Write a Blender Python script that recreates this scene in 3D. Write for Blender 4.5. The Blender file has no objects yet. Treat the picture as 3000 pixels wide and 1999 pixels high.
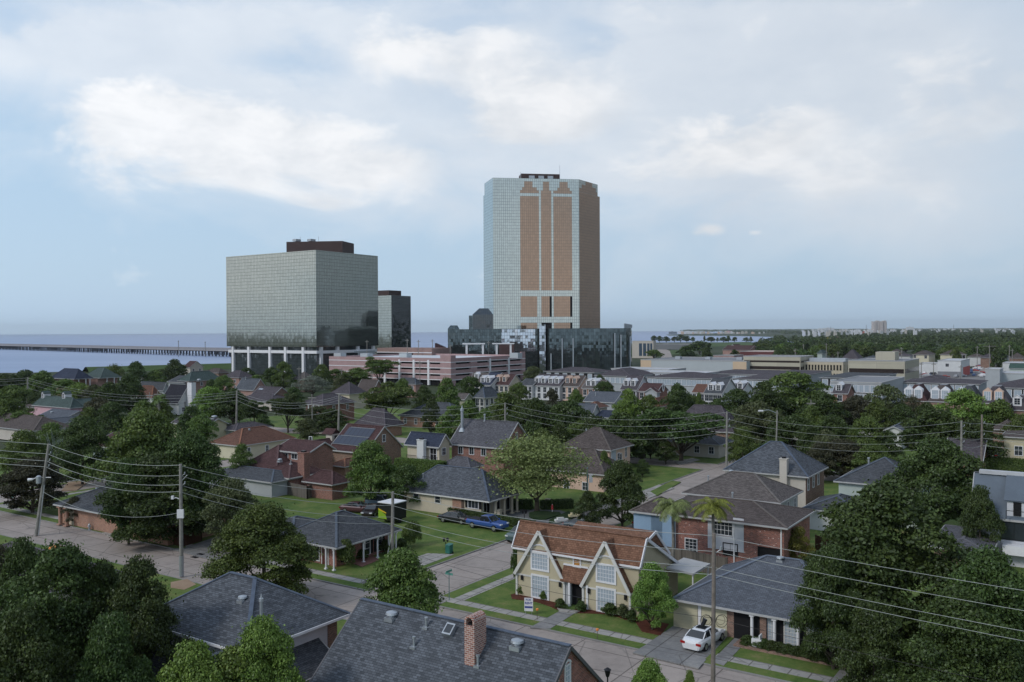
import bpy, math, random
import numpy as np
from mathutils import Vector, Matrix
RNG = random.Random(11)
S = bpy.context.scene
# ---------------- camera ----------------
F, CH, HOR = 2580.0, 26.0, 968.0          # focal length in photo pixels, camera height, horizon row
cd = bpy.data.cameras.new('camera'); cam = bpy.data.objects.new('camera', cd); S.collection.objects.link(cam)
cd.sensor_width = 36; cd.lens = 36*F/3000; cd.clip_end = 60000; cd.clip_start = 0.5
cam.matrix_world = Matrix.Translation((0, 0, CH)) @ Matrix.Rotation(math.radians(90)-math.atan((999.5-HOR)/F), 4, 'X') @ Matrix.Rotation(-0.005, 4, 'Z')
S.camera = cam
CM = cam.matrix_world.copy(); CI = CM.inverted()
def ray(u, v): return (CM.to_3x3() @ Vector(((u-1500)/F, -(v-999.5)/F, -1))).normalized()
def G(u, v, z=0.0):
    r = ray(u, v); t = (z-CH)/r.z; return Vector((r.x*t, r.y*t, z))
def D(u, v, Y):
    r = ray(u, v); t = Y/r.y; return Vector((r.x*t, Y, CH+r.z*t))
def proj(p):
    q = CI @ Vector(p); return (1500+F*q.x/-q.z, 999.5-F*q.y/-q.z)
# ---------------- sky, sun, exposure ----------------
SUN_EL, SUN_AZ = math.radians(38), math.radians(-125)   # azimuth clockwise from +Y
W = bpy.data.worlds.new('World'); S.world = W; W.use_nodes = True
wn = W.node_tree; wn.nodes.clear(); W.cycles.sampling_method = 'MANUAL'; W.cycles.sample_map_resolution = 512
class N:
    "tiny node helper"
    def __init__(s, nt): s.nt = nt
    def n(s, t, **k):
        x = s.nt.nodes.new(t)
        for a, b in k.items(): setattr(x, a, b)
        return x
    def put(s, sock, v):
        if hasattr(v, 'is_linked') or isinstance(v, bpy.types.NodeSocket): s.nt.links.new(v, sock)
        else: sock.default_value = v
    def m(s, op, a, b=None, c=None):
        x = s.n('ShaderNodeMath', operation=op); s.put(x.inputs[0], a)
        if b is not None: s.put(x.inputs[1], b)
        if c is not None: s.put(x.inputs[2], c)
        return x.outputs[0]
    def mix(s, f, a, b, blend='MIX'):
        x = s.n('ShaderNodeMix', data_type='RGBA', blend_type=blend); s.put(x.inputs[0], f)
        s.put(x.inputs[6], a); s.put(x.inputs[7], b); return x.outputs[2]
    def ramp(s, f, pts):
        x = s.n('ShaderNodeValToRGB'); e = x.color_ramp.elements
        while len(e) < len(pts): e.new(0.5)
        for i, (p, c) in enumerate(pts): e[i].position = p; e[i].color = c if len(c) == 4 else (*c, 1)
        s.put(x.inputs[0], f); return x.outputs[0]
    def noise(s, vec, scale, detail=4, rough=.55, dist=0.0):
        x = s.n('ShaderNodeTexNoise'); s.put(x.inputs['Vector'], vec); x.inputs['Scale'].default_value = scale
        x.inputs['Detail'].default_value = detail; x.inputs['Roughness'].default_value = rough; x.inputs['Distortion'].default_value = dist
        return x.outputs[0]
def c4(c): return (c[0], c[1], c[2], 1)
w = N(wn)
sky = w.n('ShaderNodeTexSky', sky_type='NISHITA', sun_disc=False, sun_elevation=SUN_EL, sun_rotation=SUN_AZ, altitude=30, air_density=1.0, dust_density=2.2, ozone_density=1.5)
tc = w.n('ShaderNodeTexCoord'); sep = w.n('ShaderNodeSeparateXYZ'); w.put(sep.inputs[0], tc.outputs['Generated'])
az = w.m('ARCTAN2', sep.outputs[0], sep.outputs[1])
el = w.m('ARCTAN2', sep.outputs[2], w.m('SQRT', w.m('ADD', w.m('MULTIPLY', sep.outputs[0], sep.outputs[0]), w.m('MULTIPLY', sep.outputs[1], sep.outputs[1]))))
cmb = w.n('ShaderNodeCombineXYZ'); w.put(cmb.inputs[0], az); w.put(cmb.inputs[1], w.m('MULTIPLY', el, 1.9)); cmb.inputs[2].default_value = 3.1
nz1 = w.noise(cmb.outputs[0], 5.5, 8, .55, .4)
nz2 = w.noise(cmb.outputs[0], 2.2, 6, .55, .3)
nz3 = w.noise(cmb.outputs[0], 11.0, 6, .6, .2)
wz = w.m('MULTIPLY', w.m('SUBTRACT', nz1, .5), .16); wz2 = w.m('MULTIPLY', w.m('SUBTRACT', nz3, .5), .10)
azw = w.m('ADD', az, w.m('ADD', wz, wz2)); elw = w.m('ADD', el, w.m('ADD', w.m('MULTIPLY', wz, .55), w.m('MULTIPLY', wz2, -.7)))
def blobs(lst):
    tot = None
    for (u, v, ru, rv, a) in lst:
        a0 = math.atan((u-1500)/F); e0 = math.atan((HOR-v)/F*math.cos(a0)); 
        dx = w.m('DIVIDE', w.m('SUBTRACT', azw, a0), ru/F); dy = w.m('DIVIDE', w.m('SUBTRACT', elw, e0), rv/F)
        g = w.m('MULTIPLY', w.m('EXPONENT', w.m('MULTIPLY', w.m('ADD', w.m('MULTIPLY', dx, dx), w.m('MULTIPLY', dy, dy)), -1.0)), a)
        tot = g if tot is None else w.m('ADD', tot, g)
    return tot
# bright heaps of cumulus, and the thin grey-lilac sheet behind them (bearing and height of each in the sky)
heap = blobs([(400, 345, 170, 80, 1.1), (620, 400, 230, 85, 1.1), (900, 455, 260, 85, 1.2), (1130, 500, 150, 55, .8), (1380, 170, 240, 95, .85), (1180, 150, 120, 45, .5),
    (1640, 300, 230, 90, 1.05), (1480, 330, 160, 60, .5), (2230, 425, 220, 75, 1.1), (1990, 515, 150, 45, .65), (2900, 300, 260, 110, .7), (2480, 520, 200, 60, .45), (80, 330, 160, 60, .4)])
puff = None
for (u_, v_, ru_, rv_) in ((2075, 682, 46, 19), (2212, 686, 22, 9), (2045, 690, 30, 10)):
    a0 = math.atan((u_-1500)/F); e0 = math.atan((HOR-v_)/F*math.cos(a0)); dx = w.m('DIVIDE', w.m('SUBTRACT', w.m('ADD', az, w.m('MULTIPLY', wz2, .25)), a0), ru_/F); dy = w.m('DIVIDE', w.m('SUBTRACT', w.m('ADD', el, w.m('MULTIPLY', wz2, .18)), e0), rv_/F); g_ = w.m('EXPONENT', w.m('MULTIPLY', w.m('ADD', w.m('MULTIPLY', dx, dx), w.m('MULTIPLY', dy, dy)), -1.0)); puff = g_ if puff is None else w.m('MAXIMUM', puff, w.m('MULTIPLY', g_, .7))
sheet = blobs([(250, 150, 600, 150, .85), (900, 60, 600, 110, .7), (1900, 120, 700, 190, .8), (2600, 260, 700, 300, .85), (800, 330, 700, 170, .55), (1500, 470, 1000, 170, .55), (2500, 700, 800, 150, .42), (700, 640, 900, 90, .2), (2000, 560, 700, 90, .4),
    (800, 185, 170, 55, -.55), (1730, 110, 130, 50, -.45), (1240, 100, 140, 35, -.25), (40, 40, 90, 40, -.4), (150, 700, 500, 160, -.25)])
far = w.m('SMOOTHSTEP', .55, .95, w.m('ABSOLUTE', az)) if False else w.ramp(w.m('ABSOLUTE', az), [(.58, (0, 0, 0)), (.95, (1, 1, 1))])
back = w.ramp(w.m('ADD', nz2, w.m('MULTIPLY', nz1, .25)), [(.5, (0, 0, 0)), (.78, (.95, .95, .95))])
up = w.ramp(el, [(.36, (0, 0, 0)), (.6, (1, 1, 1))])
away = w.m('MAXIMUM', far, up)
hm = w.ramp(w.m('ADD', heap, w.m('ADD', w.m('MULTIPLY', w.m('SUBTRACT', nz1, .5), 1.5), w.m('MULTIPLY', w.m('SUBTRACT', nz3, .5), 1.1))), [(.28, (0, 0, 0)), (.60, (.5, .5, .5)), (1.08, (.90, .90, .90))])
hm = w.m('MAXIMUM', hm, w.ramp(puff, [(.25, (0, 0, 0)), (.9, (.85, .85, .85))]))
sm = w.ramp(w.m('ADD', sheet, w.m('MULTIPLY', w.m('SUBTRACT', nz1, .5), .9)), [(.10, (0, 0, 0)), (.95, (.84, .84, .84))])
# clear sky: Nishita, tempered towards the milky spring blue
nish = w.mix(1.0, sky.outputs[0], (0.088, 0.088, 0.088, 1), 'MULTIPLY')
milk = w.ramp(el, [(0, (.49, .65, .84)), (.06, (.475, .635, .80)), (.2, (.44, .61, .79)), (.45, (.36, .52, .75)), (1.0, (.25, .38, .62))])
clear = w.mix(.85, nish, milk)
# light comes from behind-left: that side of the sky is brighter
sky_dim = w.ramp(w.m('MULTIPLY', w.m('ABSOLUTE', w.m('SUBTRACT', az, 1.62)), .5), [(.26, (.42, .42, .42)), (.46, (0, 0, 0))])   # unseen darker sky added at the right to dim the glass reflections
glow = w.m('MULTIPLY', w.m('ADD', 1.03, w.m('MULTIPLY', w.m('COSINE', w.m('ADD', az, 1.9)), .16)), w.m('SUBTRACT', 1.0, sky_dim))
ccol = w.mix(w.ramp(w.m('ADD', w.m('MULTIPLY', nz2, .6), w.m('MULTIPLY', nz3, .4)), [(.35, (0, 0, 0)), (.65, (1, 1, 1))]), (.62, .68, .76, 1), (.77, .81, .86, 1))
hcol = w.mix(w.ramp(nz3, [(.38, (0, 0, 0)), (.62, (1, 1, 1))]), (.71, .74, .78, 1), (.87, .88, .90, 1))
c1 = w.mix(sm, clear, ccol); c2 = w.mix(hm, c1, hcol)
cb = w.mix(back, clear, ccol); allc = w.mix(away, c2, cb)
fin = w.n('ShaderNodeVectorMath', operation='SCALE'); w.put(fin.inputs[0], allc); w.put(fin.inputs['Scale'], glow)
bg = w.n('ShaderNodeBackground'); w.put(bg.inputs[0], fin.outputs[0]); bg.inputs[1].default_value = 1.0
wo = w.n('ShaderNodeOutputWorld'); wn.links.new(bg.outputs[0], wo.inputs[0])
ld = bpy.data.lights.new('sun', 'SUN'); ld.energy = 1.25; ld.angle = math.radians(12); ld.color = (1, .95, .88)
sun = bpy.data.objects.new('sun', ld); S.collection.objects.link(sun)
sun.rotation_euler = (math.pi/2-SUN_EL, 0, math.pi-SUN_AZ)
sun.rotation_euler = Vector((-math.sin(SUN_AZ)*math.cos(SUN_EL), -math.cos(SUN_AZ)*math.cos(SUN_EL), -math.sin(SUN_EL))).to_track_quat('-Z', 'Y').to_euler()
S.view_settings.view_transform = 'Standard'; S.view_settings.look = 'None'; S.view_settings.exposure = 0.12; S.view_settings.gamma = 1.0
S.cycles.max_bounces = 6; S.cycles.diffuse_bounces = 3; S.cycles.glossy_bounces = 3; S.cycles.transmission_bounces = 3; S.cycles.transparent_max_bounces = 6
S.cycles.volume_bounces = 0; S.cycles.use_denoising = True; S.cycles.caustics_reflective = False; S.cycles.caustics_refractive = False
# ---------------- materials ----------------
MATS = {}
def newmat(name, rough=.8, metal=0.0, spec=.3):
    m = bpy.data.materials.new(name); m.use_nodes = True; nt = m.node_tree; b = nt.nodes['Principled BSDF']
    b.inputs['Roughness'].default_value = rough; b.inputs['Metallic'].default_value = metal; b.inputs['Specular IOR Level'].default_value = spec
    return m, N(nt), b
def uvv(h): return h.n('ShaderNodeUVMap').outputs[0]
def objv(h): return h.n('ShaderNodeTexCoord').outputs['Object']
def plain(name, col, rough=.8, metal=0.0, amt=.12, sc=.6, spec=.3, uvs=False):
    if name in MATS: return MATS[name]
    m, h, b = newmat(name, rough, metal, spec)
    nz = h.noise(objv(h), sc, 5, .6)
    nf = h.noise(objv(h), sc*9, 3, .6)
    f = h.m('ADD', h.m('MULTIPLY', nz, .7), h.m('MULTIPLY', nf, .3))
    k = h.ramp(f, [(.3, tuple(x*(1-amt*1.6) for x in col)), (.7, tuple(min(1, x*(1+amt)) for x in col))])
    h.put(b.inputs['Base Color'], k); MATS[name] = m; return m
def bricky(name, c1, c2, mort, bw, bh, ms=.012, off=.5, rough=.9, stain=.3, bias=0.0, freq=2, squash=1, metal=0, spec=.25, stainsc=.35, bump=.0, third=None):
    if name in MATS: return MATS[name]
    m, h, b = newmat(name, rough, metal, spec); uv = uvv(h)
    t = h.n('ShaderNodeTexBrick', offset=off, offset_frequency=freq); h.put(t.inputs['Vector'], uv)
    t.inputs['Color1'].default_value = c4(c1); t.inputs['Color2'].default_value = c4(c2); t.inputs['Mortar'].default_value = c4(mort)
    t.inputs['Scale'].default_value = 1; t.inputs['Mortar Size'].default_value = ms; t.inputs['Mortar Smooth'].default_value = .2; t.inputs['Bias'].default_value = bias
    t.inputs['Brick Width'].default_value = bw; t.inputs['Row Height'].default_value = bh
    nz = h.noise(uv, stainsc, 5, .62); nf = h.noise(uv, 5.0, 4, .7)
    if stainsc == .25:
        mp = h.n('ShaderNodeMapping'); h.put(mp.inputs[0], uv); mp.inputs['Scale'].default_value = (2.2, .16, 1); nz = h.m('ADD', h.m('MULTIPLY', nz, .5), h.m('MULTIPLY', h.noise(mp.outputs[0], 1.0, 4, .6), .5)); stain = stain*1.5
    g = h.ramp(h.m('ADD', h.m('MULTIPLY', nz, .65), h.m('MULTIPLY', nf, .35)), [(.32, (1-stain,)*3), (.68, (1+stain*.7,)*3)])
    col = h.mix(1.0, t.outputs[0], g, 'MULTIPLY')
    if third: col = h.mix(h.ramp(h.noise(uv, third[1], 2, .5), [(third[2], (0, 0, 0)), (third[2]+.05, (1, 1, 1))]), col, c4(third[0]))
    h.put(b.inputs['Base Color'], col)
    if bump:
        bp = h.n('ShaderNodeBump'); bp.inputs['Strength'].default_value = bump; bp.inputs['Distance'].default_value = .03
        h.put(bp.inputs['Height'], h.m('ADD', h.m('MULTIPLY', t.outputs[1], -1), nf)); h.put(b.inputs['Normal'], bp.outputs[0])
    MATS[name] = m; return m
def shingle(name, a, var=.35, bw=.36, bh=.16):
    return bricky(name, tuple(x*(1-var) for x in a), tuple(x*(1+var) for x in a), tuple(x*.38 for x in a), bw, bh, .013, .5, .95, .17, stainsc=.25, spec=.15)
SH = dict(
    blue=shingle('blue_grey_shingle', (.098, .108, .124), .34), slate=shingle('slate_shingle', (.08, .086, .096), .28), darkblue=shingle('dark_blue_shingle', (.045, .055, .085), .25),
    grey=shingle('grey_shingle', (.105, .105, .118), .28), brown=shingle('brown_shingle', (.10, .083, .078), .3), maroon=shingle('maroon_shingle', (.085, .048, .048), .28), purple=shingle('mauve_grey_shingle', (.088, .078, .088), .3),
    red=shingle('red_clay_shingle', (.15, .08, .06), .25), tudor=shingle('terracotta_shake', (.20, .108, .072), .24, .3, .2), green=shingle('green_grey_shingle', (.075, .105, .10), .25), black=shingle('charcoal_shingle', (.035, .035, .045), .25), lblue=shingle('light_slate_shingle', (.11, .122, .145), .18), taupe=shingle('taupe_shingle', (.125, .11, .105), .3))
def brick(name, a, var=.35, m=(.35, .31, .28), third=None): return bricky(name, tuple(x*(1-var) for x in a), tuple(min(1, x*(1+var)) for x in a), m, .22, .075, .008, .5, .9, .2, third=third)
BR = dict(red=brick('red_brick', (.24, .095, .07)), pink=brick('pink_brick', (.36, .20, .17), .2), brown=brick('brown_brick', (.21, .115, .08)), orange=brick('orange_brick', (.34, .17, .11), .2),
    old=bricky('old_red_brick', (.16, .055, .045), (.36, .13, .09), (.32, .27, .25), .3, .1, .012, .5, .9, .25, third=((.62, .50, .46), 4.2, .66)), garage=bricky('mauve_brick', (.35, .23, .232), (.42, .285, .283), (.38, .28, .27), .4, .2, .01, stain=.16))
def stucco(name, c, amt=.07): return plain(name, c, .9, 0, amt, .5)
ST = dict(cream=stucco('cream_stucco', (.52, .46, .36)), tan=stucco('tan_stucco', (.50, .445, .315)), white=stucco('white_stucco', (.58, .59, .59)), pink=stucco('pink_stucco', (.56, .36, .40)), peach=stucco('peach_stucco', (.60, .43, .34)), beige=stucco('beige_stucco', (.50, .46, .41)),
    olive=stucco('olive_siding', (.36, .36, .28)), blue=stucco('blue_paint', (.25, .36, .50)), grey=stucco('grey_siding', (.38, .40, .42)), lav=stucco('pale_grey_paint', (.55, .56, .60)), yellow=stucco('pale_yellow_siding', (.57, .53, .40)), green=stucco('grey_green_paint', (.42, .48, .45)))
FASC = plain('grey_white_fascia', (.42, .42, .42), .6, 0, .08, 1.0)
WHITE = plain('white_trim', (.72, .72, .74), .6, 0, .06, 1.0); TRIM = plain('cream_trim', (.60, .595, .57), .7, 0, .06, 1.0)
BROWNTRIM = plain('brown_trim', (.10, .07, .055), .7); DARK = plain('dark_recess', (.012, .012, .014), .9); METAL = plain('galvanised_metal', (.42, .45, .48), .45, .6)
WOODPOLE = plain('weathered_wood', (.20, .17, .15), .9, 0, .3, 2.0); GREYPOLE = plain('pale_pole_wood', (.25, .24, .22), .9, 0, .25, 2.0); CABLE = plain('cable', (.34, .36, .35), .6); BLACKM = plain('black_metal', (.015, .015, .018), .4)
def glassmat(name, col, rough=.06, spec=.6):
    if name in MATS: return MATS[name]
    m, h, b = newmat(name, rough, 0, spec); b.inputs['Base Color'].default_value = c4(col); MATS[name] = m; return m
PANE = glassmat('window_glass', (.03, .037, .045)); PANELIT = glassmat('blinds_behind_glass', (.36, .42, .48), .15); PANEORANGE = glassmat('amber_blind_glass', (.42, .20, .05), .2)
def curtain(name, tint, cw, chh, line, lw=.06, rough=.07, metal=.92, var=.10, lintint=.25, wob=.02, spec=.5):
    "mirror glazing with mullions: every pane tilts a hair, so reflections break up"
    m, h, b = newmat(name, rough, metal, spec); uv = uvv(h)
    t = h.n('ShaderNodeTexBrick', offset=0.0, offset_frequency=1); h.put(t.inputs['Vector'], uv); t.inputs['Scale'].default_value = 1
    t.inputs['Color1'].default_value = c4(tuple(x*(1-var) for x in tint)); t.inputs['Color2'].default_value = c4(tuple(min(1, x*(1+var)) for x in tint)); t.inputs['Mortar'].default_value = c4(line)
    t.inputs['Mortar Size'].default_value = lw; t.inputs['Mortar Smooth'].default_value = .1; t.inputs['Brick Width'].default_value = cw; t.inputs['Row Height'].default_value = chh
    h.put(b.inputs['Base Color'], t.outputs[0])
    sn = h.n('ShaderNodeVectorMath', operation='SNAP'); h.put(sn.inputs[0], uv); sn.inputs[1].default_value = (cw, chh, 1)
    wnz = h.n('ShaderNodeTexWhiteNoise'); h.put(wnz.inputs[0], sn.outputs[0])
    sub = h.n('ShaderNodeVectorMath', operation='SUBTRACT'); h.put(sub.inputs[0], wnz.outputs[1]); sub.inputs[1].default_value = (.5, .5, .5)
    lo = h.n('ShaderNodeTexNoise'); h.put(lo.inputs['Vector'], uv); lo.inputs['Scale'].default_value = .12; lo.inputs['Detail'].default_value = 3
    sb2 = h.n('ShaderNodeVectorMath', operation='SUBTRACT'); h.put(sb2.inputs[0], lo.outputs[1]); sb2.inputs[1].default_value = (.5, .5, .5)
    ad = h.n('ShaderNodeVectorMath', operation='ADD'); h.put(ad.inputs[0], sub.outputs[0]); h.put(ad.inputs[1], sb2.outputs[0])
    sc = h.n('ShaderNodeVectorMath', operation='SCALE'); h.put(sc.inputs[0], ad.outputs[0]); sc.inputs['Scale'].default_value = wob
    g = h.n('ShaderNodeNewGeometry'); a2 = h.n('ShaderNodeVectorMath', operation='ADD'); h.put(a2.inputs[0], g.outputs['Normal']); h.put(a2.inputs[1], sc.outputs[0])
    nn = h.n('ShaderNodeVectorMath', operation='NORMALIZE'); h.put(nn.inputs[0], a2.outputs[0]); h.put(b.inputs['Normal'], nn.outputs[0])
    return m
def ground(name, cols, sc, rough=.95, fine=8.0, joint=None, cracks=False):
    cracks = bool(joint)
    if name in MATS: return MATS[name]
    m, h, b = newmat(name, rough, 0, .2); p = objv(h)
    a = h.noise(p, sc, 6, .6, .3); f = h.noise(p, sc*fine, 4, .7)
    k = h.ramp(h.m('ADD', h.m('MULTIPLY', a, .62), h.m('MULTIPLY', f, .38)), [(.33+.34*i/(len(cols)-1), c) for i, c in enumerate(cols)])
    if joint:
        mp = h.n('ShaderNodeMapping'); h.put(mp.inputs[0], p); mp.inputs['Rotation'].default_value = (0, 0, math.radians(33.8))
        t = h.n('ShaderNodeTexBrick', offset=0.0); h.put(t.inputs['Vector'], mp.outputs[0]); t.inputs['Scale'].default_value = 1; t.inputs['Mortar Size'].default_value = .055
        t.inputs['Brick Width'].default_value = joint[0]; t.inputs['Row Height'].default_value = joint[1]
        t.inputs['Color1'].default_value = (.9, .9, .9, 1); t.inputs['Color2'].default_value = (1.08, 1.06, 1.05, 1); t.inputs['Mortar'].default_value = (.45, .43, .42, 1)
        k = h.mix(1.0, k, t.outputs[0], 'MULTIPLY')
        vo = h.n('ShaderNodeTexVoronoi', feature='DISTANCE_TO_EDGE'); h.put(vo.inputs['Vector'], h.mix(.12, p, h.n('ShaderNodeTexNoise').outputs[1])); vo.inputs['Scale'].default_value = .22
        k = h.mix(h.ramp(vo.outputs[0], [(.0, (.55, .55, .55)), (.012, (0, 0, 0))]), k, (.07, .065, .06, 1))
        k = h.mix(h.ramp(h.noise(p, .45, 5, .7, 1.2), [(.58, (0, 0, 0)), (.72, (.45, .45, .45))]), k, (.10, .095, .09, 1))
    h.put(b.inputs['Base Color'], k); MATS[name] = m; return m
GRASS = ground('lawn_grass', [(.042, .08, .02), (.08, .132, .03), (.12, .16, .042), (.20, .185, .08)], .4, fine=10)
LOT = ground('yard_ground', [(.02, .035, .012), (.035, .055, .018), (.06, .07, .035), (.11, .10, .075)], .05, fine=12)
ROADM = ground('street_concrete', [(.27, .235, .215), (.335, .295, .268), (.395, .345, .315)], .22, joint=(6.0, 3.7))
WALKM = ground('sidewalk_concrete', [(.26, .25, .235), (.33, .32, .30), (.39, .375, .35)], .6, joint=(1.5, 1.4))
DRIVEM = ground('driveway_concrete', [(.16, .16, .165), (.22, .22, .22), (.30, .295, .28)], .35, joint=(3.0, 3.0))
DARKDRIVE = ground('grey_paving', [(.11, .115, .125), (.15, .155, .165), (.18, .185, .19)], .5)
MULCH = ground('red_mulch', [(.05, .016, .010), (.09, .03, .018), (.12, .045, .03)], 1.2)
SANDM = ground('sandy_ground', [(.25, .17, .11), (.31, .22, .15), (.36, .27, .19)], .3)
KERBM = ground('kerb_concrete', [(.20, .195, .19), (.28, .27, .26)], .8)
# ---------------- mesh building ----------------
class MB:
    def __init__(s): s.v = []; s.f = []; s.mi = []
    def poly(s, pts, mi=0):
        b = len(s.v); s.v += [tuple(p) for p in pts]; s.f.append(tuple(range(b, b+len(pts)))); s.mi.append(mi); return s
    def box(s, x0, x1, y0, y1, z0, z1, mi=0):
        a = [(x0, y0, z0), (x1, y0, z0), (x1, y1, z0), (x0, y1, z0), (x0, y0, z1), (x1, y0, z1), (x1, y1, z1), (x0, y1, z1)]
        b = len(s.v); s.v += a
        for q in ((0, 3, 2, 1), (4, 5, 6, 7), (0, 1, 5, 4), (1, 2, 6, 5), (2, 3, 7, 6), (3, 0, 4, 7)): s.f.append(tuple(b+i for i in q)); s.mi.append(mi)
        return s
    def prism(s, pts, z0, z1, mi=0, mtop=None):
        "2D outline (counter-clockwise) extruded in z"
        ar = sum(pts[i][0]*pts[(i+1) % len(pts)][1]-pts[(i+1) % len(pts)][0]*pts[i][1] for i in range(len(pts)))
        if ar < 0: pts = pts[::-1]
        n = len(pts); b = len(s.v); s.v += [(p[0], p[1], z0) for p in pts]+[(p[0], p[1], z1) for p in pts]
        s.f.append(tuple(b+i for i in range(n-1, -1, -1))); s.mi.append(mi); s.f.append(tuple(b+n+i for i in range(n))); s.mi.append(mi if mtop is None else mtop)
        for i in range(n): j = (i+1) % n; s.f.append((b+i, b+j, b+n+j, b+n+i)); s.mi.append(mi)
        return s
    def bar(s, p, q, w_, h_=None, mi=0):
        "square bar between two points"
        p, q = Vector(p), Vector(q); d = (q-p); h_ = h_ or w_
        if d.length < 1e-6: return s
        d.normalize(); a = d.cross(Vector((0, 0, 1)))
        if a.length < .01: a = d.cross(Vector((0, 1, 0)))
        a.normalize(); c = a.cross(d); a *= w_/2; c *= h_/2; b = len(s.v)
        s.v += [tuple(x) for x in (p-a-c, p+a-c, p+a+c, p-a+c, q-a-c, q+a-c, q+a+c, q-a+c)]
        for f in ((0, 1, 2, 3), (7, 6, 5, 4), (0, 4, 5, 1), (1, 5, 6, 2), (2, 6, 7, 3), (3, 7, 4, 0)): s.f.append(tuple(b+i for i in f)); s.mi.append(mi)
        return s
    def tube(s, pts, rad, n=8, mi=0, cap=True):
        rings = []; pts = [Vector(p) for p in pts]
        for i, p in enumerate(pts):
            d = (pts[min(i+1, len(pts)-1)]-pts[max(i-1, 0)]).normalized(); a = d.cross(Vector((.13, .97, .2)) if abs(d.z) > .9 else Vector((0, 0, 1))).normalized(); c = d.cross(a)
            r = rad[i] if isinstance(rad, (list, tuple)) else rad; b = len(s.v)
            for k in range(n): t = 2*math.pi*k/n; s.v.append(tuple(p+a*(r*math.cos(t))+c*(r*math.sin(t))))
            rings.append(b)
        for i in range(len(rings)-1):
            for k in range(n): s.f.append((rings[i]+k, rings[i]+(k+1) % n, rings[i+1]+(k+1) % n, rings[i+1]+k)); s.mi.append(mi)
        if cap: s.f.append(tuple(rings[0]+k for k in range(n-1, -1, -1))); s.f.append(tuple(rings[-1]+k for k in range(n))); s.mi += [mi, mi]
        return s
    def mesh(s, name, mats, smooth=False):
        me = bpy.data.meshes.new(name); me.from_pydata(s.v, [], s.f); 
        if not isinstance(mats, (list, tuple)): mats = [mats]
        for m in mats: me.materials.append(m)
        me.polygons.foreach_set('material_index', s.mi)
        if smooth: me.polygons.foreach_set('use_smooth', [True]*len(s.f))
        me.update()
        uvl = me.uv_layers.new(name='UVMap'); n = len(me.loops)
        co = np.empty(len(me.vertices)*3); me.vertices.foreach_get('co', co); co = co.reshape(-1, 3)
        li = np.empty(n, int); me.loops.foreach_get('vertex_index', li)
        nr = np.empty(len(me.polygons)*3); me.polygons.foreach_get('normal', nr); nr = nr.reshape(-1, 3)
        lt = np.empty(len(me.polygons), int); me.polygons.foreach_get('loop_total', lt); nl = np.repeat(nr, lt, axis=0)
        t = np.stack([-nl[:, 1], nl[:, 0], np.zeros(n)], 1); ln = np.linalg.norm(t, axis=1); flat = ln < .02
        t[flat] = (1, 0, 0); t /= np.linalg.norm(t, axis=1)[:, None]; bb = np.cross(nl, t); p = co[li]
        uv = np.stack([(p*t).sum(1), (p*bb).sum(1)], 1).ravel(); uvl.data.foreach_set('uv', uv.astype(np.float32)); me.update()
        return me
    def build(s, name, mats, parent=None, smooth=False, label=None):
        o = bpy.data.objects.new(name, s.mesh(name, mats, smooth)); S.collection.objects.link(o)
        if parent is not None: o.parent = parent
        if label: o['label'] = label
        return o
def tag(o, label=None, cat=None, group=None, kind=None):
    if label: o['label'] = label
    if cat: o['category'] = cat
    if group: o['group'] = group
    if kind: o['kind'] = kind
    return o
def empty(name, loc, rz=0.0, label=None, cat=None, group=None):
    o = bpy.data.objects.new(name, None); S.collection.objects.link(o); o.location = loc; o.rotation_euler = (0, 0, rz); o.empty_display_size = .3
    return tag(o, label, cat, group)
def copy_tree(o, parent=None):
    c = o.copy(); S.collection.objects.link(c); c.parent = parent
    for ch in KIDS.get(o.name, []) or [x for x in o.children]: copy_tree(ch, c)
    return c
KIDS = {}
TH = math.radians(-33.8); EX = Vector((math.cos(TH), math.sin(TH), 0)); EY = Vector((-math.sin(TH), math.cos(TH), 0))
# ---------------- ground, water, streets ----------------
def sheet(name, pts, z, mat, thick=0.0, kind='structure', parent=None, label=None, cat=None):
    mb = MB(); P = [(p[0], p[1]) for p in pts]
    if thick: mb.prism(P, z-thick, z)
    else:
        ar = sum(P[i][0]*P[(i+1) % len(P)][1]-P[(i+1) % len(P)][0]*P[i][1] for i in range(len(P)))
        if ar < 0: P = P[::-1]
        mb.poly([(x, y, z) for x, y in P])
    o = mb.build(name, mat, parent); tag(o, label, cat, None, kind); return o
LAND = ground('land_ground', [(.02, .033, .013), (.032, .05, .018), (.055, .065, .035), (.09, .09, .07)], .012, fine=30)
sheet('ground', [(-13000, -60), (13000, -60), (13000, 14000), (-13000, 14000)], -.25, LAND)
wm, h, b = newmat('lake_water', .4, 0, .22)
b.inputs['Base Color'].default_value = (.095, .135, .235, 1)
gp = objv(h); mp = h.n('ShaderNodeMapping'); h.put(mp.inputs[0], gp); mp.inputs['Scale'].default_value = (.02, .08, 1)
bp = h.n('ShaderNodeBump'); bp.inputs['Strength'].default_value = .25; bp.inputs['Distance'].default_value = 2.0
h.put(bp.inputs['Height'], h.noise(mp.outputs[0], 3.0, 6, .6)); h.put(b.inputs['Normal'], bp.outputs[0])
mp2 = h.n('ShaderNodeMapping'); h.put(mp2.inputs[0], gp); mp2.inputs['Scale'].default_value = (.0006, .004, 1)
h.put(b.inputs['Base Color'], h.ramp(h.noise(mp2.outputs[0], 3.0, 5, .6), [(.35, (.20, .27, .42)), (.65, (.26, .33, .48))]))
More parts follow.
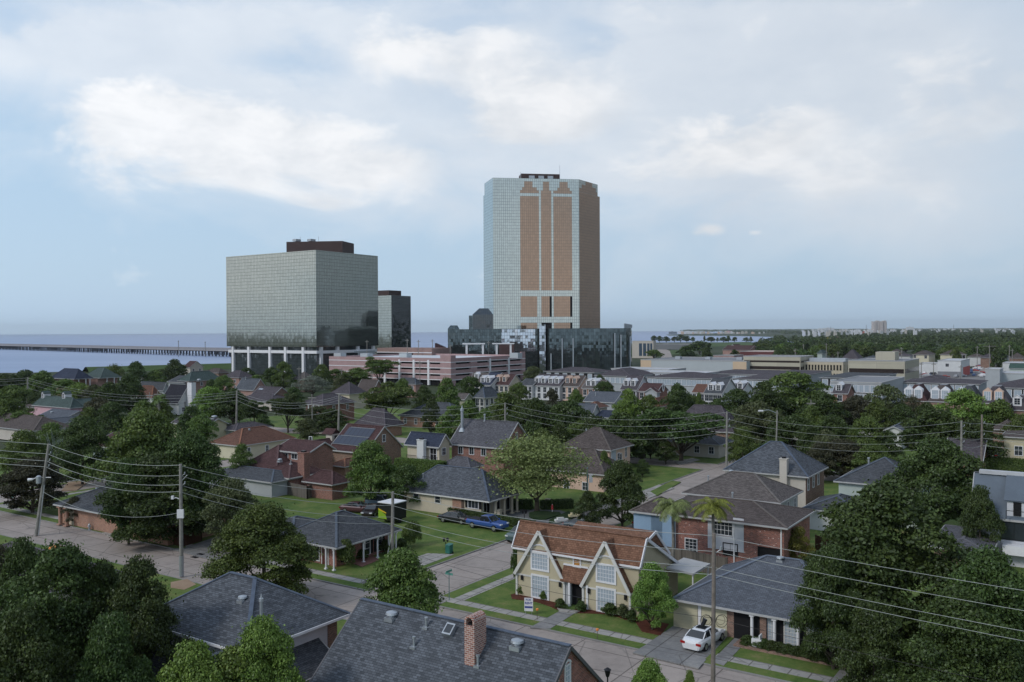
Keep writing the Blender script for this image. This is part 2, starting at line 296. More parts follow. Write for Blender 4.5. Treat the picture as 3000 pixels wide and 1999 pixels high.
wp = [(-12900, 640), (-900, 640)]+[tuple(G(u, v)[:2]) for u, v in ((60, 1092), (430, 1083), (560, 1079), (665, 1077), (1200, 1046), (1500, 1038), (1800, 1014), (1860, 1008), (1920, 1004), (2060, 1003), (2160, 1004), (2240, 1003), (2330, 1004), (2400, 1001), (2425, 994), (2410, 990), (2290, 988.5), (2220, 986), (2130, 984.5), (2040, 984), (1960, 983.5), (1950, 980.5))]+[(2300, 8000), (4500, 13990), (-12900, 13990)]
sheet('lake', wp, -.12, wm)
LEVEE = ground('levee_grass', [(.045, .08, .025), (.07, .11, .035)], .02)
levee = MB(); a0, a1 = G(250, 1090), G(700, 1077); a2 = G(1300, 1052)
for p, q in ((a0, a1), (a1, a2)):
    d = Vector((q.x-p.x, q.y-p.y, 0)).normalized(); n_ = Vector((-d.y, d.x, 0)); 
    for s0, s1, z0, z1 in ((-14, -4, -.2, 3.2), (-4, 1, 3.2, 3.2), (1, 12, 3.2, -.2)):
        levee.poly([p+n_*s0+Vector((0, 0, z0)), q+n_*s0+Vector((0, 0, z0)), q+n_*s1+Vector((0, 0, z1)), p+n_*s1+Vector((0, 0, z1))])
tag(levee.build('levee', LEVEE), kind='structure')
# streets: S1 runs along EX past the corner, S2 and the others along EY
O1 = Vector((0, 77.7, 0)); O2 = Vector((0, 109.7, 0)); RW = 7.4
def along(o, d, s, n, off): p = o+d*s+n*off; return (p.x, p.y)
def strip(o, d, n, s0, s1, a, b): return [along(o, d, s0, n, a), along(o, d, s1, n, a), along(o, d, s1, n, b), along(o, d, s0, n, b)]
def cross_at(o, d, o2, d2):
    "parameter along o,d where it meets the line o2,d2"
    den = d.x*d2.y-d.y*d2.x; w_ = o2-o; return (w_.x*d2.y-w_.y*d2.x)/den
# S2 left kerb starts at O2 direction EY ; its width runs towards +EX
s2a = cross_at(O1, EX, O2, EY)            # where S2's left kerb meets S1
O4 = G(0, 1475); s4a = cross_at(O1, EX, O4, EY)   # the side street far left (right kerb through O4)
O3 = G(2058, 1358.5); t3 = cross_at(O2, EY, O3, EX) # S3 far kerb
sheet('street', strip(O1, EX, EY, -190, 75, 0, -RW), .01, ROADM)
sheet('side_street', strip(O2, EY, EX, 0-cross_at(O1, EX, O2, EY)*0-60, 130, 0, RW), .014, ROADM) if False else None
def s_on(o, base): return (base-o).dot(EY)
b2 = O1+EX*s2a
sheet('side_street', [along(b2, EY, -1, EX, 0), along(b2, EY, -1, EX, RW), along(b2, EY, 150, EX, RW), along(b2, EY, 150, EX, 0)], .014, ROADM)
b4 = O1+EX*s4a
sheet('left_street', [along(b4, EY, -1, EX, 0), along(b4, EY, -1, EX, -RW), along(b4, EY, 120, EX, -RW), along(b4, EY, 120, EX, 0)], .014, ROADM)
s3 = (O3-b2).dot(EY)                         # distance of S3's far kerb from S1's far kerb
sheet('cross_street', [along(b2, EY, s3, EX, -80), along(b2, EY, s3, EX, 90), along(b2, EY, s3-RW, EX, 90), along(b2, EY, s3-RW, EX, -80)], .018, ROADM)
def block(name, x0, x1, y0, y1, mat=GRASS):
    "raised lot: x along EX from S2's left kerb, y along EY from S1's far kerb; kerb stones round it"
    P = [along(b2, EY, y0, EX, x0), along(b2, EY, y0, EX, x1), along(b2, EY, y1, EX, x1), along(b2, EY, y1, EX, x0)]
    sheet(name, P, .12, mat, .4)
    k = .16; mb = MB()
    for a, b_, c, d in ((x0-k, x1+k, y0-k, y0-.002), (x0-k, x1+k, y1+.002, y1+k), (x0-k, x0-.002, y0, y1), (x1+.002, x1+k, y0, y1)):
        mb.prism([along(b2, EY, c, EX, a), along(b2, EY, c, EX, b_), along(b2, EY, d, EX, b_), along(b2, EY, d, EX, a)], -.2, .125)
    tag(mb.build('kerb', KERBM), kind='structure')
w4 = (b4-b2).dot(EX)
block('corner_lawn', RW+.2, 120, .2, s3-RW-.2)
block('corner_lawn', w4+.2, -.2, .2, s3-RW-.2)
block('corner_lawn', w4-60, w4-RW-.2, .2, s3-RW-.2)
block('corner_lawn', RW+.2, 120, s3+.2, s3+60); block('corner_lawn', -150, -.2, s3+.2, s3+60)
block('near_lawn', -190, 75, -RW-60, -RW-.2)
def gslab(name, pts, mat, z=.135, thick=.1, th=None):
    return sheet(name, [tuple(G(u, v, z)[:2]) for u, v in pts], z, mat, thick)
def bstrip(name, x0, x1, y0, y1, mat=WALKM, z=.132): return sheet(name, [along(b2, EY, y0, EX, x0), along(b2, EY, y0, EX, x1), along(b2, EY, y1, EX, x1), along(b2, EY, y1, EX, x0)], z, mat, .1)
bstrip('sidewalk', RW+1.4, 110, 1.5, 2.7); bstrip('sidewalk', RW+1.7, RW+2.9, 2.702, s3-RW-1.5); bstrip('sidewalk', w4+2.9, -1.6, 1.5, 2.7)
bstrip('sidewalk', w4+1.6, w4+2.8, 1.5, s3-RW-1.5, z=.136); bstrip('sidewalk', -2.6, -1.5, 2.71, 9.5, z=.138)
bstrip('sidewalk', w4-50, w4-RW-1.6, 1.5, 2.7, z=.14); bstrip('sidewalk', w4-RW-2.8, w4-RW-1.6, 2.71, 40, z=.137)
bstrip('sidewalk', RW+1.7, 100, s3+1.6, s3+2.8); bstrip('sidewalk', RW+.2, RW+1.7, .2, 2.7, z=.139)
# drives, paths, beds (corners measured on the ground)
gslab('walkway', [(1640, 1790), (1686, 1795), (1612, 1842), (1553, 1838)], DRIVEM, .15)
gslab('walkway', [(1632, 1781), (1700, 1790), (1686, 1795), (1640, 1790)], WALKM, .22, .2)
gslab('driveway', [(1975, 1832), (2132, 1863), (2046, 1958), (1854, 1912), (1892, 1889)], DRIVEM, .145)
gslab('grass_strip', [(2138, 1866), (2150, 1869), (2082, 1934), (2066, 1930)], GRASS, .16)
gslab('walkway', [(2152, 1869), (2188, 1878), (2120, 1950), (2084, 1938)], DRIVEM, .15)
gslab('driveway', [(2490, 1925), (2640, 1960), (2590, 2040), (2430, 2000)], DRIVEM, .145)
gslab('mulch_bed', [(1496, 1742), (1520, 1735), (1650, 1772), (1636, 1788), (1610, 1776), (1570, 1763), (1530, 1758), (1500, 1754)], MULCH, .16)
gslab('mulch_bed', [(1684, 1786), (1700, 1780), (1880, 1812), (1866, 1822), (1835, 1816), (1800, 1803), (1760, 1798), (1700, 1796), (1678, 1793)], MULCH, .16)
gslab('mulch_bed', [(1880, 1812), (1960, 1828), (1935, 1862), (1880, 1850), (1862, 1822)], MULCH, .15)
gslab('driveway', [(350, 1553), (385, 1540), (410, 1552), (372, 1578), (325, 1572), (297, 1561)], WALKM, .14)
gslab('driveway', [(540, 1605), (640, 1570), (690, 1590), (640, 1642), (590, 1632), (500, 1608)], DRIVEM, .142)
gslab('dirt_yard', [(500, 1706), (548, 1696), (575, 1712), (540, 1728), (500, 1722)], SANDM, .14)
gslab('dirt_yard', [(200, 1412), (262, 1408), (225, 1436), (180, 1438)], SANDM, .15)
gslab('driveway', [(1165, 1652), (1252, 1621), (1330, 1624), (1190, 1676)], WALKM, .145)
gslab('porch_floor', [(1020, 1645), (1090, 1625), (1110, 1640), (1060, 1660)], plain('brick_paving', (.24, .12, .10), .9), .18)
gslab('circular_drive', [(1440, 1508), (1520, 1490), (1640, 1495), (1690, 1510), (1740, 1500), (1760, 1520), (1720, 1545), (1640, 1552), (1560, 1545), (1500, 1530)], DARKDRIVE, .14)
BED = ground('ground_cover', [(.012, .028, .01), (.025, .05, .015), (.05, .07, .03)], .8)
gslab('planted_bed', [(1550, 1502), (1575, 1496), (1640, 1500), (1644, 1506), (1600, 1520), (1565, 1520), (1550, 1512)], BED, .3, .25)
gslab('planted_bed', [(1610, 1522), (1665, 1497), (1676, 1502), (1672, 1510), (1690, 1513), (1640, 1530), (1608, 1530)], BED, .3, .25)
gslab('walkway', [(1975, 1352), (2030, 1342), (2052, 1348), (1990, 1362)], WALKM, .14)
gslab('driveway', [(1880, 1440), (1930, 1420), (1975, 1430), (1900, 1460)], WALKM, .14)
gslab('grass_strip', [(1905, 1440), (1968, 1408), (1995, 1412), (1925, 1452)], GRASS, .16)
# far streets and paving seen between the houses
gslab('far_street', [(640, 1250), (760, 1243), (900, 1252), (1010, 1262), (1010, 1272), (840, 1268), (700, 1258), (640, 1262)], ROADM, .02, .1)
gslab('far_sidewalk', [(700, 1242), (760, 1233), (830, 1238), (780, 1250)], WALKM, .05, .1)
gslab('parking_lot', [(2600, 1080), (2700, 1074), (2900, 1082), (2890, 1120), (2700, 1118), (2560, 1112)], ground('asphalt_grey', [(.18, .175, .17), (.25, .24, .235)], .05), .05, .1)
gslab('avenue', [(2840, 1090), (2890, 1088), (2925, 1052), (2905, 1052), (2860, 1070)], ROADM, .06, .1)
gslab('boulevard', [(1930, 1060), (1975, 1060), (1962, 1028), (1945, 1022), (1925, 1024), (1940, 1040)], ROADM, .05, .1)
gslab('field_grass', [(1945, 1040), (2010, 1038), (2040, 1024), (1965, 1026)], LEVEE, .04, .1)
gslab('field_grass', [(2070, 1016), (2210, 1014), (2200, 1002), (2080, 1004)], LEVEE, .04, .1)
gslab('lagoon', [(1915, 1022), (2010, 1022), (2030, 1013), (1920, 1014)], wm, .03, .1)
# ---------------- house kit ----------------
def secant(fn, a, b, it=12):
    fa, fb = fn(a), fn(b)
    for _ in range(it):
        if abs(fb-fa) < 1e-9: break
        a, b, fa = b, b-fb*(b-a)/(fb-fa), fb; fb = fn(b)
        if abs(fb) < 1e-4: break
    return b
class House:
    def __init__(s, label, N, ze, cat='house', name='house', th=TH, group=None, z0=0.0):
        p = G(N[0], N[1], ze); s.th = th; s.o = Vector((p.x, p.y, z0)); s.ex = Vector((math.cos(th), math.sin(th), 0)); s.ey = Vector((-math.sin(th), math.cos(th), 0))
        s.e = empty(name, s.o, th, label, cat, group); s.vols = []; s.N = N; s.ze = ze
    def wp(s, x, y, z): return s.o+s.ex*x+s.ey*y+Vector((0, 0, z-s.o.z))
    def lp(s, p): d = Vector(p)-s.o; return Vector((d.dot(s.ex), d.dot(s.ey), p[2]-s.o.z))
    def xat(s, u, y, z): return secant(lambda x: proj(s.wp(x, y, z))[0]-u, 0, -5)
    def yat(s, u, x, z): return secant(lambda y: proj(s.wp(x, y, z))[0]-u, 0, 5)
    def zat(s, v, x, y): return secant(lambda z: proj(s.wp(x, y, z))[1]-v, 3, 6)
    def vol(s, wall, roofm, kind='hip', N=None, ze=None, uL=None, uR=None, L=None, W=None, rv=None, rise=None, oh=.5, ohg=.35, trim=None, rp=.5, insF=0, insR=0, at=None, z0=0, md=1.2, wallname='wall', rm2=None):
        trim = trim or FASC; ze = s.ze if ze is None else ze
        if at: ox, oy = at
        elif N: q = s.lp(G(N[0], N[1], ze)); ox, oy = q.x, q.y
        else: ox, oy = 0, 0
        if L is None: L = ox-s.xat(uL, oy, ze)
        if W is None: W = s.yat(uR, ox, ze)-oy
        L, W = abs(L), abs(W); x0, x1, y0, y1 = ox-L, ox, oy, oy+W
        if kind in ('gx', 'hip') and (kind == 'gx' or L >= W): rx, ry = (x0+x1)/2, y0+W*(rp if kind == 'gx' else .5)
        else: rx, ry = x0+L*(rp if kind == 'gy' else .5), (y0+y1)/2
        if rise is None:
            rise = (s.zat(rv, rx, ry)-ze) if rv is not None else .25*min(L, W)
        rise = max(.2, rise)
        V = dict(x0=x0, x1=x1, y0=y0, y1=y1, ze=ze, rise=rise, oh=oh, kind=kind, rp=rp, fy=y0+oh+insF, rx=x1-oh-insR, L=L, W=W); s.vols.append(V)
        if kind == 'gx': V['rx'] = x1-ohg-insR
        if kind == 'gy' and not insF: V['fy'] = y0+ohg
        wx0, wx1, wy0, wy1 = x0+oh, x1-oh-insR, y0+oh+insF, y1-oh
        mb = MB(); rb = MB(); tb = MB()
        if kind == 'hip':
            mb.box(wx0, wx1, wy0, wy1, z0, ze-.06)
            if L >= W: a, b_ = Vector((x0+W/2, oy+W/2, ze+rise)), Vector((x1-W/2, oy+W/2, ze+rise))
            else: a, b_ = Vector((x0+L/2, y0+L/2, ze+rise)), Vector((x0+L/2, y1-L/2, ze+rise))
            A, B, C, E = Vector((x0, y0, ze)), Vector((x1, y0, ze)), Vector((x1, y1, ze)), Vector((x0, y1, ze))
            if L >= W: fs = [[A, B, b_, a], [B, C, b_], [C, E, a, b_], [E, A, a]]; hips = [(A, a), (B, b_), (C, b_), (E, a), (a, b_)]
            else: fs = [[A, B, a], [B, C, b_, a], [C, E, b_], [E, A, a, b_]]; hips = [(A, a), (B, a), (C, b_), (E, b_), (a, b_)]
            for f in fs: rb.poly(f, 0)
            rb.poly([E, C, B, A], 1)
            for p, q in hips: rb.bar(p+Vector((0, 0, .02)), q+Vector((0, 0, .02)), .28, .07, 2)
            k = .07
            tb.box(x0-k, x1+k, y0-k, y0-.002, ze-.17, ze+.005).box(x0-k, x1+k, y1+.002, y1+k, ze-.17, ze+.005).box(x0-k, x0-.002, y0, y1, ze-.17, ze+.005).box(x1+.002, x1+k, y0, y1, ze-.17, ze+.005)
        elif kind in ('gx', 'gy'):
            sw = kind == 'gy'; P = (lambda a, b_, z: (b_, a, z)) if sw else (lambda a, b_, z: (a, b_, z))
            a0, a1, b0, b1 = (y0, y1, x0, x1) if sw else (x0, x1, y0, y1); wa0, wa1, wb0, wb1 = (wy0, wy1, wx0, wx1) if sw else (wx0, wx1, wy0, wy1)
            rr = b0+(b1-b0)*rp; top = ze+rise; t = .14; s1, s2 = rise/(rr-b0), rise/(b1-rr)
            q = [(wb0, z0), (wb1, z0), (wb1, ze+s2*(b1-wb1)-t-.02), (rr, top-t-.02), (wb0, ze+s1*(wb0-b0)-t-.02)]; g0, g1 = wa0-oh+ohg, wa1+oh-ohg
            if sw: g0 = wa0-oh+ohg if not insF else wa0
            mb.poly([P(g0, b_, z) for b_, z in (q if sw else q[::-1])]); mb.poly([P(g1, b_, z) for b_, z in (q[::-1] if sw else q)])
            for i in range(5):
                (b1_, z1_), (b2_, z2_) = q[i], q[(i+1) % 5]; f = [P(g0, b1_, z1_), P(g1, b1_, z1_), P(g1, b2_, z2_), P(g0, b2_, z2_)]; mb.poly(f[::-1] if sw else f)
            for (ba, za, bb, zb) in ((b0, ze, rr, top), (rr, top, b1, ze)):
                f = [P(a0, ba, za), P(a1, ba, za), P(a1, bb, zb), P(a0, bb, zb)]; lo = [Vector(p)-Vector((0, 0, t)) for p in f]
                rb.poly(f[::-1] if sw else f, 0); rb.poly(lo if sw else lo[::-1], 1)
                for i, j in ((0, 1), (1, 2), (2, 3), (3, 0)): e_ = [lo[i], lo[j], f[j], f[i]]; rb.poly(e_[::-1] if sw else e_, 1)
                for a_ in (a0-.03, a1+.03): tb.bar(Vector(P(a_, ba, za-.10)), Vector(P(a_, bb, zb-.10)), .09, .2)
            rb.bar(P(a0, rr, top+.02), P(a1, rr, top+.02), .3, .06, 2)
            for bb in (b0-.04, b1+.04): tb.bar(P(a0, bb, ze-.12), P(a1, bb, ze-.12), .09, .2)
        elif kind == 'mans':
            mb.box(wx0, wx1, wy0, wy1, z0, ze-.06)
            A = [Vector((x0, y0, ze)), Vector((x1, y0, ze)), Vector((x1, y1, ze)), Vector((x0, y1, ze))]; T = [Vector((x0+md, y0+md, ze+rise)), Vector((x1-md, y0+md, ze+rise)), Vector((x1-md, y1-md, ze+rise)), Vector((x0+md, y1-md, ze+rise))]
            for i in range(4): rb.poly([A[i], A[(i+1) % 4], T[(i+1) % 4], T[i]], 0)
            rb.poly(T, 3); rb.poly(A[::-1], 1)
            k = .07; tb.box(x0-k, x1+k, y0-k, y0-.002, ze-.22, ze+.02).box(x1+.002, x1+k, y0, y1, ze-.22, ze+.02)
        else:  # flat with parapet
            mb.box(x0, x1, y0, y1, z0, ze); rb.box(x0+.3, x1-.3, y0+.3, y1-.3, ze+.002, ze+.12, 0)
            k = .12; hh = .35
            tb.box(x0-k, x1+k, y0-k, y0+.25, ze, ze+hh).box(x0-k, x1+k, y1-.25, y1+k, ze, ze+hh).box(x0-k, x0+.25, y0+.25, y1-.25, ze, ze+hh).box(x1-.25, x1+k, y0+.25, y1-.25, ze, ze+hh)
            V['fy'] = y0; V['rx'] = x1; V['oh'] = 0
        cap = rm2 or CAPS.setdefault(roofm.name, plain(roofm.name+'_cap', ROOFC.get(roofm.name, (.12, .12, .13)), .95, 0, .2, 2.0))
        mb.build(wallname, wall, s.e); r_ = rb.build('roof', [roofm, trim, cap, FLATROOF], s.e); tb.build('fascia', trim, s.e); s.lastroof = r_
        return V
    def face(s, f, V, a, z, off):
        "point on wall face: a runs along the face"
        return (a, V['fy']-off, z) if f == 'F' else (V['rx']+off, a, z)
    def fbox(s, mb, f, V, a0, a1, z0, z1, o0, o1, mi=0):
        if f == 'F': mb.box(a0, a1, V['fy']-o1, V['fy']-o0, z0, z1, mi)
        else: mb.box(V['rx']+o0, V['rx']+o1, a0, a1, z0, z1, mi)
    def pix(s, f, V, u, v):
        "photo pixel -> (position along the face, height)"
        r = ray(u, v); n_ = -s.ey if f == 'F' else s.ex; pl = s.wp(0, V['fy'], 0) if f == 'F' else s.wp(V['rx'], 0, 0)
        t = (pl-Vector((0, 0, CH))).dot(n_)/r.dot(n_); q = s.lp(Vector((0, 0, CH))+r*t); return (q.x if f == 'F' else q.y), q.z
    def win(s, f, V, a, z, w_, h_, nx=2, ny=2, frame=None, pane=None, shut=None, fw=.09, arch=False, name='window', label=None, prt=None):
        frame = frame or WHITE; mb = MB(); a0, a1, z0, z1 = a-w_/2, a+w_/2, z-h_/2, z+h_/2
        s.fbox(mb, f, V, a0-fw, a1+fw, z0-fw, z0, .003, .09); s.fbox(mb, f, V, a0-fw, a1+fw, z1, z1+fw, .003, .09)
        s.fbox(mb, f, V, a0-fw, a0, z0, z1, .003, .09); s.fbox(mb, f, V, a1, a1+fw, z0, z1, .003, .09)
        m_ = .035 if w_ < 3 else .06
        for i in range(1, nx): c = a0+w_*i/nx; s.fbox(mb, f, V, c-m_/2, c+m_/2, z0, z1, .03, .06)
        for i in range(1, ny): c = z0+h_*i/ny; s.fbox(mb, f, V, a0, a1, c-m_/2, c+m_/2, .031, .062)
        if arch:
            n_ = 8; P = [s.face(f, V, a+math.cos(math.pi*i/n_)*(w_/2+fw), z1+fw+math.sin(math.pi*i/n_)*w_*.42, .05) for i in range(n_+1)]
            for i in range(n_): mb.bar(P[i], P[i+1], .08, .12)
        o = mb.build(name, frame, s.e, label=label); g = MB(); s.fbox(g, f, V, a0, a1, z0, z1, .004, .028); g.build('pane', pane or PANE, o)
        if shut:
            for sx in (-1, 1):
                m2 = MB(); c = a+sx*(w_/2+fw+.24); s.fbox(m2, f, V, c-.2, c+.2, z0-.05, z1+.05, .003, .05); m2.build('shutter', shut, s.e)
        return o
    def winp(s, f, V, u, v, w_, h_, **k): a, z = s.pix(f, V, u, v); return s.win(f, V, a, z, w_, h_, **k)
    def rowwin(s, f, V, n, z, w_, h_, a0=None, a1=None, **k):
        lo, hi = (V['x0']+V['oh'], V['rx']) if f == 'F' else (V['fy'], V['y1']-V['oh'])
        if a0 is not None: lo = a0
        if a1 is not None: hi = a1
        for i in range(n): s.win(f, V, lo+(hi-lo)*(i+.5)/n, z, w_, h_, **k)
    def door(s, f, V, a, w_, h_, mat, frame=None, z0=.15, name='door'):
        mb = MB(); fr = MB(); s.fbox(mb, f, V, a-w_/2, a+w_/2, z0, z0+h_, .003, .05)
        for c in (a-w_/2-.05, a+w_/2+.05): s.fbox(fr, f, V, c-.05, c+.05, z0, z0+h_, .004, .08)
        s.fbox(fr, f, V, a-w_/2-.1, a+w_/2+.1, z0+h_, z0+h_+.12, .004, .08); d = mb.build(name, mat, s.e); fr.build('frame', frame or WHITE, d); return d
    def panel(s, f, V, a0, a1, z0, z1, mat, name, o0=.003, o1=.06): mb = MB(); s.fbox(mb, f, V, a0, a1, z0, z1, o0, o1); return mb.build(name, mat, s.e)
    def columns(s, f, V, us, mat=None, w_=.2, z0=.12, at=None, name='column'):
        for u in us:
            if f == 'F': y = V['y0']+.22; x = s.xat(u, y, 1.3)
            else: x = V['x1']-.22; y = s.yat(u, x, 1.3)
            mb = MB(); mb.tube([(x, y, z0), (x, y, V['ze']-.22)], w_/2, 10); mb.box(x-w_*.75, x+w_*.75, y-w_*.75, y+w_*.75, z0, z0+.14); mb.box(x-w_*.7, x+w_*.7, y-w_*.7, y+w_*.7, V['ze']-.36, V['ze']-.225); mb.build(name, mat or WHITE, s.e)
    def roofz(s, V, x, y):
        k = V['kind']; 
        if k == 'gx': r = V['y0']+V['W']*V['rp']; return V['ze']+V['rise']*((y-V['y0'])/(r-V['y0']) if y < r else (V['y1']-y)/(V['y1']-r))
        if k == 'gy': r = V['x0']+V['L']*V['rp']; return V['ze']+V['rise']*((x-V['x0'])/(r-V['x0']) if x < r else (V['x1']-x)/(V['x1']-r))
        if k == 'mans': return V['ze']+V['rise']
        if k == 'hip': d = min(x-V['x0'], V['x1']-x, y-V['y0'], V['y1']-y); return V['ze']+V['rise']*max(0, min(1, d/(min(V['L'], V['W'])/2)))
        return V['ze']
    def roofpt(s, V, u, y): 
        x = V['x1']-.5
        for _ in range(6): x = s.xat(u, y, s.roofz(V, x, y))
        return x, y, s.roofz(V, x, y)
    def chimney(s, V, u, y, vtop, w_, d_, mat, cap=None, label=None, z0=None, name='chimney'):
        x, y, zr = s.roofpt(V, u, y); zt = s.zat(vtop, x, y); zt = max(zt, zr+.8); mb = MB(); mb.box(x-w_/2, x+w_/2, y-d_/2, y+d_/2, zr-1.5 if z0 is None else z0, zt-.12); mb.box(x-w_/2-.08, x+w_/2+.08, y-d_/2-.08, y+d_/2+.08, zt-.12, zt)
        o = mb.build(name, mat, s.e, label=label); c = MB(); c.box(x-w_/4, x+w_/4, y-d_/4, y+d_/4, zt+.002, zt+.25); c.build('flue', cap or BLACKM, o); return o
    def vent(s, V, u, y, kind=0, k=1.0):
        x, y, z = s.roofpt(V, u, y); mb = MB()
        if kind == 0: mb.tube([(x, y, z-.1), (x, y, z+.45*k)], .06*k, 8); mb.tube([(x, y, z+.40*k), (x, y, z+.5*k)], .09*k, 8); mb.box(x-.2, x+.2, y-.2, y+.2, z-.12, z+.03); nm = 'vent_pipe'
        elif kind == 1: mb.tube([(x, y, z-.1), (x, y, z+.22*k)], .22*k, 12); mb.tube([(x, y, z+.2*k), (x, y, z+.34*k), (x, y, z+.42*k)], [.42*k, .38*k, .08], 16); mb.box(x-.35*k, x+.35*k, y-.4*k, y+.35*k, z-.25, z+.02); nm = 'roof_vent'
        else: mb.tube([(x, y, z-.2), (x, y, z+2.2*k), (x, y, z+2.22*k), (x, y, z+2.5*k)], [.16*k, .16*k, .22*k, .2*k], 10); mb.tube([(x, y, z+2.5*k), (x, y, z+2.9*k)], [.1*k, .02], 8); mb.tube([(x, y, z-.2), (x, y, z+.5)], [.4*k, .17*k], 10); nm = 'flue_pipe'
        mb.build(nm, METAL, s.e)
    def dormer(s, V, u, y, w_=1.5, h_=1.5, wall=None, roofm=None, arch=False, pane=None, vs=None, slope=.8, nx=2, ny=3):
        "gabled dormer whose front stands y metres in from the eave"
        x, y, z = s.roofpt(V, u, y); z -= .1; k = w_/2; rise = k*slope; z1 = z+h_; r = V['rise']/max(.3, (V['W']*V['rp'] if V['kind'] == 'gx' else 1.2 if V['kind'] == 'mans' else V['W']/2)); 
        back = y+(h_+rise)/max(r, .3)+.3 if V['kind'] != 'mans' else y+1.2
        mb = MB(); q = [(x-k, z-.3), (x+k, z-.3), (x+k, z1), (x, z1+rise), (x-k, z1)]
        mb.poly([(a, y, b_) for a, b_ in q]); mb.poly([(a, back, b_) for a, b_ in q[::-1]])
        for i in range(5): (a, b_), (c, d_) = q[i], q[(i+1) % 5]; mb.poly([(c, y, d_), (a, y, b_), (a, back, b_), (c, back, d_)])
        d = mb.build('dormer', wall or WHITE, s.e); rb = MB(); e = .18
        for sx in (-1, 1):
            A = [Vector((x+sx*(k+e), y-.2, z1-e*slope+.03)), Vector((x, y-.2, z1+rise+.03)), Vector((x, back, z1+rise+.03)), Vector((x+sx*(k+e), back, z1-e*slope+.03))]
            if sx < 0: A = A[::-1]
            B = [p-Vector((0, 0, .1)) for p in A]; rb.poly(A[::-1]); rb.poly(B)
            for i in range(4): j = (i+1) % 4; rb.poly([A[i], A[j], B[j], B[i]])
        rb.build('dormer_roof', roofm or WHITE, d)
        fr = MB(); ww, wh = w_*.62, h_*.86; zz = z+.12
        for a0, a1, b0, b1 in ((x-ww/2-.08, x+ww/2+.08, zz-.08, zz), (x-ww/2-.08, x+ww/2+.08, zz+wh, zz+wh+.08), (x-ww/2-.08, x-ww/2, zz, zz+wh), (x+ww/2, x+ww/2+.08, zz, zz+wh), (x-.03, x+.03, zz, zz+wh)): fr.box(a0, a1, y-.08, y-.003, b0, b1)
        for i in range(1, ny): c = zz+wh*i/ny; fr.box(x-ww/2, x-.031, y-.07, y-.004, c-.025, c+.025).box(x+.031, x+ww/2, y-.07, y-.004, c-.025, c+.025)
        f_ = fr.build('dormer_window', WHITE, d); 
        g = MB(); g.box(x-ww/2, x+ww/2, y-.03, y-.005, zz, zz+wh); g.build('pane', pane or PANE, d); return d
CAPS = {}; ROOFC = dict(blue_grey_shingle=(.10, .125, .17), slate_shingle=(.10, .12, .15), dark_blue_shingle=(.06, .07, .10), grey_shingle=(.13, .13, .145), brown_shingle=(.13, .11, .10), maroon_shingle=(.12, .072, .072), mauve_grey_shingle=(.115, .10, .115), red_clay_shingle=(.28, .13, .08), terracotta_shake=(.22, .09, .055), green_grey_shingle=(.1, .13, .125), charcoal_shingle=(.05, .05, .06), light_slate_shingle=(.14, .165, .21), taupe_shingle=(.155, .14, .13))
FLATROOF = plain('flat_roof_felt', (.22, .225, .24), .9, 0, .15, .15); WHITEROOF = plain('white_membrane_roof', (.47, .48, .50), .8, 0, .12, .1)
# ---------------- the houses near the camera ----------------
# house under the camera: steep shingle gable with an arched brick chimney
H = House('steep blue grey shingle roof with an arched brick chimney at the bottom of the view', (1765, 2260), 2.5)
r0, r1 = G(1060, 1754, 7.5), G(1671, 1892, 7.5); H.o = Vector((r1.x, r1.y, 0))-EY*5.75; H.e.location = H.o
Lr = (r0-r1).length
V = H.vol(BR['old'], SH['blue'], 'gx', at=(0, 0), ze=2.5, L=Lr, W=11.5, rise=5.0, oh=.4, ohg=.15, trim=plain('dark_drip_edge', (.12, .12, .13), .6))
def onroof(V, u, v):
    "photo pixel -> point on the front slope"
    y = secant(lambda y: proj(H.wp(H.xat(u, y, H.roofz(V, 0, y)), y, H.roofz(V, 0, y)))[1]-v, 3, 4); return H.xat(u, y, H.roofz(V, 0, y)), y
for (u, v, k, sz) in ((1148, 1808, 1, 1.0), (1249, 1838, 0, 1.3), (1213, 1895, 0, 1.3), (1516, 1891, 1, 1.0), (1400, 1950, 0, 1.3)):
    x, y = onroof(V, u, v); H.vent(V, u, y, k, sz)
x, y = onroof(V, 1320, 1850); z = H.roofz(V, x, y); mb = MB()
th_ = math.atan2(5.0, 5.75); cs, sn = math.cos(th_), math.sin(th_)
def sl(a, b_, c): return (x+a, y+b_*cs-c*sn, z+b_*sn+c*cs)
def slbox(mb, a0, a1, b0, b1, c0, c1, mi=0):
    k = [sl(a, b_, c) for c in (c0, c1) for a, b_ in ((a0, b0), (a1, b0), (a1, b1), (a0, b1))]; o = len(mb.v); mb.v += k
    for q in ((0, 3, 2, 1), (4, 5, 6, 7), (0, 1, 5, 4), (1, 2, 6, 5), (2, 3, 7, 6), (3, 0, 4, 7)): mb.f.append(tuple(o+i for i in q)); mb.mi.append(mi)
slbox(mb, -.34, .34, -.4, .4, -.05, .32); o_ = mb.build('skylight', METAL, H.e)
mb = MB(); slbox(mb, -.24, .24, -.29, .29, .322, .345); mb.build('pane', PANE, o_)
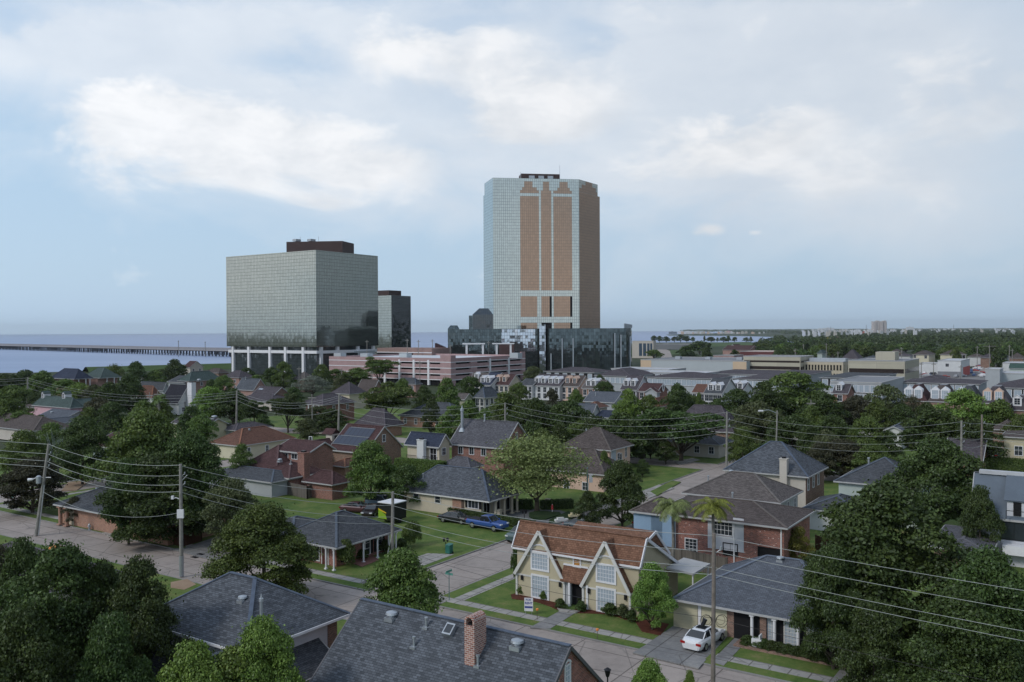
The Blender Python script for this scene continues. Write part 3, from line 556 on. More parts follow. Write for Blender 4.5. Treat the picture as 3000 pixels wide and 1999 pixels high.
# arched chimney
x, y = onroof(V, 1393, 1915); zb = H.roofz(V, x, y)-.3; zt = H.zat(1826, x, y)
mb = MB(); w2, dd = .37, .62
mb.box(x-w2, x+w2, y-dd, y+dd, zb-1.2, zt-.0); n_ = 10
for i in range(n_):
    a0, a1 = math.pi*i/n_, math.pi*(i+1)/n_
    for (ra, rb_) in ((w2, w2-.13),):
        P = [(x+math.cos(a)*r, z0) for a, r, z0 in ((a0, ra, 0), (a1, ra, 0), (a1, rb_, 0), (a0, rb_, 0))]
        Q = [(x+math.cos(a)*r, zt+.25+math.sin(a)*r) for a, r in ((a0, ra), (a1, ra), (a1, rb_), (a0, rb_))]
        b0 = len(mb.v); mb.v += [(p[0], y-dd, p[1]) for p in Q]+[(p[0], y+dd, p[1]) for p in Q]
        for q in ((0, 3, 2, 1), (4, 5, 6, 7), (0, 1, 5, 4), (2, 3, 7, 6)): mb.f.append(tuple(b0+j for j in q)); mb.mi.append(0)
for sx in (-1, 1): mb.box(x+sx*(w2-.065)-.065, x+sx*(w2-.065)+.065, y-dd, y+dd, zt, zt+.26)
mb.build('chimney', bricky('chimney_brick', (.22, .085, .07), (.42, .20, .15), (.50, .44, .40), .30, .13, .022, .5, .9, .2), H.e)
mb = MB(); mb.box(x-.2, x+.2, y-.5, y+.5, zt+.002, zt+.1); mb.build('flue', BLACKM, H.e)
H.win('R', V, 5.6, 5.75, .5, 1.2, nx=2, ny=4, pane=PANELIT, arch=True)
# left foreground house
H = House('two storey house with blue grey hip roof and tall white flue in the lower left', (720, 1914), 5.3)
V = H.vol(ST['lav'], SH['blue'], 'hip', uL=392, uR=1026, rise=3.0, oh=.7, trim=WHITE)
H.winp('F', V, 487, 1868, 1.5, 1.3, nx=1, ny=1); H.winp('F', V, 585, 1925, 1.0, 1.9, nx=1, ny=1, frame=WHITE)
H.panel('R', V, V['y1']-1.6, V['y1']-.7, 3.0, 5.0, BR['brown'], 'brick_pier')
V2 = H.vol(BR['brown'], SH['slate'], 'gy', at=(1.6, -2.6), L=7.5, W=9.6, ze=2.7, rise=2.3, oh=.4)
V3 = H.vol(ST['lav'], SH['slate'], 'gx', at=(-2.5, -3.8), L=9, W=6, ze=2.8, rise=1.3, oh=.4)
H.vent(V, 711, 3.1, 1, .8); H.vent(V, 766, 2.4, 2, .75)
# corner house with the long porch
H = House('low house with charcoal hip roof and white porch posts on the street corner', (985, 1606), 2.7)
V = H.vol(BR['old'], SH['slate'], 'hip', L=9.5, uR=1176, rise=2.5, oh=.5, insF=1.0, insR=1.0)
H.columns('R', V, (1065, 1106, 1139, 1160)); H.columns('F', V, (955, 978))
for a, z in ((3.1, 1.45), (6.4, 1.45), (8.4, 1.45)): H.win('R', V, a, z, .75, 1.9, nx=1, ny=3, shut=DARK)
H.win('F', V, -4.6, 1.4, 1.0, 1.9, nx=1, ny=2, pane=DARK); H.door('F', V, -3.2, .9, 2.05, plain('dark_red_door', (.10, .03, .025), .5))
V2 = H.vol(BR['old'], SH['slate'], 'hip', at=(-8.5, 1.5), L=7, W=7.5, ze=2.6, rise=1.2)
H.panel('F', V, -9, -8.2, 0, 2.5, BR['brown'], 'brick_pier', .003, 1.0)
# Tudor house
p0 = G(1516, 1743, 0); H = House('cream Tudor style house with two steep white edged gables and terracotta shake roof', (1878, 1657), 5.0)
H.o = Vector((p0.x, p0.y, 0))+H.ex*13.1; H.e.location = H.o
TL = 13.1
pts = [(-.35, 4.75), (1.05, 7.1), (9.2, 2.75)]
mb = MB(); q = [(0, 0), (8.8, 0), (8.8, 2.75), (1.05, 6.9), (0, 4.9)]
for xx, rev in ((-TL, False), (0, True)):
    P = [(xx, a, b_) for a, b_ in q]; mb.poly(P[::-1] if not rev else P)
for i in range(5): (a, b_), (c, d_) = q[i], q[(i+1) % 5]; mb.poly([(-TL, a, b_), (0, a, b_), (0, c, d_), (-TL, c, d_)])
mb.build('wall', ST['tan'], H.e)
rb = MB(); tb = MB()
for (a, za), (b_, zb) in ((pts[0], pts[1]), (pts[1], pts[2])):
    f = [(-TL-.35, a, za), (.3, a, za), (.3, b_, zb), (-TL-.35, b_, zb)]; lo = [(p[0], p[1], p[2]-.16) for p in f]
    rb.poly(f); rb.poly(lo[::-1], 1)
    for i in range(4): j = (i+1) % 4; rb.poly([lo[i], lo[j], f[j], f[i]], 1)
    for xx in (-TL-.38, .33): tb.bar((xx, a, za-.1), (xx, b_, zb-.1), .1, .28)
rb.bar((-TL-.35, 1.05, 7.13), (.3, 1.05, 7.13), .3, .08)
rb.build('roof', [SH['tudor'], WHITE], H.e)
tb.bar((-TL-.35, -.38, 4.68), (.3, -.38, 4.68), .1, .16)
# rear cross roof behind the ridge
V0 = dict(fy=0, rx=0, oh=0, x0=-TL, x1=0, y0=0, y1=8.8, ze=5, rise=2, kind='gx', rp=.12, L=TL, W=8.8)
rr = MB(); rr.poly([(-8.2, 1.9, 6.7), (.1, 1.9, 6.7), (.1, 3.4, 7.25), (-8.2, 3.4, 7.25)]); rr.poly([(.1, 5.6, 5.2), (-8.2, 5.6, 5.2), (-8.2, 3.4, 7.25), (.1, 3.4, 7.25)]); rr.poly([(-8.2, 1.9, 6.7), (-8.2, 3.4, 7.25), (-8.2, 5.6, 5.2)]); rr.poly([(.1, 1.9, 6.7), (.1, 5.6, 5.2), (.1, 3.4, 7.25)])
rr.build('rear_roof', SH['tudor'], H.e); tb.bar((.15, 3.4, 7.15), (.15, 6.6, 4.4), .1, .25); tb.bar((.15, 1.6, 6.7), (.15, 3.4, 7.18), .1, .25)
# white lean-to canopy behind
cb = MB(); cb.poly([(.2, 5.6, 3.4), (2.9, 5.6, 3.2), (2.9, 9.8, 3.2), (.2, 9.8, 3.4)]); cb.poly([(.2, 9.8, 3.25), (2.9, 9.8, 3.05), (2.9, 5.6, 3.05), (.2, 5.6, 3.25)]); cb.bar((2.9, 5.6, 3.12), (2.9, 9.8, 3.12), .1, .2); cb.bar((.2, 5.6, 3.3), (2.9, 5.6, 3.12), .1, .2)
cb.build('canopy', FASC, H.e)
for yy in (5.8, 9.6): m_ = MB(); m_.box(2.72, 2.84, yy-.06, yy+.06, 0, 3.06); m_.build('canopy_post', WHITE, H.e)
def tgable(xl, xr, yf, zf, za, name):
    "steep front gable: wall, two roof slopes running back, white barge boards"
    xc = (xl+xr)/2; fl = max(0, zf)
    mb = MB(); q = [(xl+.12, 0), (xr-.12, 0), (xr-.12, zf+.1), (xc, za-.12), (xl+.12, zf+.1)]
    mb.poly([(a, yf, b_) for a, b_ in q]); mb.poly([(a, 1.2, b_) for a, b_ in q[::-1]])
    for i in range(5): (a, b_), (c, d_) = q[i], q[(i+1) % 5]; mb.poly([(c, yf, d_), (a, yf, b_), (a, 1.2, b_), (c, 1.2, d_)])
    mb.build('gable_wall', ST['tan'], H.e); g = MB(); yb = 1.6
    for sx, xe in ((-1, xl), (1, xr)):
        A = [Vector((xe, yf-.3, zf)), Vector((xc, yf-.3, za)), Vector((xc, yb, za)), Vector((xe, yb, zf))]; A = A[::-1] if sx < 0 else A; A = A[::-1] if sx > 0 else A[::-1][::-1]
        B = [p-Vector((0, 0, .15)) for p in A]; 
        g.poly(A if sx > 0 else A, 0); g.poly(B[::-1], 1)
        for i in range(4): j = (i+1) % 4; g.poly([B[i], B[j], A[j], A[i]], 1)
    g.build('gable_roof', [SH['tudor'], WHITE], H.e)
    t = MB()
    for xe in (xl, xr): t.bar((xe, yf-.33, zf-.12), (xc, yf-.33, za-.06), .09, .3)
    for xe, s_ in ((xl, 1), (xr, -1)): t.box(xe+s_*.12-.1, xe+s_*.12+.1, yf-.12, yf-.003, 0, zf-.1)
    z_ = zf-.15
    t.box(xl+.2, xc-1.0, yf-.07, yf-.004, z_-.1, z_+.06); t.box(xc+1.0, xr-.2, yf-.07, yf-.004, z_-.1, z_+.06)
    t.build('barge_board', TRIM, H.e)
    Vg = dict(fy=yf, rx=0); 
    H.win('F', Vg, xc-.02, 1.3, 1.7, 2.0, nx=6, ny=5, pane=PANELIT, fw=.17); H.win('F', Vg, xc-.02, za-3.0, 1.75, 1.45, nx=6, ny=4, pane=PANELIT, fw=.17, arch=True)
    for xx in (xl+.75, xr-.55): k = MB(); k.box(xx-.1, xx+.1, yf-.2, yf-.01, 1.7, 2.15); k.build('wall_lamp', BLACKM, H.e)
g1l, g1r = H.xat(1512, -.3, 2.3), H.xat(1657, -.3, 2.3); g2l, g2r = H.xat(1706, -.6, 2.3), H.xat(1850, -.6, 2.3)
tgable(g1l, g1r, -.3, 2.35, 6.75, 'a'); tgable(g2l, g2r, -.6, 2.35, 6.75, 'b')
pr = MB(); a, b_ = g1r-.35, g2l+.35
pr.poly([(a, -.75, 2.45), (b_, -.75, 2.45), (b_, 0, 3.75), (a, 0, 3.75)]); pr.poly([(b_, -.75, 2.35), (a, -.75, 2.35), (a, 0, 2.35), (b_, 0, 2.35)]); pr.poly([(a, -.75, 2.35), (b_, -.75, 2.35), (b_, -.75, 2.45), (a, -.75, 2.45)])
pr.build('porch_roof', SH['tudor'], H.e); tb.box(a, b_, -.12, -.004, 3.75, 3.9); tb.build('trim', WHITE, H.e)
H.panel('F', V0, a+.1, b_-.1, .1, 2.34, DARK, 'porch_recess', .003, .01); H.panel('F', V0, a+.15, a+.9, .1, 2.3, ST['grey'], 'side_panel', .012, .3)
for xx in (a+.95, b_+.2): m_ = MB(); m_.box(xx-.1, xx+.1, -.72, -.5, .1, 2.36); m_.build('porch_post', WHITE, H.e)
H.win('F', V0, H.pix('F', V0, 1691, 1646)[0], 4.3, .62, .95, nx=1, ny=2, pane=PANEORANGE, fw=.13)
# blue hip house with two garage doors
H = House('low house with wide blue grey hip roof, two cream garage doors and white porch posts', (1968, 1754), 2.75)
Vw = 12.6; q = H.o.copy(); Ls = 15.5; H.o = q+H.ex*Ls; H.e.location = H.o
V = H.vol(BR['brown'], SH['lblue'], 'hip', at=(0, 0), L=Ls, W=Vw, rise=3.25, oh=.45, insF=.25)
gd = plain('cream_garage_door', (.50, .47, .33), .6, 0, .05)
GD = bricky('panelled_garage_door', (.47, .44, .31), (.52, .49, .35), (.40, .38, .27), 3.5, .3, .012, 0, .6, .06)
for u0, u1 in ((1974, 2044), (2056, 2130)):
    a0, a1 = H.pix('F', V, u0, 1800)[0], H.pix('F', V, u1, 1800)[0]; H.panel('F', V, a0, a1, .12, 2.45, GD, 'garage_door', .003, .05)
a0, a1 = H.pix('F', V, 2046, 1800)[0], H.pix('F', V, 2055, 1800)[0]; H.panel('F', V, a0, a1, .1, 2.6, WHITE, 'door_frame', .003, .08)
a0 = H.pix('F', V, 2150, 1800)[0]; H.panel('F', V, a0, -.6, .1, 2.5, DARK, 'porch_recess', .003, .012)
H.panel('F', V, a0+2.3, a0+2.8, .1, 2.5, BR['brown'], 'brick_pier', .013, .3)
for u in (2252, 2318, 2385): a = H.pix('F', V, u, 1820)[0]; H.win('F', V, a, 1.35, 1.0, 2.0, nx=4, ny=7, pane=PANELIT, frame=TRIM, name='french_door')
H.columns('F', V, (2203, 2269, 2338, 2410), w_=.26); 
x, y = -9.6, 6.6; H.vent(V, 2286, 6.0, 1, .8)
m_ = MB(); m_.box(-8.2, -7.4, -.9, -.3, .15, .95).box(-7.6, -7.5, -.9, -.3, .95, 1.3); m_.build('porch_bench', WHITE, H.e)
ps = MB(); ps.box(-9.6, -.5, -1.2, .6, .12, .3); ps.build('porch_step', BR['brown'], H.e)
# two storey brick house with blue wing
H = House('two storey red brick house with pale blue painted left wing and mottled brown roof', (2306, 1548), 5.5)
V = H.vol(BR['old'], SH['brown'], 'hip', uL=1900, uR=2389, rv=1462, oh=.5)
bx = H.pix('F', V, 1979, 1540)[0]; H.panel('F', V, V['x0']+.5, bx, 0, 5.4, ST['blue'], 'blue_wing_wall', .003, .9); 
V2 = H.vol(ST['blue'], SH['brown'], 'hip', at=(V['x0']+2.2, -.75), L=4.2, W=6, rise=1.2, oh=.35)
a, z = H.pix('F', V, 2118, 1546); H.win('F', V, a, z, 2.1, 1.5, nx=5, ny=3); H.panel('F', V, a-1.7, a-1.15, z-2.4, z+1.2, ST['lav'], 'infill_panel', .003, .05); H.panel('F', V, a+1.15, a+2.3, z-2.4, z+1.2, ST['lav'], 'infill_panel', .003, .05); H.panel('F', V, a-1.15, a+1.15, z-2.4, z-.9, ST['lav'], 'infill_panel', .003, .05)
H.winp('F', V, 2025, 1598, 1.3, 1.4, nx=3, ny=4); H.winp('F', V, 2140, 1610, 1.5, 1.2, nx=2, ny=2, pane=DARK, frame=BLACKM); H.winp('F', V, 2253, 1621, 2.2, 1.0, nx=2, ny=1, pane=DARK, frame=BLACKM)
for u in (1979, 2151, 2289): a = H.pix('F', V, u, 1570)[0]; H.panel('F', V, a-.06, a+.06, .1, 5.3, WHITE, 'downpipe', .003, .12)
H.vent(V, 2146, 6.0, 0, 1.6)
# house behind it
H = House('house with brown grey hip roof standing directly behind the brick house', (2286, 1474), 5.5)
V = H.vol(ST['grey'], SH['taupe'], 'hip', uL=1998, uR=2352, rv=1384, oh=.5); H.rowwin('R', V, 3, 4.2, .8, 1.2); H.vent(V, 2142, 5, 1, .7); H.vent(V, 2075, 3, 0, 1.5)
# slate roof house with tall chimney
H = House('two storey house with blue slate hip roof and tall cream chimney', (2368, 1398), 5.6)
V = H.vol(ST['beige'], SH['blue'], 'hip', uL=2119, uR=2426, rv=1294, oh=.5); H.chimney(V, 2297, .2, 1343, 1.0, .9, ST['beige'], z0=0)
H.panel('R', V, V['fy'], V['y1']-.5, 0, 5.5, BR['brown'], 'brick_wall', .003, .05)
for i in range(3): H.win('R', dict(V, rx=V['rx']+.05), 1.6+i*2.6, 4.3, .7, 1.5, nx=1, ny=2)
# grey hip house right of it
H = House('pale walled house with slate grey hip roof left of the tall ragged tree', (2700, 1432), 5.5)
V = H.vol(ST['green'], SH['slate'], 'hip', uL=2443, W=11, rv=1340, oh=.5)
H.vent(V, 2545, 4, 0, 2.0)
V2 = H.vol(ST['white'], SH['slate'], 'hip', N=(2522, 1508), ze=2.8, uL=2348, W=9, rv=1450)
# modern white house at the right edge
H = House('modern white house with steep grey blue roof and dark picture window at the right edge', (3080, 1535), 5.2)
V = H.vol(ST['lav'], plain('grey_blue_metal_roof', (.11, .135, .165), .7, 0, .1, .4), 'gx', uL=2843, W=9, rv=1391, oh=.15, rp=.42)
H.winp('F', V, 2971, 1553, 2.4, 2.1, nx=2, ny=1, frame=BLACKM); H.panel('F', V, H.pix('F', V, 2940, 1540)[0], V['rx'], 1.6, 2.6, WHITE, 'balcony_front', .2, 1.3)
mb = MB(); a = H.pix('F', V, 2950, 1480)[0]; mb.box(a, 0, .3, 3.2, 5.4, 7.3); mb.build('upper_storey', ST['lav'], H.e)
mb = MB(); zr = 5.2+V['rise']; mb.poly([(a-.3, .1, 7.25), (.3, .1, 7.25), (.3, 3.6, zr+.1), (a-.3, 3.6, zr+.1)]); mb.poly([(a-.3, .1, 7.15), (a-.3, 3.6, zr), (.3, 3.6, zr), (.3, .1, 7.15)]); mb.build('upper_roof', MATS['grey_blue_metal_roof'], H.e)
mb = MB(); mb.box(a+.6, a+1.35, .24, .298, 5.6, 7.1); mb.build('balcony_door', DARK, H.e); mb = MB(); mb.bar((a, -.8, 6.3), (0, -.8, 6.3), .06); mb.bar((a, -.8, 5.4), (a, -.8, 6.3), .06); mb.build('railing', BLACKM, H.e)
mb = MB(); mb.box(V['x0']+.5, V['x1']-2, 3.4, 4.3, zr-.1, zr+.3); mb.build('ridge_flashing', WHITEROOF, H.e)
H2 = House('low house with grey hip roof half hidden under the big dark tree', (2905, 1622), 2.9); H2.vol(BR['pink'], SH['grey'], 'hip', uL=2720, W=12, rv=1562)
# ---------------- the streets of houses further back ----------------
WD = dict(W=WHITE)
def hz(label, N, ze, wall, roofm, kind='hip', F_=(), R_=(), zc=None, ww=1.0, wh=1.3, pane=None, frame=None, shut=None, name='house', cat='house', group=None, th=TH, **k):
    "one mid-distance house: F_ / R_ = number of windows in the front / right wall (per storey)"
    H = House(label, N, ze, cat, name, th=th, group=group); V = H.vol(wall, roofm, kind, **k); H.V = V
    zs = [zc] if zc else ([1.6] if ze < 4.2 else [1.6, ze-1.5])
    for f, n_ in (('F', F_), ('R', R_)):
        if n_:
            for z in zs: H.rowwin(f, V, n_, z, ww, wh, nx=2, ny=2, pane=pane, frame=frame, shut=shut, fw=.12)
    return H
# left side, near
H = hz('low house with slate roof and orange brick walls at the left street corner', (480, 1540), 2.8, BR['orange'], SH['slate'], uL=157, W=11, rise=2.6, insF=.4)
V = H.V; H.columns('F', V, (177, 196), BR['orange'], .5); H.panel('F', V, V['x0']+1.6, V['x0']+3.4, .1, 2.4, ST['cream'], 'carport_wall', .003, .05); H.vent(V, 245, 5, 0); H.vent(V, 285, 4, 1, .6)
H = hz('house roof with white barge board just showing through the leaves at the lower left edge', (112, 1745), 4.0, ST['beige'], SH['purple'], 'hip', uL=-160, W=8, rv=1606)
H = hz('pale gable end house with grey brown roof at the left edge behind the trees', (96, 1263), 3.0, ST['beige'], SH['brown'], 'hip', uL=-140, W=10, rv=1212)
H = hz('dark maroon roofed house with white gable wall left of the big dark oak', (320, 1311), 3.4, ST['green'], SH['maroon'], 'gx', uL=262, W=10.5, rv=1269)
H = hz('pink stucco house with grey green roof and two small dormers', (205, 1196), 5.2, ST['pink'], SH['green'], 'hip', uL=93, uR=248, rv=1162, F_=0)
V = H.V; H.dormer(V, 125, 1.6, 1.5, 1.5, roofm=SH['green']); H.dormer(V, 186, 1.8, 1.5, 1.5, roofm=SH['green'])
V2 = H.vol(ST['pink'], SH['green'], 'gy', N=(236, 1192), ze=5.2, uL=191, W=7, rv=1168, oh=.3); H.winp('F', V2, 213, 1206, 1.3, 2.6, nx=1, ny=3)
V3 = H.vol(ST['pink'], SH['brown'], 'hip', N=(120, 1196), ze=4.2, uL=55, W=8, rise=1.2)
H = hz('low blue roofed house in front of the pink house', (168, 1236), 3.0, ST['white'], SH['lblue'], 'gx', uL=88, W=12, rv=1201); H.vent(H.V, 152, 4, 1, .9)
H = hz('small blue roofed cottage with white half timbered gable in front of the pink house', (142, 1243), 3.6, ST['white'], SH['lblue'], 'gy', uL=106, W=14, rv=1221)
H = hz('pavilion roofed house with charcoal hip roof and white balcony posts near the lake', (218, 1111), 7.5, BR['brown'], SH['darkblue'], 'hip', uL=146, uR=273, rv=1080, insR=2, insF=1)
H.columns('R', H.V, (231, 252, 264), w_=.35); H.panel('R', H.V, H.V['fy'], H.V['y1']-1, 3.6, 3.9, WHITE, 'balcony_rail', .1, 1.6)
H = hz('large grey green hip roofed house with white posts near the lake', (293, 1108), 7.5, BR['pink'], SH['green'], 'hip', uL=238, uR=357, rv=1077, insR=2)
H.columns('R', H.V, (314, 335, 352), w_=.35)
H = hz('house with grey skylit roof behind the orange red roof', (478, 1145), 3.6, ST['grey'], SH['slate'], 'gx', uL=405, uR=498, rv=1119); 
for u in (440, 470): H.vent(H.V, u, 3, 1, 1.5)
H = hz('orange red clay roofed house left of the black roofed house', (444, 1166), 3.0, ST['white'], SH['red'], 'hip', uL=392, uR=478, rv=1130)
H = hz('black roofed white house with timber framed gable and tall white chimney', (521, 1183), 3.6, ST['white'], SH['black'], 'gx', uL=468, uR=584, rv=1127, R_=2)
H.chimney(H.V, 561, H.V['W']*.5, 1131, 2.2, 1.6, WHITE, z0=0)
m_ = MB(); V = H.V
for a in (2.2, 4.4, 6.6): H.fbox(m_, 'R', V, V['fy']+a, V['fy']+a+.25, .1, 4.0, .003, .06)
m_.build('timber_frame', BROWNTRIM, H.e)
H = hz('wide two storey house with grey green hip roof and salmon brick walls', (554, 1117), 5.6, BR['pink'], SH['green'], 'hip', uL=519, uR=653, rv=1088, R_=4); H.vol(ST['grey'], SH['slate'], 'gx', N=(540, 1121), ze=5, uL=489, W=12, rv=1101)
H.vent(H.V, 583, 4, 1, 2)
H = hz('mauve hip roofed salmon brick house right of the wide green roofed one', (700, 1107), 5.8, BR['pink'], SH['purple'], 'hip', uL=648, uR=748, rv=1085, F_=2)
H = hz('lakeside church like house with white gable and dark brown roof', (556, 1077), 7.0, ST['beige'], SH['maroon'], 'gx', uL=535, uR=598, rv=1058, R_=2)
H = hz('low brown hip roofed house in front of the levee', (640, 1093), 4.0, BR['brown'], SH['brown'], 'hip', uL=597, uR=672, rv=1079)
H = hz('blue gabled house with white barge boards below the black office block', (742, 1144), 4.6, BR['pink'], SH['blue'], 'gx', uL=688, uR=785, rv=1109); H.vent(H.V, 720, 3, 0, 2)
H = hz('grey gabled house with two pale skylights behind the oaks', (800, 1160), 4.6, BR['brown'], SH['purple'], 'gx', uL=735, uR=852, rv=1133)
x, y, z = H.roofpt(H.V, 762, 2.2); sk = MB(); sk.poly([(x-1, y, z+.15), (x+1, y, z+.15), (x+1, y+2, H.roofz(H.V, x, y+2)+.15), (x-1, y+2, H.roofz(H.V, x, y+2)+.15)]); sk.build('skylight', PANELIT, H.e)
H = hz('long low house with mauve grey roof behind the street oaks', (795, 1178), 3.0, ST['beige'], SH['purple'], 'hip', uL=690, W=10, rv=1152)
H = hz('beige gabled house with grey roof and round roof vent left of the utility pole', (607, 1248), 4.2, ST['tan'], SH['purple'], 'gx', uL=500, uR=671, rv=1222); H.vent(H.V, 628, H.V['W']*.5, 1, 1.6); H.vent(H.V, 590, 3, 1, .8); H.vent(H.V, 607, 4.5, 0, 1.4)
H = hz('low lavender grey roof wing behind the beige gabled house', (690, 1262), 2.8, ST['grey'], SH['purple'], 'hip', uL=640, W=11, rv=1238)
H = hz('house with broad orange red clay hip roof and cream walls', (700, 1307), 3.0, ST['yellow'], SH['red'], 'hip', uL=612, uR=868, rv=1252, R_=3, ww=.7)
H.vent(H.V, 640, 3, 1, .9); H.vent(H.V, 730, 6, 1, .6); H.vent(H.V, 722, 9, 0, 1.4)
H = hz('dark maroon hip roofed brick house with red brick chimney', (846, 1402), 2.8, BR['red'], SH['maroon'], 'hip', uL=742, uR=961, rv=1352, R_=0, trim=TRIM)
V = H.V; mb = MB()
V2 = H.vol(BR['red'], SH['maroon'], 'gx', at=(-2.0, 5.9), ze=5.9, L=8.5, W=6.5, rv=1290, oh=.5, rp=.6); H.vol(BR['red'], SH['maroon'], 'hip', at=(-4.6, 1.4), L=10.5, W=11, ze=2.75, rise=3.9); H.rowwin('F', V2, 3, 5.05, 1.3, .8, nx=2, ny=1, a0=V2['x0']+1.5)
H.chimney(V, 890, 3.5, 1325, 1.5, 1.2, BR['red']); H.vent(V2, 790+30, 3, 1, .9); H.vent(V2, 852, 2.5, 0, 1.2)
H = hz('small maroon hip roofed garage in front of the cream dormer house', (973, 1421), 2.6, BR['red'], SH['maroon'], 'hip', uL=885, uR=1032, rv=1378)
H = hz('slate roofed carport behind the weathered board fence', (795, 1414), 2.6, ST['grey'], SH['slate'], 'hip', uL=600, W=8, rise=1.1)
H = hz('maroon roofed brick gable house with dark solar panels on the roof', (1069, 1328), 3.3, BR['brown'], SH['maroon'], 'gx', uL=960, uR=1182, rv=1245, ohg=.2)
V = H.V; zz = lambda y: H.roofz(V, -3, y)
sp_ = MB()
for r in range(3):
    y0_, y1_ = 1.2+r*1.75, 2.85+r*1.75; xa, xb = -9.5+r*1.1, -1.6
    for c in range(6):
        a, b_ = xa+(xb-xa)*c/6+.03, xa+(xb-xa)*(c+1)/6-.03
        sp_.poly([(a, y0_, zz(y0_)+.14), (b_, y0_, zz(y0_)+.14), (b_, y1_, zz(y1_)+.14), (a, y1_, zz(y1_)+.14)])
tag(sp_.build('solar_array', glassmat('solar_cell', (.028, .034, .055), .35), H.e)); m_ = MB()
for r in range(4): y_ = 1.1+r*1.75; m_.bar((-9.8+r*.9, y_, zz(y_)+.17), (-1.5, y_, zz(y_)+.17), .08)
m_.build('panel_rail', METAL, H.e); H.win('R', V, V['W']*.5, 5.5, .8, 1.3)
V2 = H.vol(ST['beige'], SH['maroon'], 'gy', N=(935, 1329), ze=2.9, uL=879, W=14, rv=1281, oh=.3); H.win('F', V2, (V2['x0']+V2['x1'])/2, 5.0, .7, 1.7, nx=1, ny=2); H.win('R', V2, V2['y0']+12, 1.6, 2.2, 1.4, nx=3, ny=1)
x2 = V2['x1']-2.0; yy = V2['y0']+6.2; z2 = H.roofz(V2, x2, yy); d_ = MB(); d_.box(x2-1.5, x2+.2, yy-1, yy+1, z2-1.2, z2+1.3); dd_ = d_.build('dormer', ST['beige'], H.e)
d_ = MB(); d_.poly([(x2+.4, yy-1.3, z2+1.2), (x2+.4, yy, z2+2.3), (x2-2.5, yy, z2+2.3), (x2-2.5, yy-1.3, z2+1.2)][::-1]); d_.poly([(x2+.4, yy+1.3, z2+1.2), (x2+.4, yy, z2+2.3), (x2-2.5, yy, z2+2.3), (x2-2.5, yy+1.3, z2+1.2)]); d_.poly([(x2+.2, yy-1, z2+1.3), (x2+.2, yy+1, z2+1.3), (x2+.2, yy, z2+2.2)]); d_.build('dormer_roof', [SH['maroon']], dd_)
d_ = MB(); d_.box(x2+.203, x2+.25, yy-.4, yy+.4, z2-.2, z2+1.0); d_.build('dormer_window', PANE, dd_)
H = hz('red clay roofed porch between the cream dormer house and the leafy tree', (1010, 1368), 2.6, BR['orange'], SH['red'], 'hip', uL=962, W=8, rv=1340)
H = hz('small white two storey house with black balcony rails and dark roof', (1286, 1311), 5.4, ST['cream'], SH['darkblue'], 'gx', uL=1184, uR=1326, rv=1268, F_=0)
V = H.V; H.chimney(V, 1235, -.35, 1288, 1.5, .8, ST['white'], z0=0)
for u0, u1 in ((1192, 1221), (1240, 1284)):
    a0, a1 = H.xat(u0, -1, 2.8), H.xat(u1, -1, 2.8); m_ = MB(); m_.box(a0, a1, -1.2, .48, 2.6, 2.8); bl = m_.build('balcony', WHITE, H.e); m_ = MB()
    m_.bar((a0, -1.15, 3.75), (a1, -1.15, 3.75), .07)
    for i in range(12): c = a0+(a1-a0)*i/11; m_.bar((c, -1.15, 2.8), (c, -1.15, 3.75), .04)
    m_.build('railing', BLACKM, bl)
H.winp('F', V, 1270, 1331, 1.4, 2.0, pane=DARK, name='balcony_door'); H.winp('R', V, 1300, 1323, 1.0, 1.2); 
for u, y_ in ((1243, 3), (1282, 3.4), (1306, 3.2)): H.vent(V, u, y_, 1, .8)
H = hz('large brick house with steep grey gable roof and white flue', (1475, 1314), 5.5, BR['red'], SH['grey'], 'gx', uL=1314, uR=1559, rv=1232)
V = H.V
for u, v in ((1350, 1319), (1382, 1321), (1417, 1325)): H.winp('F', V, u, v, .95, 1.25, nx=2, ny=1)
H.vent(V, 1354, 2.5, 2, 1.6); H.vent(V, 1420, 4.5, 0, 2.5); H.win('R', V, V['W']*.5, 7, .5, 1.5)
V2 = H.vol(BR['brown'], SH['grey'], 'hip', N=(1376, 1372), ze=2.8, uL=1289, uR=1418, rv=1338)
H = hz('long cream house with blue grey hip roof, arched porch and brick panel', (1433, 1470), 2.8, ST['cream'], SH['blue'], 'hip', uL=1164, uR=1532, rv=1369, insR=1.2, trim=TRIM)
V = H.V; H.winp('F', V, 1387, 1477, 1.7, 1.1, nx=3, ny=1, shut=DARK); H.winp('F', V, 1220, 1455, .9, .9, nx=1, ny=2, frame=TRIM); H.winp('F', V, 1283, 1464, .9, .9, nx=1, ny=2, frame=TRIM)
a0, a1 = H.pix('F', V, 1326, 1480)[0], H.pix('F', V, 1352, 1480)[0]; H.panel('F', V, a0, a1, .1, 2.6, BR['orange'], 'brick_panel'); H.panel('F', V, a1+.003, a1+.5, .1, 2.6, BROWNTRIM, 'wood_post')
H.columns('R', V, (1452, 1478, 1500, 1515), ST['cream'], .35); H.rowwin('R', V, 3, 1.4, 1.4, 2.0, pane=DARK, frame=TRIM, nx=2, ny=1); H.vent(V, 1343, 5, 1, .8); H.vent(V, 1240, 2, 0, 1.6)
H = hz('two storey pink beige house with brown hip roof behind the pale green tree', (1789, 1320), 5.6, ST['peach'], SH['brown'], 'hip', uL=1640, uR=1857, rv=1252)
V = H.V; H.winp('R', V, 1797, 1335, 1.6, 2.0, pane=PANELIT, nx=3, ny=1); H.winp('R', V, 1812, 1345, .7, 2.0, nx=1, ny=2); H.winp('R', V, 1818, 1346, .7, 2.0, nx=1, ny=2); H.winp('R', V, 1833, 1322, .6, 2.0, nx=1, ny=2); H.vent(V, 1718, 5, 0, 1.8)
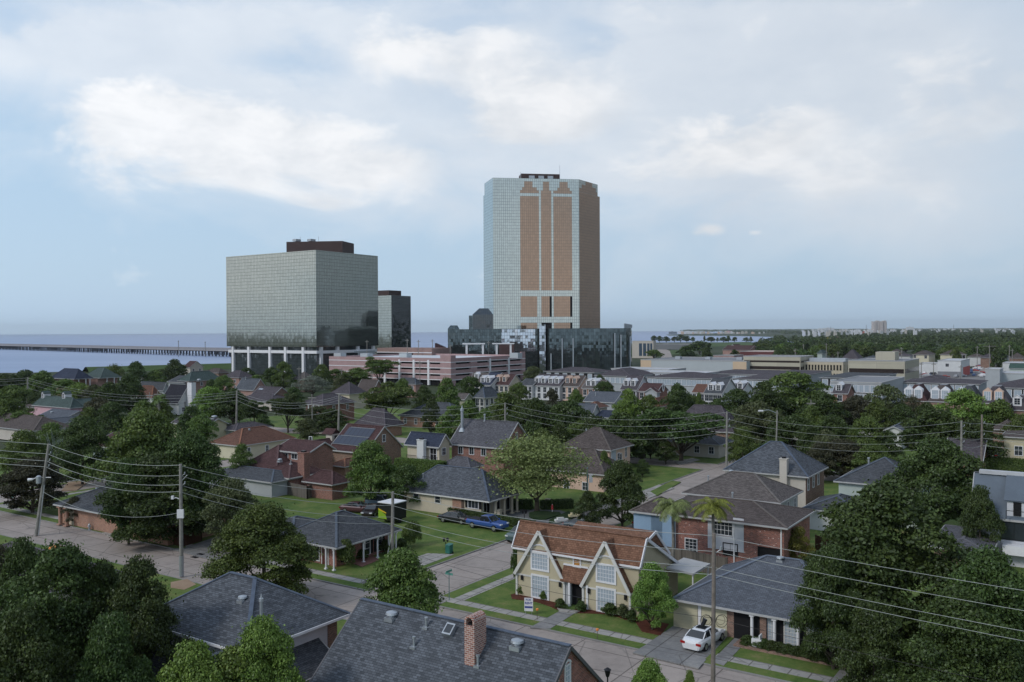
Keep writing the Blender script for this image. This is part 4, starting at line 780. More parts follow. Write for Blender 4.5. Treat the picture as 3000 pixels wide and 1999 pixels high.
V2 = H.vol(ST['peach'], SH['brown'], 'hip', N=(1772, 1392), ze=3.0, uL=1600, W=8, rise=3.4)
H.winp('F', V2, 1715, 1425, 1.0, 1.2); H.winp('F', V2, 1660, 1420, 1.0, 1.2)
# second row
H = hz('small brown pyramid roofed house below the black office block', (892, 1112), 5.4, BR['brown'], SH['taupe'], 'hip', uL=856, uR=927, rv=1090)
H = hz('house with grey hip roof and white fascia above white walls behind the bare pale tree', (1024, 1155), 5.2, ST['cream'], SH['purple'], 'hip', uL=966, uR=1078, rv=1119)
H = hz('brown gabled roof rising behind the grey hip roof', (1090, 1152), 4.6, BR['brown'], SH['brown'], 'gx', uL=1040, uR=1130, rv=1112)
H = hz('two storey brick house with grey hip roof and white upper porch columns', (945, 1187), 5.4, BR['red'], SH['purple'], 'hip', uL=876, uR=1045, rv=1153, insF=1.6)
V = H.V; H.columns('F', V, (904, 919, 935), w_=.3, z0=.1); H.panel('F', V, V['x0'], V['rx'], 2.6, 2.85, WHITE, 'balcony', .1, 1.5); H.rowwin('R', V, 2, 4.2, .8, 1.4); H.rowwin('F', V, 3, 1.4, 1.2, 1.8, pane=DARK)
H = hz('peach brick house partly behind the large round oak', (1128, 1250), 2.8, BR['orange'], SH['purple'], 'hip', uL=1035, uR=1185, rv=1196)
H = hz('brick house with grey roof in front of the car park', (1218, 1126), 5.2, BR['pink'], SH['slate'], 'hip', uL=1156, uR=1238, rv=1107, F_=3)
H = hz('long brick ranch house with blue grey roof behind the round oak', (1330, 1228), 3.0, BR['orange'], SH['slate'], 'hip', uL=1165, W=13, rv=1179, F_=5, ww=.8)
H = hz('taupe sided house with light roof left of the tall narrow tree', (1298, 1172), 5.0, ST['olive'], SH['taupe'], 'hip', uL=1252, W=9, rv=1153); H.win('F', H.V, -1.5, 3.6, .8, 1.3)
H = hz('olive sided gable wing with taupe roof beside the blue hip roof', (1361, 1171), 5.0, ST['olive'], SH['taupe'], 'gx', uL=1326, uR=1388, rv=1152)
H = hz('house with blue hip roof and white trimmed corner windows in front of the town houses', (1420, 1166), 5.4, ST['beige'], SH['blue'], 'hip', uL=1386, uR=1468, rv=1134, F_=2, R_=3, ww=1.2, wh=2)
# town houses with dormers
def town(label, N, uL, uR, rv, wall, rm, dorm=(), ze=5.4, nw=3, kind='gx', dw=WHITE, ddist=1.6, **k):
    H = hz(label, N, ze, wall, rm, kind, uL=uL, uR=uR, rv=rv, F_=nw, ww=1.3, wh=1.9, name='town_house', cat='town house', group='gabled town houses in front of the apartments', oh=.3, **k)
    for u in dorm: H.dormer(H.V, u, ddist, 1.9, 1.9, wall=dw, roofm=dw)
    return H
town('town house with taupe roof and one white dormer at the left end of the row', (1420, 1126), 1372, 1450, 1092, ST['beige'], SH['taupe'], (1396,))
town('town house with dark blue gable roof and two white dormers left of the terracotta one', (1437, 1129), 1402, 1504, 1091, ST['white'], SH['darkblue'], (1414, 1430))
town('town house with red brown roof and two pinkish dormers', (1491, 1129), 1446, 1533, 1097, ST['cream'], SH['maroon'], (1459, 1477), dw=ST['peach'])
town('dark flat roofed town house between the red brown and the grey dormered roofs', (1560, 1130), 1520, 1600, 1110, ST['white'], SH['slate'])
town('town house with grey brown roof and four white dormers', (1640, 1132), 1551, 1697, 1097, ST['white'], SH['purple'], (1573, 1591, 1613, 1631), nw=5)
town('town house with brown roof, peach gable wall and two peach dormers', (1696, 1133), 1641, 1736, 1100, ST['peach'], SH['brown'], (1663, 1683), dw=ST['peach'])
town('low brown roofed brick town house with two bright white dormers', (1757, 1139), 1702, 1800, 1112, BR['orange'], SH['taupe'], (1724, 1738))
town('town house with mauve roof, two dormers and a big white gable wall', (1866, 1143), 1816, 1908, 1101, ST['lav'], SH['purple'], (1834, 1854))
H = town('brown roofed town house with grey pediment and white oval gable window', (1926, 1148), 1868, 1959, 1123, BR['red'], SH['maroon'], ())
V = H.V; H.vol(ST['grey'], SH['maroon'], 'gy', N=(1925, 1151), ze=5.3, uL=1886, W=3, rv=1136, oh=.2)
m_ = MB(); P = [(V['rx']+.35+.1, V['W']/2+1.1*math.cos(a), 6.6+1.5*math.sin(a)) for a in [i*math.pi/6 for i in range(12)]]; m_.poly(P); o_ = m_.build('oval_window', WHITE, H.e); m_ = MB(); m_.poly([(p[0]+.03, V['W']/2+(p[1]-V['W']/2)*.45, 6.6+(p[2]-6.6)*.5) for p in P]); m_.build('pane', PANE, o_)
town('orange roofed low town house between dark trees', (2064, 1151), 2026, 2092, 1126, ST['peach'], SH['red'], ())
H = town('town house with dark blue steep roof, two green glazed dormers and white shuttered front', (2116, 1154), 2061, 2166, 1108, ST['white'], SH['slate'], (2082, 2104), nw=4)
town('low dark roofed town house with two arched white dormers', (2176, 1146), 2130, 2210, 1120, ST['white'], SH['purple'], (2144, 2168))
town('town house with mauve roof, big arched dormer and red brick gable', (2484, 1154), 2437, 2506, 1125, BR['red'], SH['purple'], (2457,), nw=1)
for i, (lab, ua, ub, rm, da) in enumerate((('maroon mansard town house with two white dormers behind the olive tree', 2646, 2717, SH['maroon'], (2662, 2690)), ('brown mansard town house with two arched blue white dormers', 2717, 2797, SH['brown'], (2740, 2769)), ('blue grey mansard town house with one dormer above the bright green tree', 2797, 2874, SH['slate'], (2815,)), ('brown mansard town house with two pinkish arched dormers', 2874, 2960, SH['purple'], (2893, 2926)))):
    vN = 1176+i*2.6; H = House(lab, (ub, vN), 5.0, 'town house', 'town_house', group='mansard town houses at the right'); V = H.vol(BR['brown'], rm, 'mans', uL=ua, W=12, rise=4.6, oh=.2, md=2.6)
    for u in da:
        x = H.xat(u, 0.9, 7); w2 = 1.15; m_ = MB(); m_.poly([(x-w2, .5, 5.4), (x+w2, .5, 5.4), (x+w2, .5, 8.3), (x, .5, 9.3), (x-w2, .5, 8.3)]); q = [(x-w2, 5.4), (x+w2, 5.4), (x+w2, 8.3), (x, 9.3), (x-w2, 8.3)]
        for j in range(5): (a, b_), (c, d_) = q[j], q[(j+1) % 5]; m_.poly([(c, .5, d_), (a, .5, b_), (a, 3.2, b_), (c, 3.2, d_)])
        dd_ = m_.build('dormer', WHITE if i != 3 else ST['peach'], H.e); m_ = MB(); m_.box(x-.8, x+.8, .44, .497, 5.7, 8.2); m_.build('pane', PANELIT, dd_); m_ = MB()
        for c in (-.8, -.27, .27, .8): m_.box(x+c-.05, x+c+.05, .38, .439, 5.7, 8.25)
        for c in (5.7, 6.9, 8.2): m_.box(x-.8, x+.8, .39, .438, c-.04, c+.04)
        m_.build('dormer_window', WHITE, dd_)
H = House('brown mansard town house with white dormer at the right edge', (3060, 1205), 3.0, 'town house', 'town_house', group='mansard town houses at the right'); V = H.vol(BR['brown'], SH['purple'], 'mans', uL=2962, W=10, rise=4, oh=.2, md=2)
H.dormer(dict(V, kind='mans', ze=0, rise=4.5), 2980, .5, 2.2, 2.0)
# roofs among the trees on the right
H = hz('house with low navy blue roof between the trees', (2693, 1216), 3.4, ST['white'], SH['darkblue'], 'gx', uL=2596, uR=2722, rv=1190, F_=4)
H = hz('low pale lavender roofed house in front of the navy roof', (2655, 1246), 3.2, ST['white'], SH['purple'], 'gx', uL=2508, W=12, rv=1222)
H = hz('white gabled outbuilding below the lavender roof', (2648, 1264), 4.2, ST['white'], SH['lblue'], 'gy', uL=2588, W=10, rv=1243)
H = hz('house with wide mauve grey roof and orange brick wall right of the bare topped tree', (2880, 1352), 3.0, BR['orange'], SH['purple'], 'gx', uL=2762, W=12, rv=1286)
H = hz('tall taupe wall house with one white window at the right edge', (3100, 1288), 6.4, ST['tan'], SH['brown'], 'hip', uL=2932, W=10, rv=1262); H.winp('F', H.V, 2984, 1321, 1.2, 1.6)
H = hz('brown roofed house just behind the white tall gable at the right', (2990, 1262), 5, BR['brown'], SH['brown'], 'hip', uL=2900, W=9, rv=1232)
H = hz('large mauve brown roofed house behind the spreading live oak', (2150, 1268), 3.0, BR['brown'], SH['purple'], 'hip', uL=1955, uR=2192, rv=1187)
H = hz('white walled house with grey shed under the spreading live oak', (2110, 1304), 2.9, ST['beige'], SH['slate'], 'hip', uL=1930, W=9, rise=1.6, F_=4)
H = hz('small brown hip roof showing above the olive tree', (2250, 1186), 3.4, BR['brown'], SH['brown'], 'hip', uL=2180, W=9, rv=1172)
H = hz('pale blue grey roofed house in the middle of the oaks', (1800, 1180), 3.6, ST['grey'], SH['lblue'], 'gx', uL=1708, W=10, rv=1148); H.vent(H.V, 1745, 3, 0, 2)
H = hz('grey blue gabled house with white gable tip among the oaks', (1735, 1216), 3.6, ST['white'], SH['lblue'], 'gx', uL=1665, uR=1762, rv=1182)
H = hz('small faded red roof between the grey blue roofs', (1752, 1196), 3.4, ST['beige'], SH['red'], 'hip', uL=1706, W=7, rv=1177)
H = hz('low dark blue roof deep among the oaks', (1885, 1230), 3.0, ST['grey'], SH['darkblue'], 'gx', uL=1740, W=9, rv=1205)
H = hz('orange red clay hip roof right of the bright green treetop', (1932, 1193), 3.6, ST['peach'], SH['red'], 'hip', uL=1885, uR=1996, rv=1163)
# apartment blocks
def apt(label, N, uL, uR, rv, ze=6.5, kind='hip', rm=None, n=8, wall=None, W=None, bands=1, ww=2.0, **k):
    H = House(label, N, ze, 'apartment block', 'apartment_block', group='grey roofed apartment blocks'); kw = dict(uL=uL, oh=.5); kw.update(dict(uR=uR) if W is None else dict(W=W)); kw.update(dict(rv=rv) if kind != 'flat' else {}); kw.update(k)
    V = H.vol(wall or ST['grey'], rm or SH['purple'], kind, **kw)
    for b_ in range(bands):
        z = ze-1.9-b_*3.0; H.panel('F', V, V['x0']+V['oh'], V['rx'], z-1.5, z+1.4, BLACKM, 'dark_band', .003, .03)
        H.rowwin('F', dict(V, fy=V['fy']-.03), n, z, ww, 2.3, nx=2, ny=1, pane=PANELIT, fw=.15)
    return H
apt('apartment block with grey hip roof and white balcony windows behind the mauve town house', (1848, 1103), 1740, 1925, 1078, n=7)
apt('long apartment block with grey pointed roof and a row of white windows', (2088, 1110), 1893, 2150, 1090, n=13)
apt('apartment block with flat roofed attic left of the olive office building', (2232, 1098), 2052, 2320, 1086, n=12)
apt('apartment block with white roof terraces right of the dark blue town house', (2300, 1114), 2142, 2370, 1102, n=10)
apt('apartment block behind the white roof terraces, right part hidden by the big dark oak', (2330, 1104), 2200, 2440, 1093, n=9)
apt('grey hip roofed block at the foot of the black glass podium', (1742, 1092), 1592, 1800, 1076, n=6)
apt('flat white roofed block beside the foot of the podium', (1960, 1085), 1790, 2010, 0, kind='flat', rm=WHITEROOF, n=8)
apt('low white terrace block with small roof huts', (2060, 1096), 1850, 2110, 0, kind='flat', rm=WHITEROOF, n=12, ze=7.0)
apt('two storey glazed apartment block between the red gable and the olive tree', (2582, 1124), 2434, 2650, 0, kind='flat', rm=FLATROOF, n=9, bands=2, ze=8)
apt('flat roofed block with grey blue roof lights', (2560, 1110), 2400, 2630, 1100, rm=SH['slate'], n=6, ze=7)
apt('very long flat charcoal roofed block behind the mansard town houses', (2872, 1126), 2634, None, 1112, kind='hip', W=26, rm=SH['purple'], n=10, rise=1.2)
apt('dark roofed block behind the rightmost town houses', (3090, 1140), 2905, None, 1110, kind='hip', W=24, rm=SH['purple'], n=6)
apt('charcoal roofed block in front of the low pale mall building', (2760, 1112), 2690, None, 1100, W=20, n=3)
# ---------------- commercial buildings ----------------
def boxb(label, N, ze, wall, uL, uR=None, W=None, rm=None, name='commercial_building', cat='building', **k):
    H = House(label, N, ze, cat, name); V = H.vol(wall, rm or FLATROOF, 'flat', uL=uL, **(dict(W=W) if W else dict(uR=uR)), **k); H.V = V; return H
PALE = plain('pale_concrete', (.42, .455, .475), .9, 0, .06, .02); OLIVEC = bricky('olive_concrete', (.42, .39, .31), (.46, .43, .34), (.33, .31, .26), 12, 5, .08, 0, .9, .08); TANW = plain('tan_panel', (.58, .44, .31), .9, 0, .06, .1)
H = boxb('long low pale warehouse with tan end panels behind the apartments', (2187, 1060), 9, PALE, 1877, W=55)
V = H.V; a1 = H.pix('F', V, 1908, 1065)[0]; H.panel('F', V, V['x0'], a1, .1, 8.9, TANW, 'tan_end_wall', .003, .1); a1 = H.pix('F', V, 2147, 1070)[0]; H.panel('F', V, a1, V['x1'], .1, 8.9, TANW, 'tan_end_wall', .003, .1)
for i in range(5): m_ = MB(); x = V['x0']+12+i*18; m_.box(x, x+3, 20, 23, 9.13, 10.6); m_.build('roof_unit', METAL, H.e)
def banded(H, bands, mat=None):
    V = H.V
    for z0, z1 in bands:
        H.panel('F', V, V['x0']+.4, V['x1']-.4, z0, z1, mat or glassmat('brown_strip_glass', (.035, .025, .022), .12), 'window_band', .003, .04); H.panel('R', V, V['y0']+.4, V['y1']-.4, z0, z1, mat or MATS['brown_strip_glass'], 'window_band', .003, .04)
H = boxb('three storey olive concrete office with brown window bands', (2345, 1047), 11.5, OLIVEC, 2178, 2383); banded(H, ((1.0, 3.2), (5.0, 6.6), (8.6, 9.6)))
H = boxb('cream hotel with two rows of tall arched windows and white roof', (2470, 1062), 9, ST['cream'], 2329, 2487, rm=WHITEROOF)
V = H.V
for k in range(15): H.win('F', V, V['x0']+(k+.8)*(V['x1']-V['x0'])/15.6, 6.2, .85, 2.7, nx=1, ny=2, frame=ST['tan'], pane=DARK, arch=True)
for k in range(15): H.win('F', V, V['x0']+(k+.8)*(V['x1']-V['x0'])/15.6, 2.0, .85, 2.4, nx=1, ny=2, frame=ST['tan'], pane=DARK)
H.rowwin('R', V, 2, 6.2, .9, 2.7, nx=1, ny=2, frame=ST['tan']); H.panel('F', V, V['x0']+7, V['x0']+17, 3.6, 4.3, ST['tan'], 'cornice', .003, .5)
m_ = MB(); m_.box(V['x0']+6, V['x0']+24, 5, 11, 9.13, 10.8); m_.build('roof_plant', METAL, H.e)
H = boxb('two storey olive concrete office with one dark window band and rooftop block', (2651, 1060), 11, OLIVEC, 2485, 2693); banded(H, ((5.6, 7.6),)); H.panel('F', H.V, H.V['x0'], H.V['x1'], .1, 2.4, DARK, 'undercroft', .003, .02)
V = H.V; m_ = MB(); x0_, x1_ = H.xat(2565, 12, 11), H.xat(2622, 12, 11); m_.box(x0_, x1_, 12, 22, 11.13, 15); m_.build('rooftop_block', OLIVEC, H.e)
H = hz('cream three storey apartment house with brown hip roof behind the olive office', (2723, 1040), 9, ST['yellow'], SH['brown'], 'hip', uL=2672, uR=2742, rv=1027, R_=3, F_=0, name='apartment_house', cat='apartment house'); H.winp('F', H.V, 2712, 1046, 1.5, 2); H.winp('F', H.V, 2680, 1044, 1.5, 2)
H = hz('cream apartment house with brown hip roof above the white workshop', (2827, 1040), 9, ST['yellow'], SH['brown'], 'hip', uL=2752, uR=2834, rv=1026, name='apartment_house', cat='apartment house')
for u in (2795, 2807, 2815, 2823): H.winp('F', H.V, u, 1046, 1.8, 3.0, nx=1, ny=1, pane=DARK)
H = boxb('white sided workshop with grey base and red side wall', (2815, 1059), 8.5, ST['white'], 2747, 2841, rm=WHITEROOF); V = H.V; H.panel('F', V, V['x0'], V['x1'], .1, 3.0, FLATROOF, 'base_band', .003, .1); H.win('F', V, -6.5, 6.4, 1.6, 1.6); H.panel('R', V, V['y0']+9, V['y1'], .1, 5, plain('red_paint', (.45, .09, .08), .7), 'red_wall', .003, .1)
H = boxb('low white building between the olive office and the workshop', (2748, 1066), 6, ST['white'], 2692, W=14, rm=WHITEROOF)
H = boxb('white warehouse block at the right in front of the avenue', (2929, 1084), 8.5, ST['grey'], 2887, W=16, rm=WHITEROOF); H = boxb('long white warehouse with rooftop unit at the right edge', (3120, 1099), 6.5, PALE, 2930, W=22, rm=WHITEROOF)
H = boxb('white roofed shop building at the right edge behind the warehouses', (3080, 1067), 6, ST['white'], 2937, W=25, rm=WHITEROOF); H = hz('dark green gabled roof at the right edge among the warehouses', (3060, 1081), 4.5, ST['green'], plain('dark_green_metal_roof', (.03, .07, .05), .6), 'gx', uL=2955, W=14, rv=1065, name='commercial_building', cat='building')
H = boxb('long maroon brick building behind the olive office', (2318, 1032), 9, plain('maroon_brick_wall', (.15, .055, .055), .9), 2168, W=30, rm=ST['peach']); H = boxb('low pink brick building left of the maroon one', (2150, 1043), 7, BR['garage'], 2090, W=20)
H = boxb('beige office with tall dark window bays right of the podium', (1914, 1000), 15.5, ST['beige'], 1852, 1922); V = H.V
for u0, u1 in ((1872, 1881), (1884, 1893), (1896, 1903), (1905, 1911)): H.panel('F', V, H.pix('F', V, u0, 1010)[0], H.pix('F', V, u1, 1010)[0], 2, 13.5, glassmat('blue_bay_glass', (.05, .08, .12), .1), 'window_bay', .003, .05)
H = boxb('grey parking structure with flat decks near the lagoon', (2020, 1009), 7, plain('dark_deck', (.16, .17, .18), .9), 1922, W=18)
H = hz('brown roofed pavilion with white gable near the lagoon', (2196, 1026), 5, BR['pink'], SH['maroon'], 'gx', uL=2116, W=30, rv=1012, name='commercial_building', cat='building'); H = hz('small white gabled porch of the lagoon pavilion', (2158, 1019), 7, ST['white'], SH['maroon'], 'gy', uL=2134, W=20, rv=1009, name='commercial_building', cat='building')
for i, (N_, uL_, rv_, lab) in enumerate((((2880, 1046), 2832, 1036, 'grey brown hip roofed houses row end by the avenue'), ((2912, 1049), 2870, 1037, 'brown roofed brick house beside the avenue'), ((2960, 1046), 2908, 1036, 'blue grey roofed house across the avenue'), ((3000, 1050), 2955, 1034, 'brown roofed house at the far right of the avenue'), ((2515, 1052), 2465, 1024, 'steep grey roofed house behind the hotel'), ((2410, 1036), 2392, 1025, 'pale green roofed house among trees behind the offices'), ((2572, 1050), 2528, 1042, 'white porch fronted house beside the rooftop block'), ((2668, 1044), 2620, 1035, 'white walled house left of the cream apartments'), ((2640, 1033), 2605, 1023, 'brown hip roofed house above the rooftop block'))):
    hz(lab, N_, 6.5, (ST['white'], BR['brown'], ST['grey'], BR['brown'], ST['grey'], ST['green'], ST['white'], ST['white'], BR['brown'])[i], (SH['brown'], SH['purple'], SH['slate'], SH['brown'], SH['purple'], SH['green'], SH['slate'], SH['purple'], SH['brown'])[i], uL=uL_, W=16, rv=rv_, R_=3, ww=1.2)
# ---------------- office towers, car park, causeway ----------------
GL_SILVER = curtain('silver_green_mirror', (.41, .425, .385), 1.35, 1.95, (.045, .06, .06), .075, var=.05, wob=.006)
GL_TOWER = curtain('pale_green_mirror', (.50, .535, .505), 1.38, 1.93, (.07, .10, .11), .07, var=.05, wob=.006)
GL_BRONZE = curtain('bronze_mirror', (.37, .26, .19), 1.38, 1.93, (.05, .04, .038), .06, var=.06, wob=.006)
GL_BLACK = curtain('black_mirror', (.035, .045, .05), 1.35, 2.0, (.02, .022, .025), .05, rough=.05, metal=.0, spec=.9, wob=.05)
GL_DKGREEN = curtain('dark_podium_mirror', (.10, .125, .13), 1.4, 1.9, (.03, .035, .038), .06, rough=.06, metal=.75, wob=.03, var=.3)
DKRED = plain('dark_red_metal', (.055, .03, .027), .6, 0, .15, .1)
H = House('square office block clad in silver green mirror glass standing on white columns', (925.2, 732.5), 72.8, 'office block', 'office_block')
Lb = -H.xat(662, 0, 72.8); Wb = H.yat(1107, 0, 72.8)
mb = MB(); mb.box(-Lb, 0, 0, Wb, 16.9, 72.8); mb.build('glass_body', GL_SILVER, H.e)
mb = MB(); mb.box(-Lb+1.8, -1.8, 1.8, Wb-1.8, 0, 16.88); mb.build('glass_base', GL_BLACK, H.e)
mb = MB()
for a in ((-Lb+.6, -.6, .6, 2.2), (-Lb+.6, -.6, Wb-2.2, Wb-.6), (-Lb+.6, -Lb+2.2, 2.2, Wb-2.2), (-2.2, -.6, 2.2, Wb-2.2)): mb.box(*a, 13.0, 14.7)
mb.build('white_beam', WHITE, H.e)
for u in (684.5, 730.6, 792.4, 838, 890): x = H.xat(u, 1.2, 12); m_ = MB(); m_.box(x-.9, x+.9, .3, 2.6, 0, 16.85); m_.build('column', WHITE, H.e)
for u in (939.8, 988.3, 1047.6, 1093): y = H.yat(u, -1.2, 12); m_ = MB(); m_.box(-2.6, -.3, y-.9, y+.9, 0, 16.85); m_.build('column', WHITE, H.e)
a, b_ = H.lp(D(839, 709.5, 528)), H.lp(D(1003, 710.5, 524))
m_ = MB(); m_.prism([(a.x, a.y), (b_.x, b_.y), (b_.x-6, b_.y+16), (a.x-3, a.y+18)], 72.8, 79.6); m_.build('penthouse', DKRED, H.e)
for u in (862, 905): q = H.lp(D(u, 706, 530)); m_ = MB(); m_.box(q.x-1.5, q.x+1.5, q.y, q.y+4, 80.21, 81.5); m_.build('roof_unit', METAL, H.e)
for u in (872, 926): q = H.lp(D(u, 706, 530)); m_ = MB(); m_.tube([(q.x, q.y+2, 80.2), (q.x, q.y+2, 83)], .1, 5); m_.build('aerial', METAL, H.e)
H = House('smaller mirror glass office block half hidden behind the square one', (1146.4, 865.6), 52, 'office block', 'office_block')
Lb = -H.xat(1070, 0, 52); Wb = H.yat(1203, 0, 52); mb = MB(); mb.box(-Lb, 0, 0, Wb, 0, 52); mb.build('glass_body', GL_SILVER, H.e)
mb = MB(); mb.box(.01, .25, .2, Wb-.2, 0, 51.9); mb.build('dark_glass_side', GL_BLACK, H.e); q = H.xat(1139, 8, 54); m_ = MB(); m_.box(q-22, q, 8, 22, 52.01, 56.3); m_.build('penthouse', DKRED, H.e)
# tall tower
TY = 575; A = D(1443.6, 520.9, TY); B = D(1695.7, 525.6, TY*1.0135); C = D(1751, 541.6, TY*1.0519); E = D(1419, 538.7, TY*1.0408); zt = A.z
T = empty('glass_tower', (A.x, A.y, 0), 0, 'tall glass tower with pale green panes and bronze panel pattern', 'skyscraper')
def tl(p): return (p[0]-A.x, p[1]-A.y)
C2 = D(1757, 577, TY*1.0519+1.6); E2 = D(1416, 578, TY*1.0408+.5); Bk = [(C.x-18, C.y+34), (E.x+6, E.y+34)]
up = [tl(A), tl(B), tl(C), tl(Bk[0]), tl(Bk[1]), tl(E)]; lo = [tl(A), tl(B), tl(C2), tl((Bk[0][0]+1.5, Bk[0][1]+1)), tl((Bk[1][0]-1.5, Bk[1][1]+1)), tl(E2)]
zs = C2.z
mb = MB(); mb.prism(lo, 0, zs); mb.prism(up, zs, zt); mb.build('glass_body', GL_TOWER, T)
fv = Vector((B.x-A.x, B.y-A.y, 0)); fl = fv.length; fv.normalize(); fn = Vector((fv.y, -fv.x, 0))
def fpix(u, v):
    r = ray(u, v); t = (Vector((A.x, A.y, CH))-Vector((0, 0, CH))).dot(fn)/r.dot(fn); p = Vector((0, 0, CH))+r*t; return (p-Vector((A.x, A.y, 0))).dot(fv), p.z
def fpanel(mb, u0, u1, v0, v1, o=.02, mi=0):
    a0, z1 = fpix(u0, v0); a1, _ = fpix(u1, v0); _, z0 = fpix(u0, v1)
    sn = lambda a: round(a/1.38)*1.38
    sz = lambda z: round(z/1.93)*1.93
    a0, a1, z0, z1 = sn(a0), sn(a1), sz(z0), sz(z1); P = lambda a, z: (fv*a+fn*o)+Vector((0, 0, z)); mb.poly([P(a0, z0), P(a1, z0), P(a1, z1), P(a0, z1)], mi)
mb = MB()
for (x0, x1, y0, y1) in ((1522.5, 1576, 573.3, 852.4), (1522.5, 1576, 554.4, 563.4), (1528.5, 1569.6, 545.2, 554.4), (1535.3, 1562.5, 535.3, 545.2), (1583, 1617.3, 556.6, 852.4), (1589.2, 1610.2, 536.2, 556.6), (1623.8, 1677.8, 575, 852.4), (1623.8, 1677.8, 556.6, 565.1), (1630.1, 1671, 547.3, 556.6), (1637, 1664.5, 537, 547.3),
    (1522.5, 1571.5, 866.4, 932.4), (1583, 1612, 866.4, 932.4), (1623.8, 1672, 866.4, 932.4), (1522.5, 1571.5, 946.4, 968), (1623.8, 1672, 946.4, 968)): fpanel(mb, x0, x1, y0, y1)
mb.build('bronze_panel', GL_BRONZE, T)
mb = MB()
for (x0, x1, y0, y1) in ((1572, 1576.5, 866.4, 932.4), (1612.5, 1617.3, 866.4, 932.4), (1672.5, 1678, 866.4, 932.4), (1584, 1617, 946.4, 968), (1672.5, 1678, 946.4, 968)): fpanel(mb, x0, x1, y0, y1, .03)
mb.build('dark_recess', DARK, T)
rv_ = Vector((C.x-B.x, C.y-B.y, 0)); rl = rv_.length; rv_.normalize(); rn = Vector((rv_.y, -rv_.x, 0)); bb_ = Vector((B.x-A.x, B.y-A.y, 0)); rl2 = (Vector((C2.x-B.x, C2.y-B.y, 0))).length
r2 = Vector((C2.x-B.x, C2.y-B.y, 0)).normalized(); n2 = Vector((r2.y, -r2.x, 0)); mb = MB(); P = lambda a, z, R_=r2, N_=n2: bb_+R_*a+N_*.03+Vector((0, 0, z))
mb.poly([P(.4, 0), P(rl2-.05, 0), P(rl2-.05, zs-.1), P(.4, zs-.1)])
Q = lambda a, z: bb_+rv_*a+rn*.03+Vector((0, 0, z)); k = 1.93*.68
mb.poly([Q(.4, zs), Q(rl*.97, zs), Q(rl*.97, zs+2*k), Q(.4, zs+2*k)]); mb.poly([Q(rl*.15, zs+2*k), Q(rl*.9, zs+2*k), Q(rl*.9, zs+4*k), Q(rl*.15, zs+4*k)]); mb.poly([Q(rl*.35, zs+4*k), Q(rl*.7, zs+4*k), Q(rl*.7, zs+6*k), Q(rl*.35, zs+6*k)])
mb.build('bronze_panel', GL_BRONZE, T)
a0 = fpix(1529, 515)[0]; a1 = fpix(1642, 515)[0]; P = lambda a, d, z: tuple(fv*a-fn*d+Vector((0, 0, z)))
m_ = MB(); q = [P(a0, 3, 0), P(a1, 3, 0), P(a1, 14, 0), P(a0, 14, 0)]; m_.prism([(p[0], p[1]) for p in q], zt, zt+3.6); m_.build('rooftop_plant', DKRED, T)
for i in range(3): c = a0+5+i*6.2; q = [P(c, 1, 0), P(c+3.6, 1, 0), P(c+3.6, 2.9, 0), P(c, 2.9, 0)]; m_ = MB(); m_.prism([(p[0], p[1]) for p in q], zt, zt+2.0); m_.build('cooling_unit', METAL, T)
for u, hgt in ((1642.5, 9.5), (1527.5, 4.5)): a_ = fpix(u, 515)[0]; q = P(a_, 3, 0); m_ = MB(); m_.tube([(q[0], q[1], zt), (q[0], q[1], zt+hgt)], .12, 5); m_.build('mast', METAL, T)
# podium
def slab(name, label, pts, z0, z1, mat, cat='office podium'):
    "pts = (photo u, distance) outline on the ground"
    P = [D(u, 1000, Y) for u, Y in pts]; o = P[0]; r = empty(name, (o.x, o.y, 0), 0, label, cat); m_ = MB(); m_.prism([(p.x-o.x, p.y-o.y) for p in P], z0, z1); m_.build('glass_body', mat, r); return r, o
r, o = slab('glass_podium', 'low black glass podium building left of the tower foot with pale painted reflection', [(1334, 541), (1575, 536), (1580, 562), (1334, 566)], 0, 26.8, GL_DKGREEN)
def rel(u, Y, o): p = D(u, 1000, Y); return (p.x-o.x, p.y-o.y)
m_ = MB(); m_.prism([rel(1469, 538.0, o), rel(1568, 535.6, o), rel(1568, 536.4, o), rel(1469, 539, o)], 13, 26.7); m_.build('painted_reflection', curtain('pale_mirror', (.55, .58, .62), 1.6, 1.9, (.12, .14, .16), .07, wob=.07), r)  # paler glass tint stands in for a white building's reflection
m_ = MB(); m_.prism([rel(1312, 541, o), rel(1346, 541, o), rel(1346, 562, o), rel(1312, 562, o)], 0, 27.2); q = [rel(1312, 541, o), rel(1346, 541, o), rel(1346, 562, o), rel(1312, 562, o)]; t = [rel(1320, 543, o), rel(1340, 543, o), rel(1340, 558, o), rel(1320, 558, o)]
for i in range(4): j = (i+1) % 4; m_.poly([(*q[i], 27.2), (*q[j], 27.2), (*t[j], 29.2), (*t[i], 29.2)])
m_.poly([(*p, 29.2) for p in t]); m_.build('corner_turret', GL_DKGREEN, r)
r, o = slab('glass_podium', 'narrow pale mirror glass stair shaft between the two podium buildings', [(1580, 531), (1598, 531), (1598, 540), (1580, 540)], 0, 29.3, MATS.get('x') or bpy.data.materials['pale_mirror'], 'stair shaft')
r, o = slab('glass_podium', 'long black glass podium building right of the tower foot with rounded end', [(1598, 536), (1608, 528), (1757, 520), (1835, 524), (1848, 530), (1851, 540), (1845, 556), (1610, 566)], 0, 26.9, GL_DKGREEN)
for u, Y, z1 in ((1647, 525.4, 21), (1679, 523.8, 21), (1801, 521.6, 24), (1819, 522.5, 23), (1846, 528.5, 22), (1614, 527, 12)): p = rel(u, Y, o); m_ = MB(); m_.box(p[0]-.35, p[0]+.35, p[1]-.5, p[1]+.2, 0, z1); m_.build('pilaster', METAL, r)
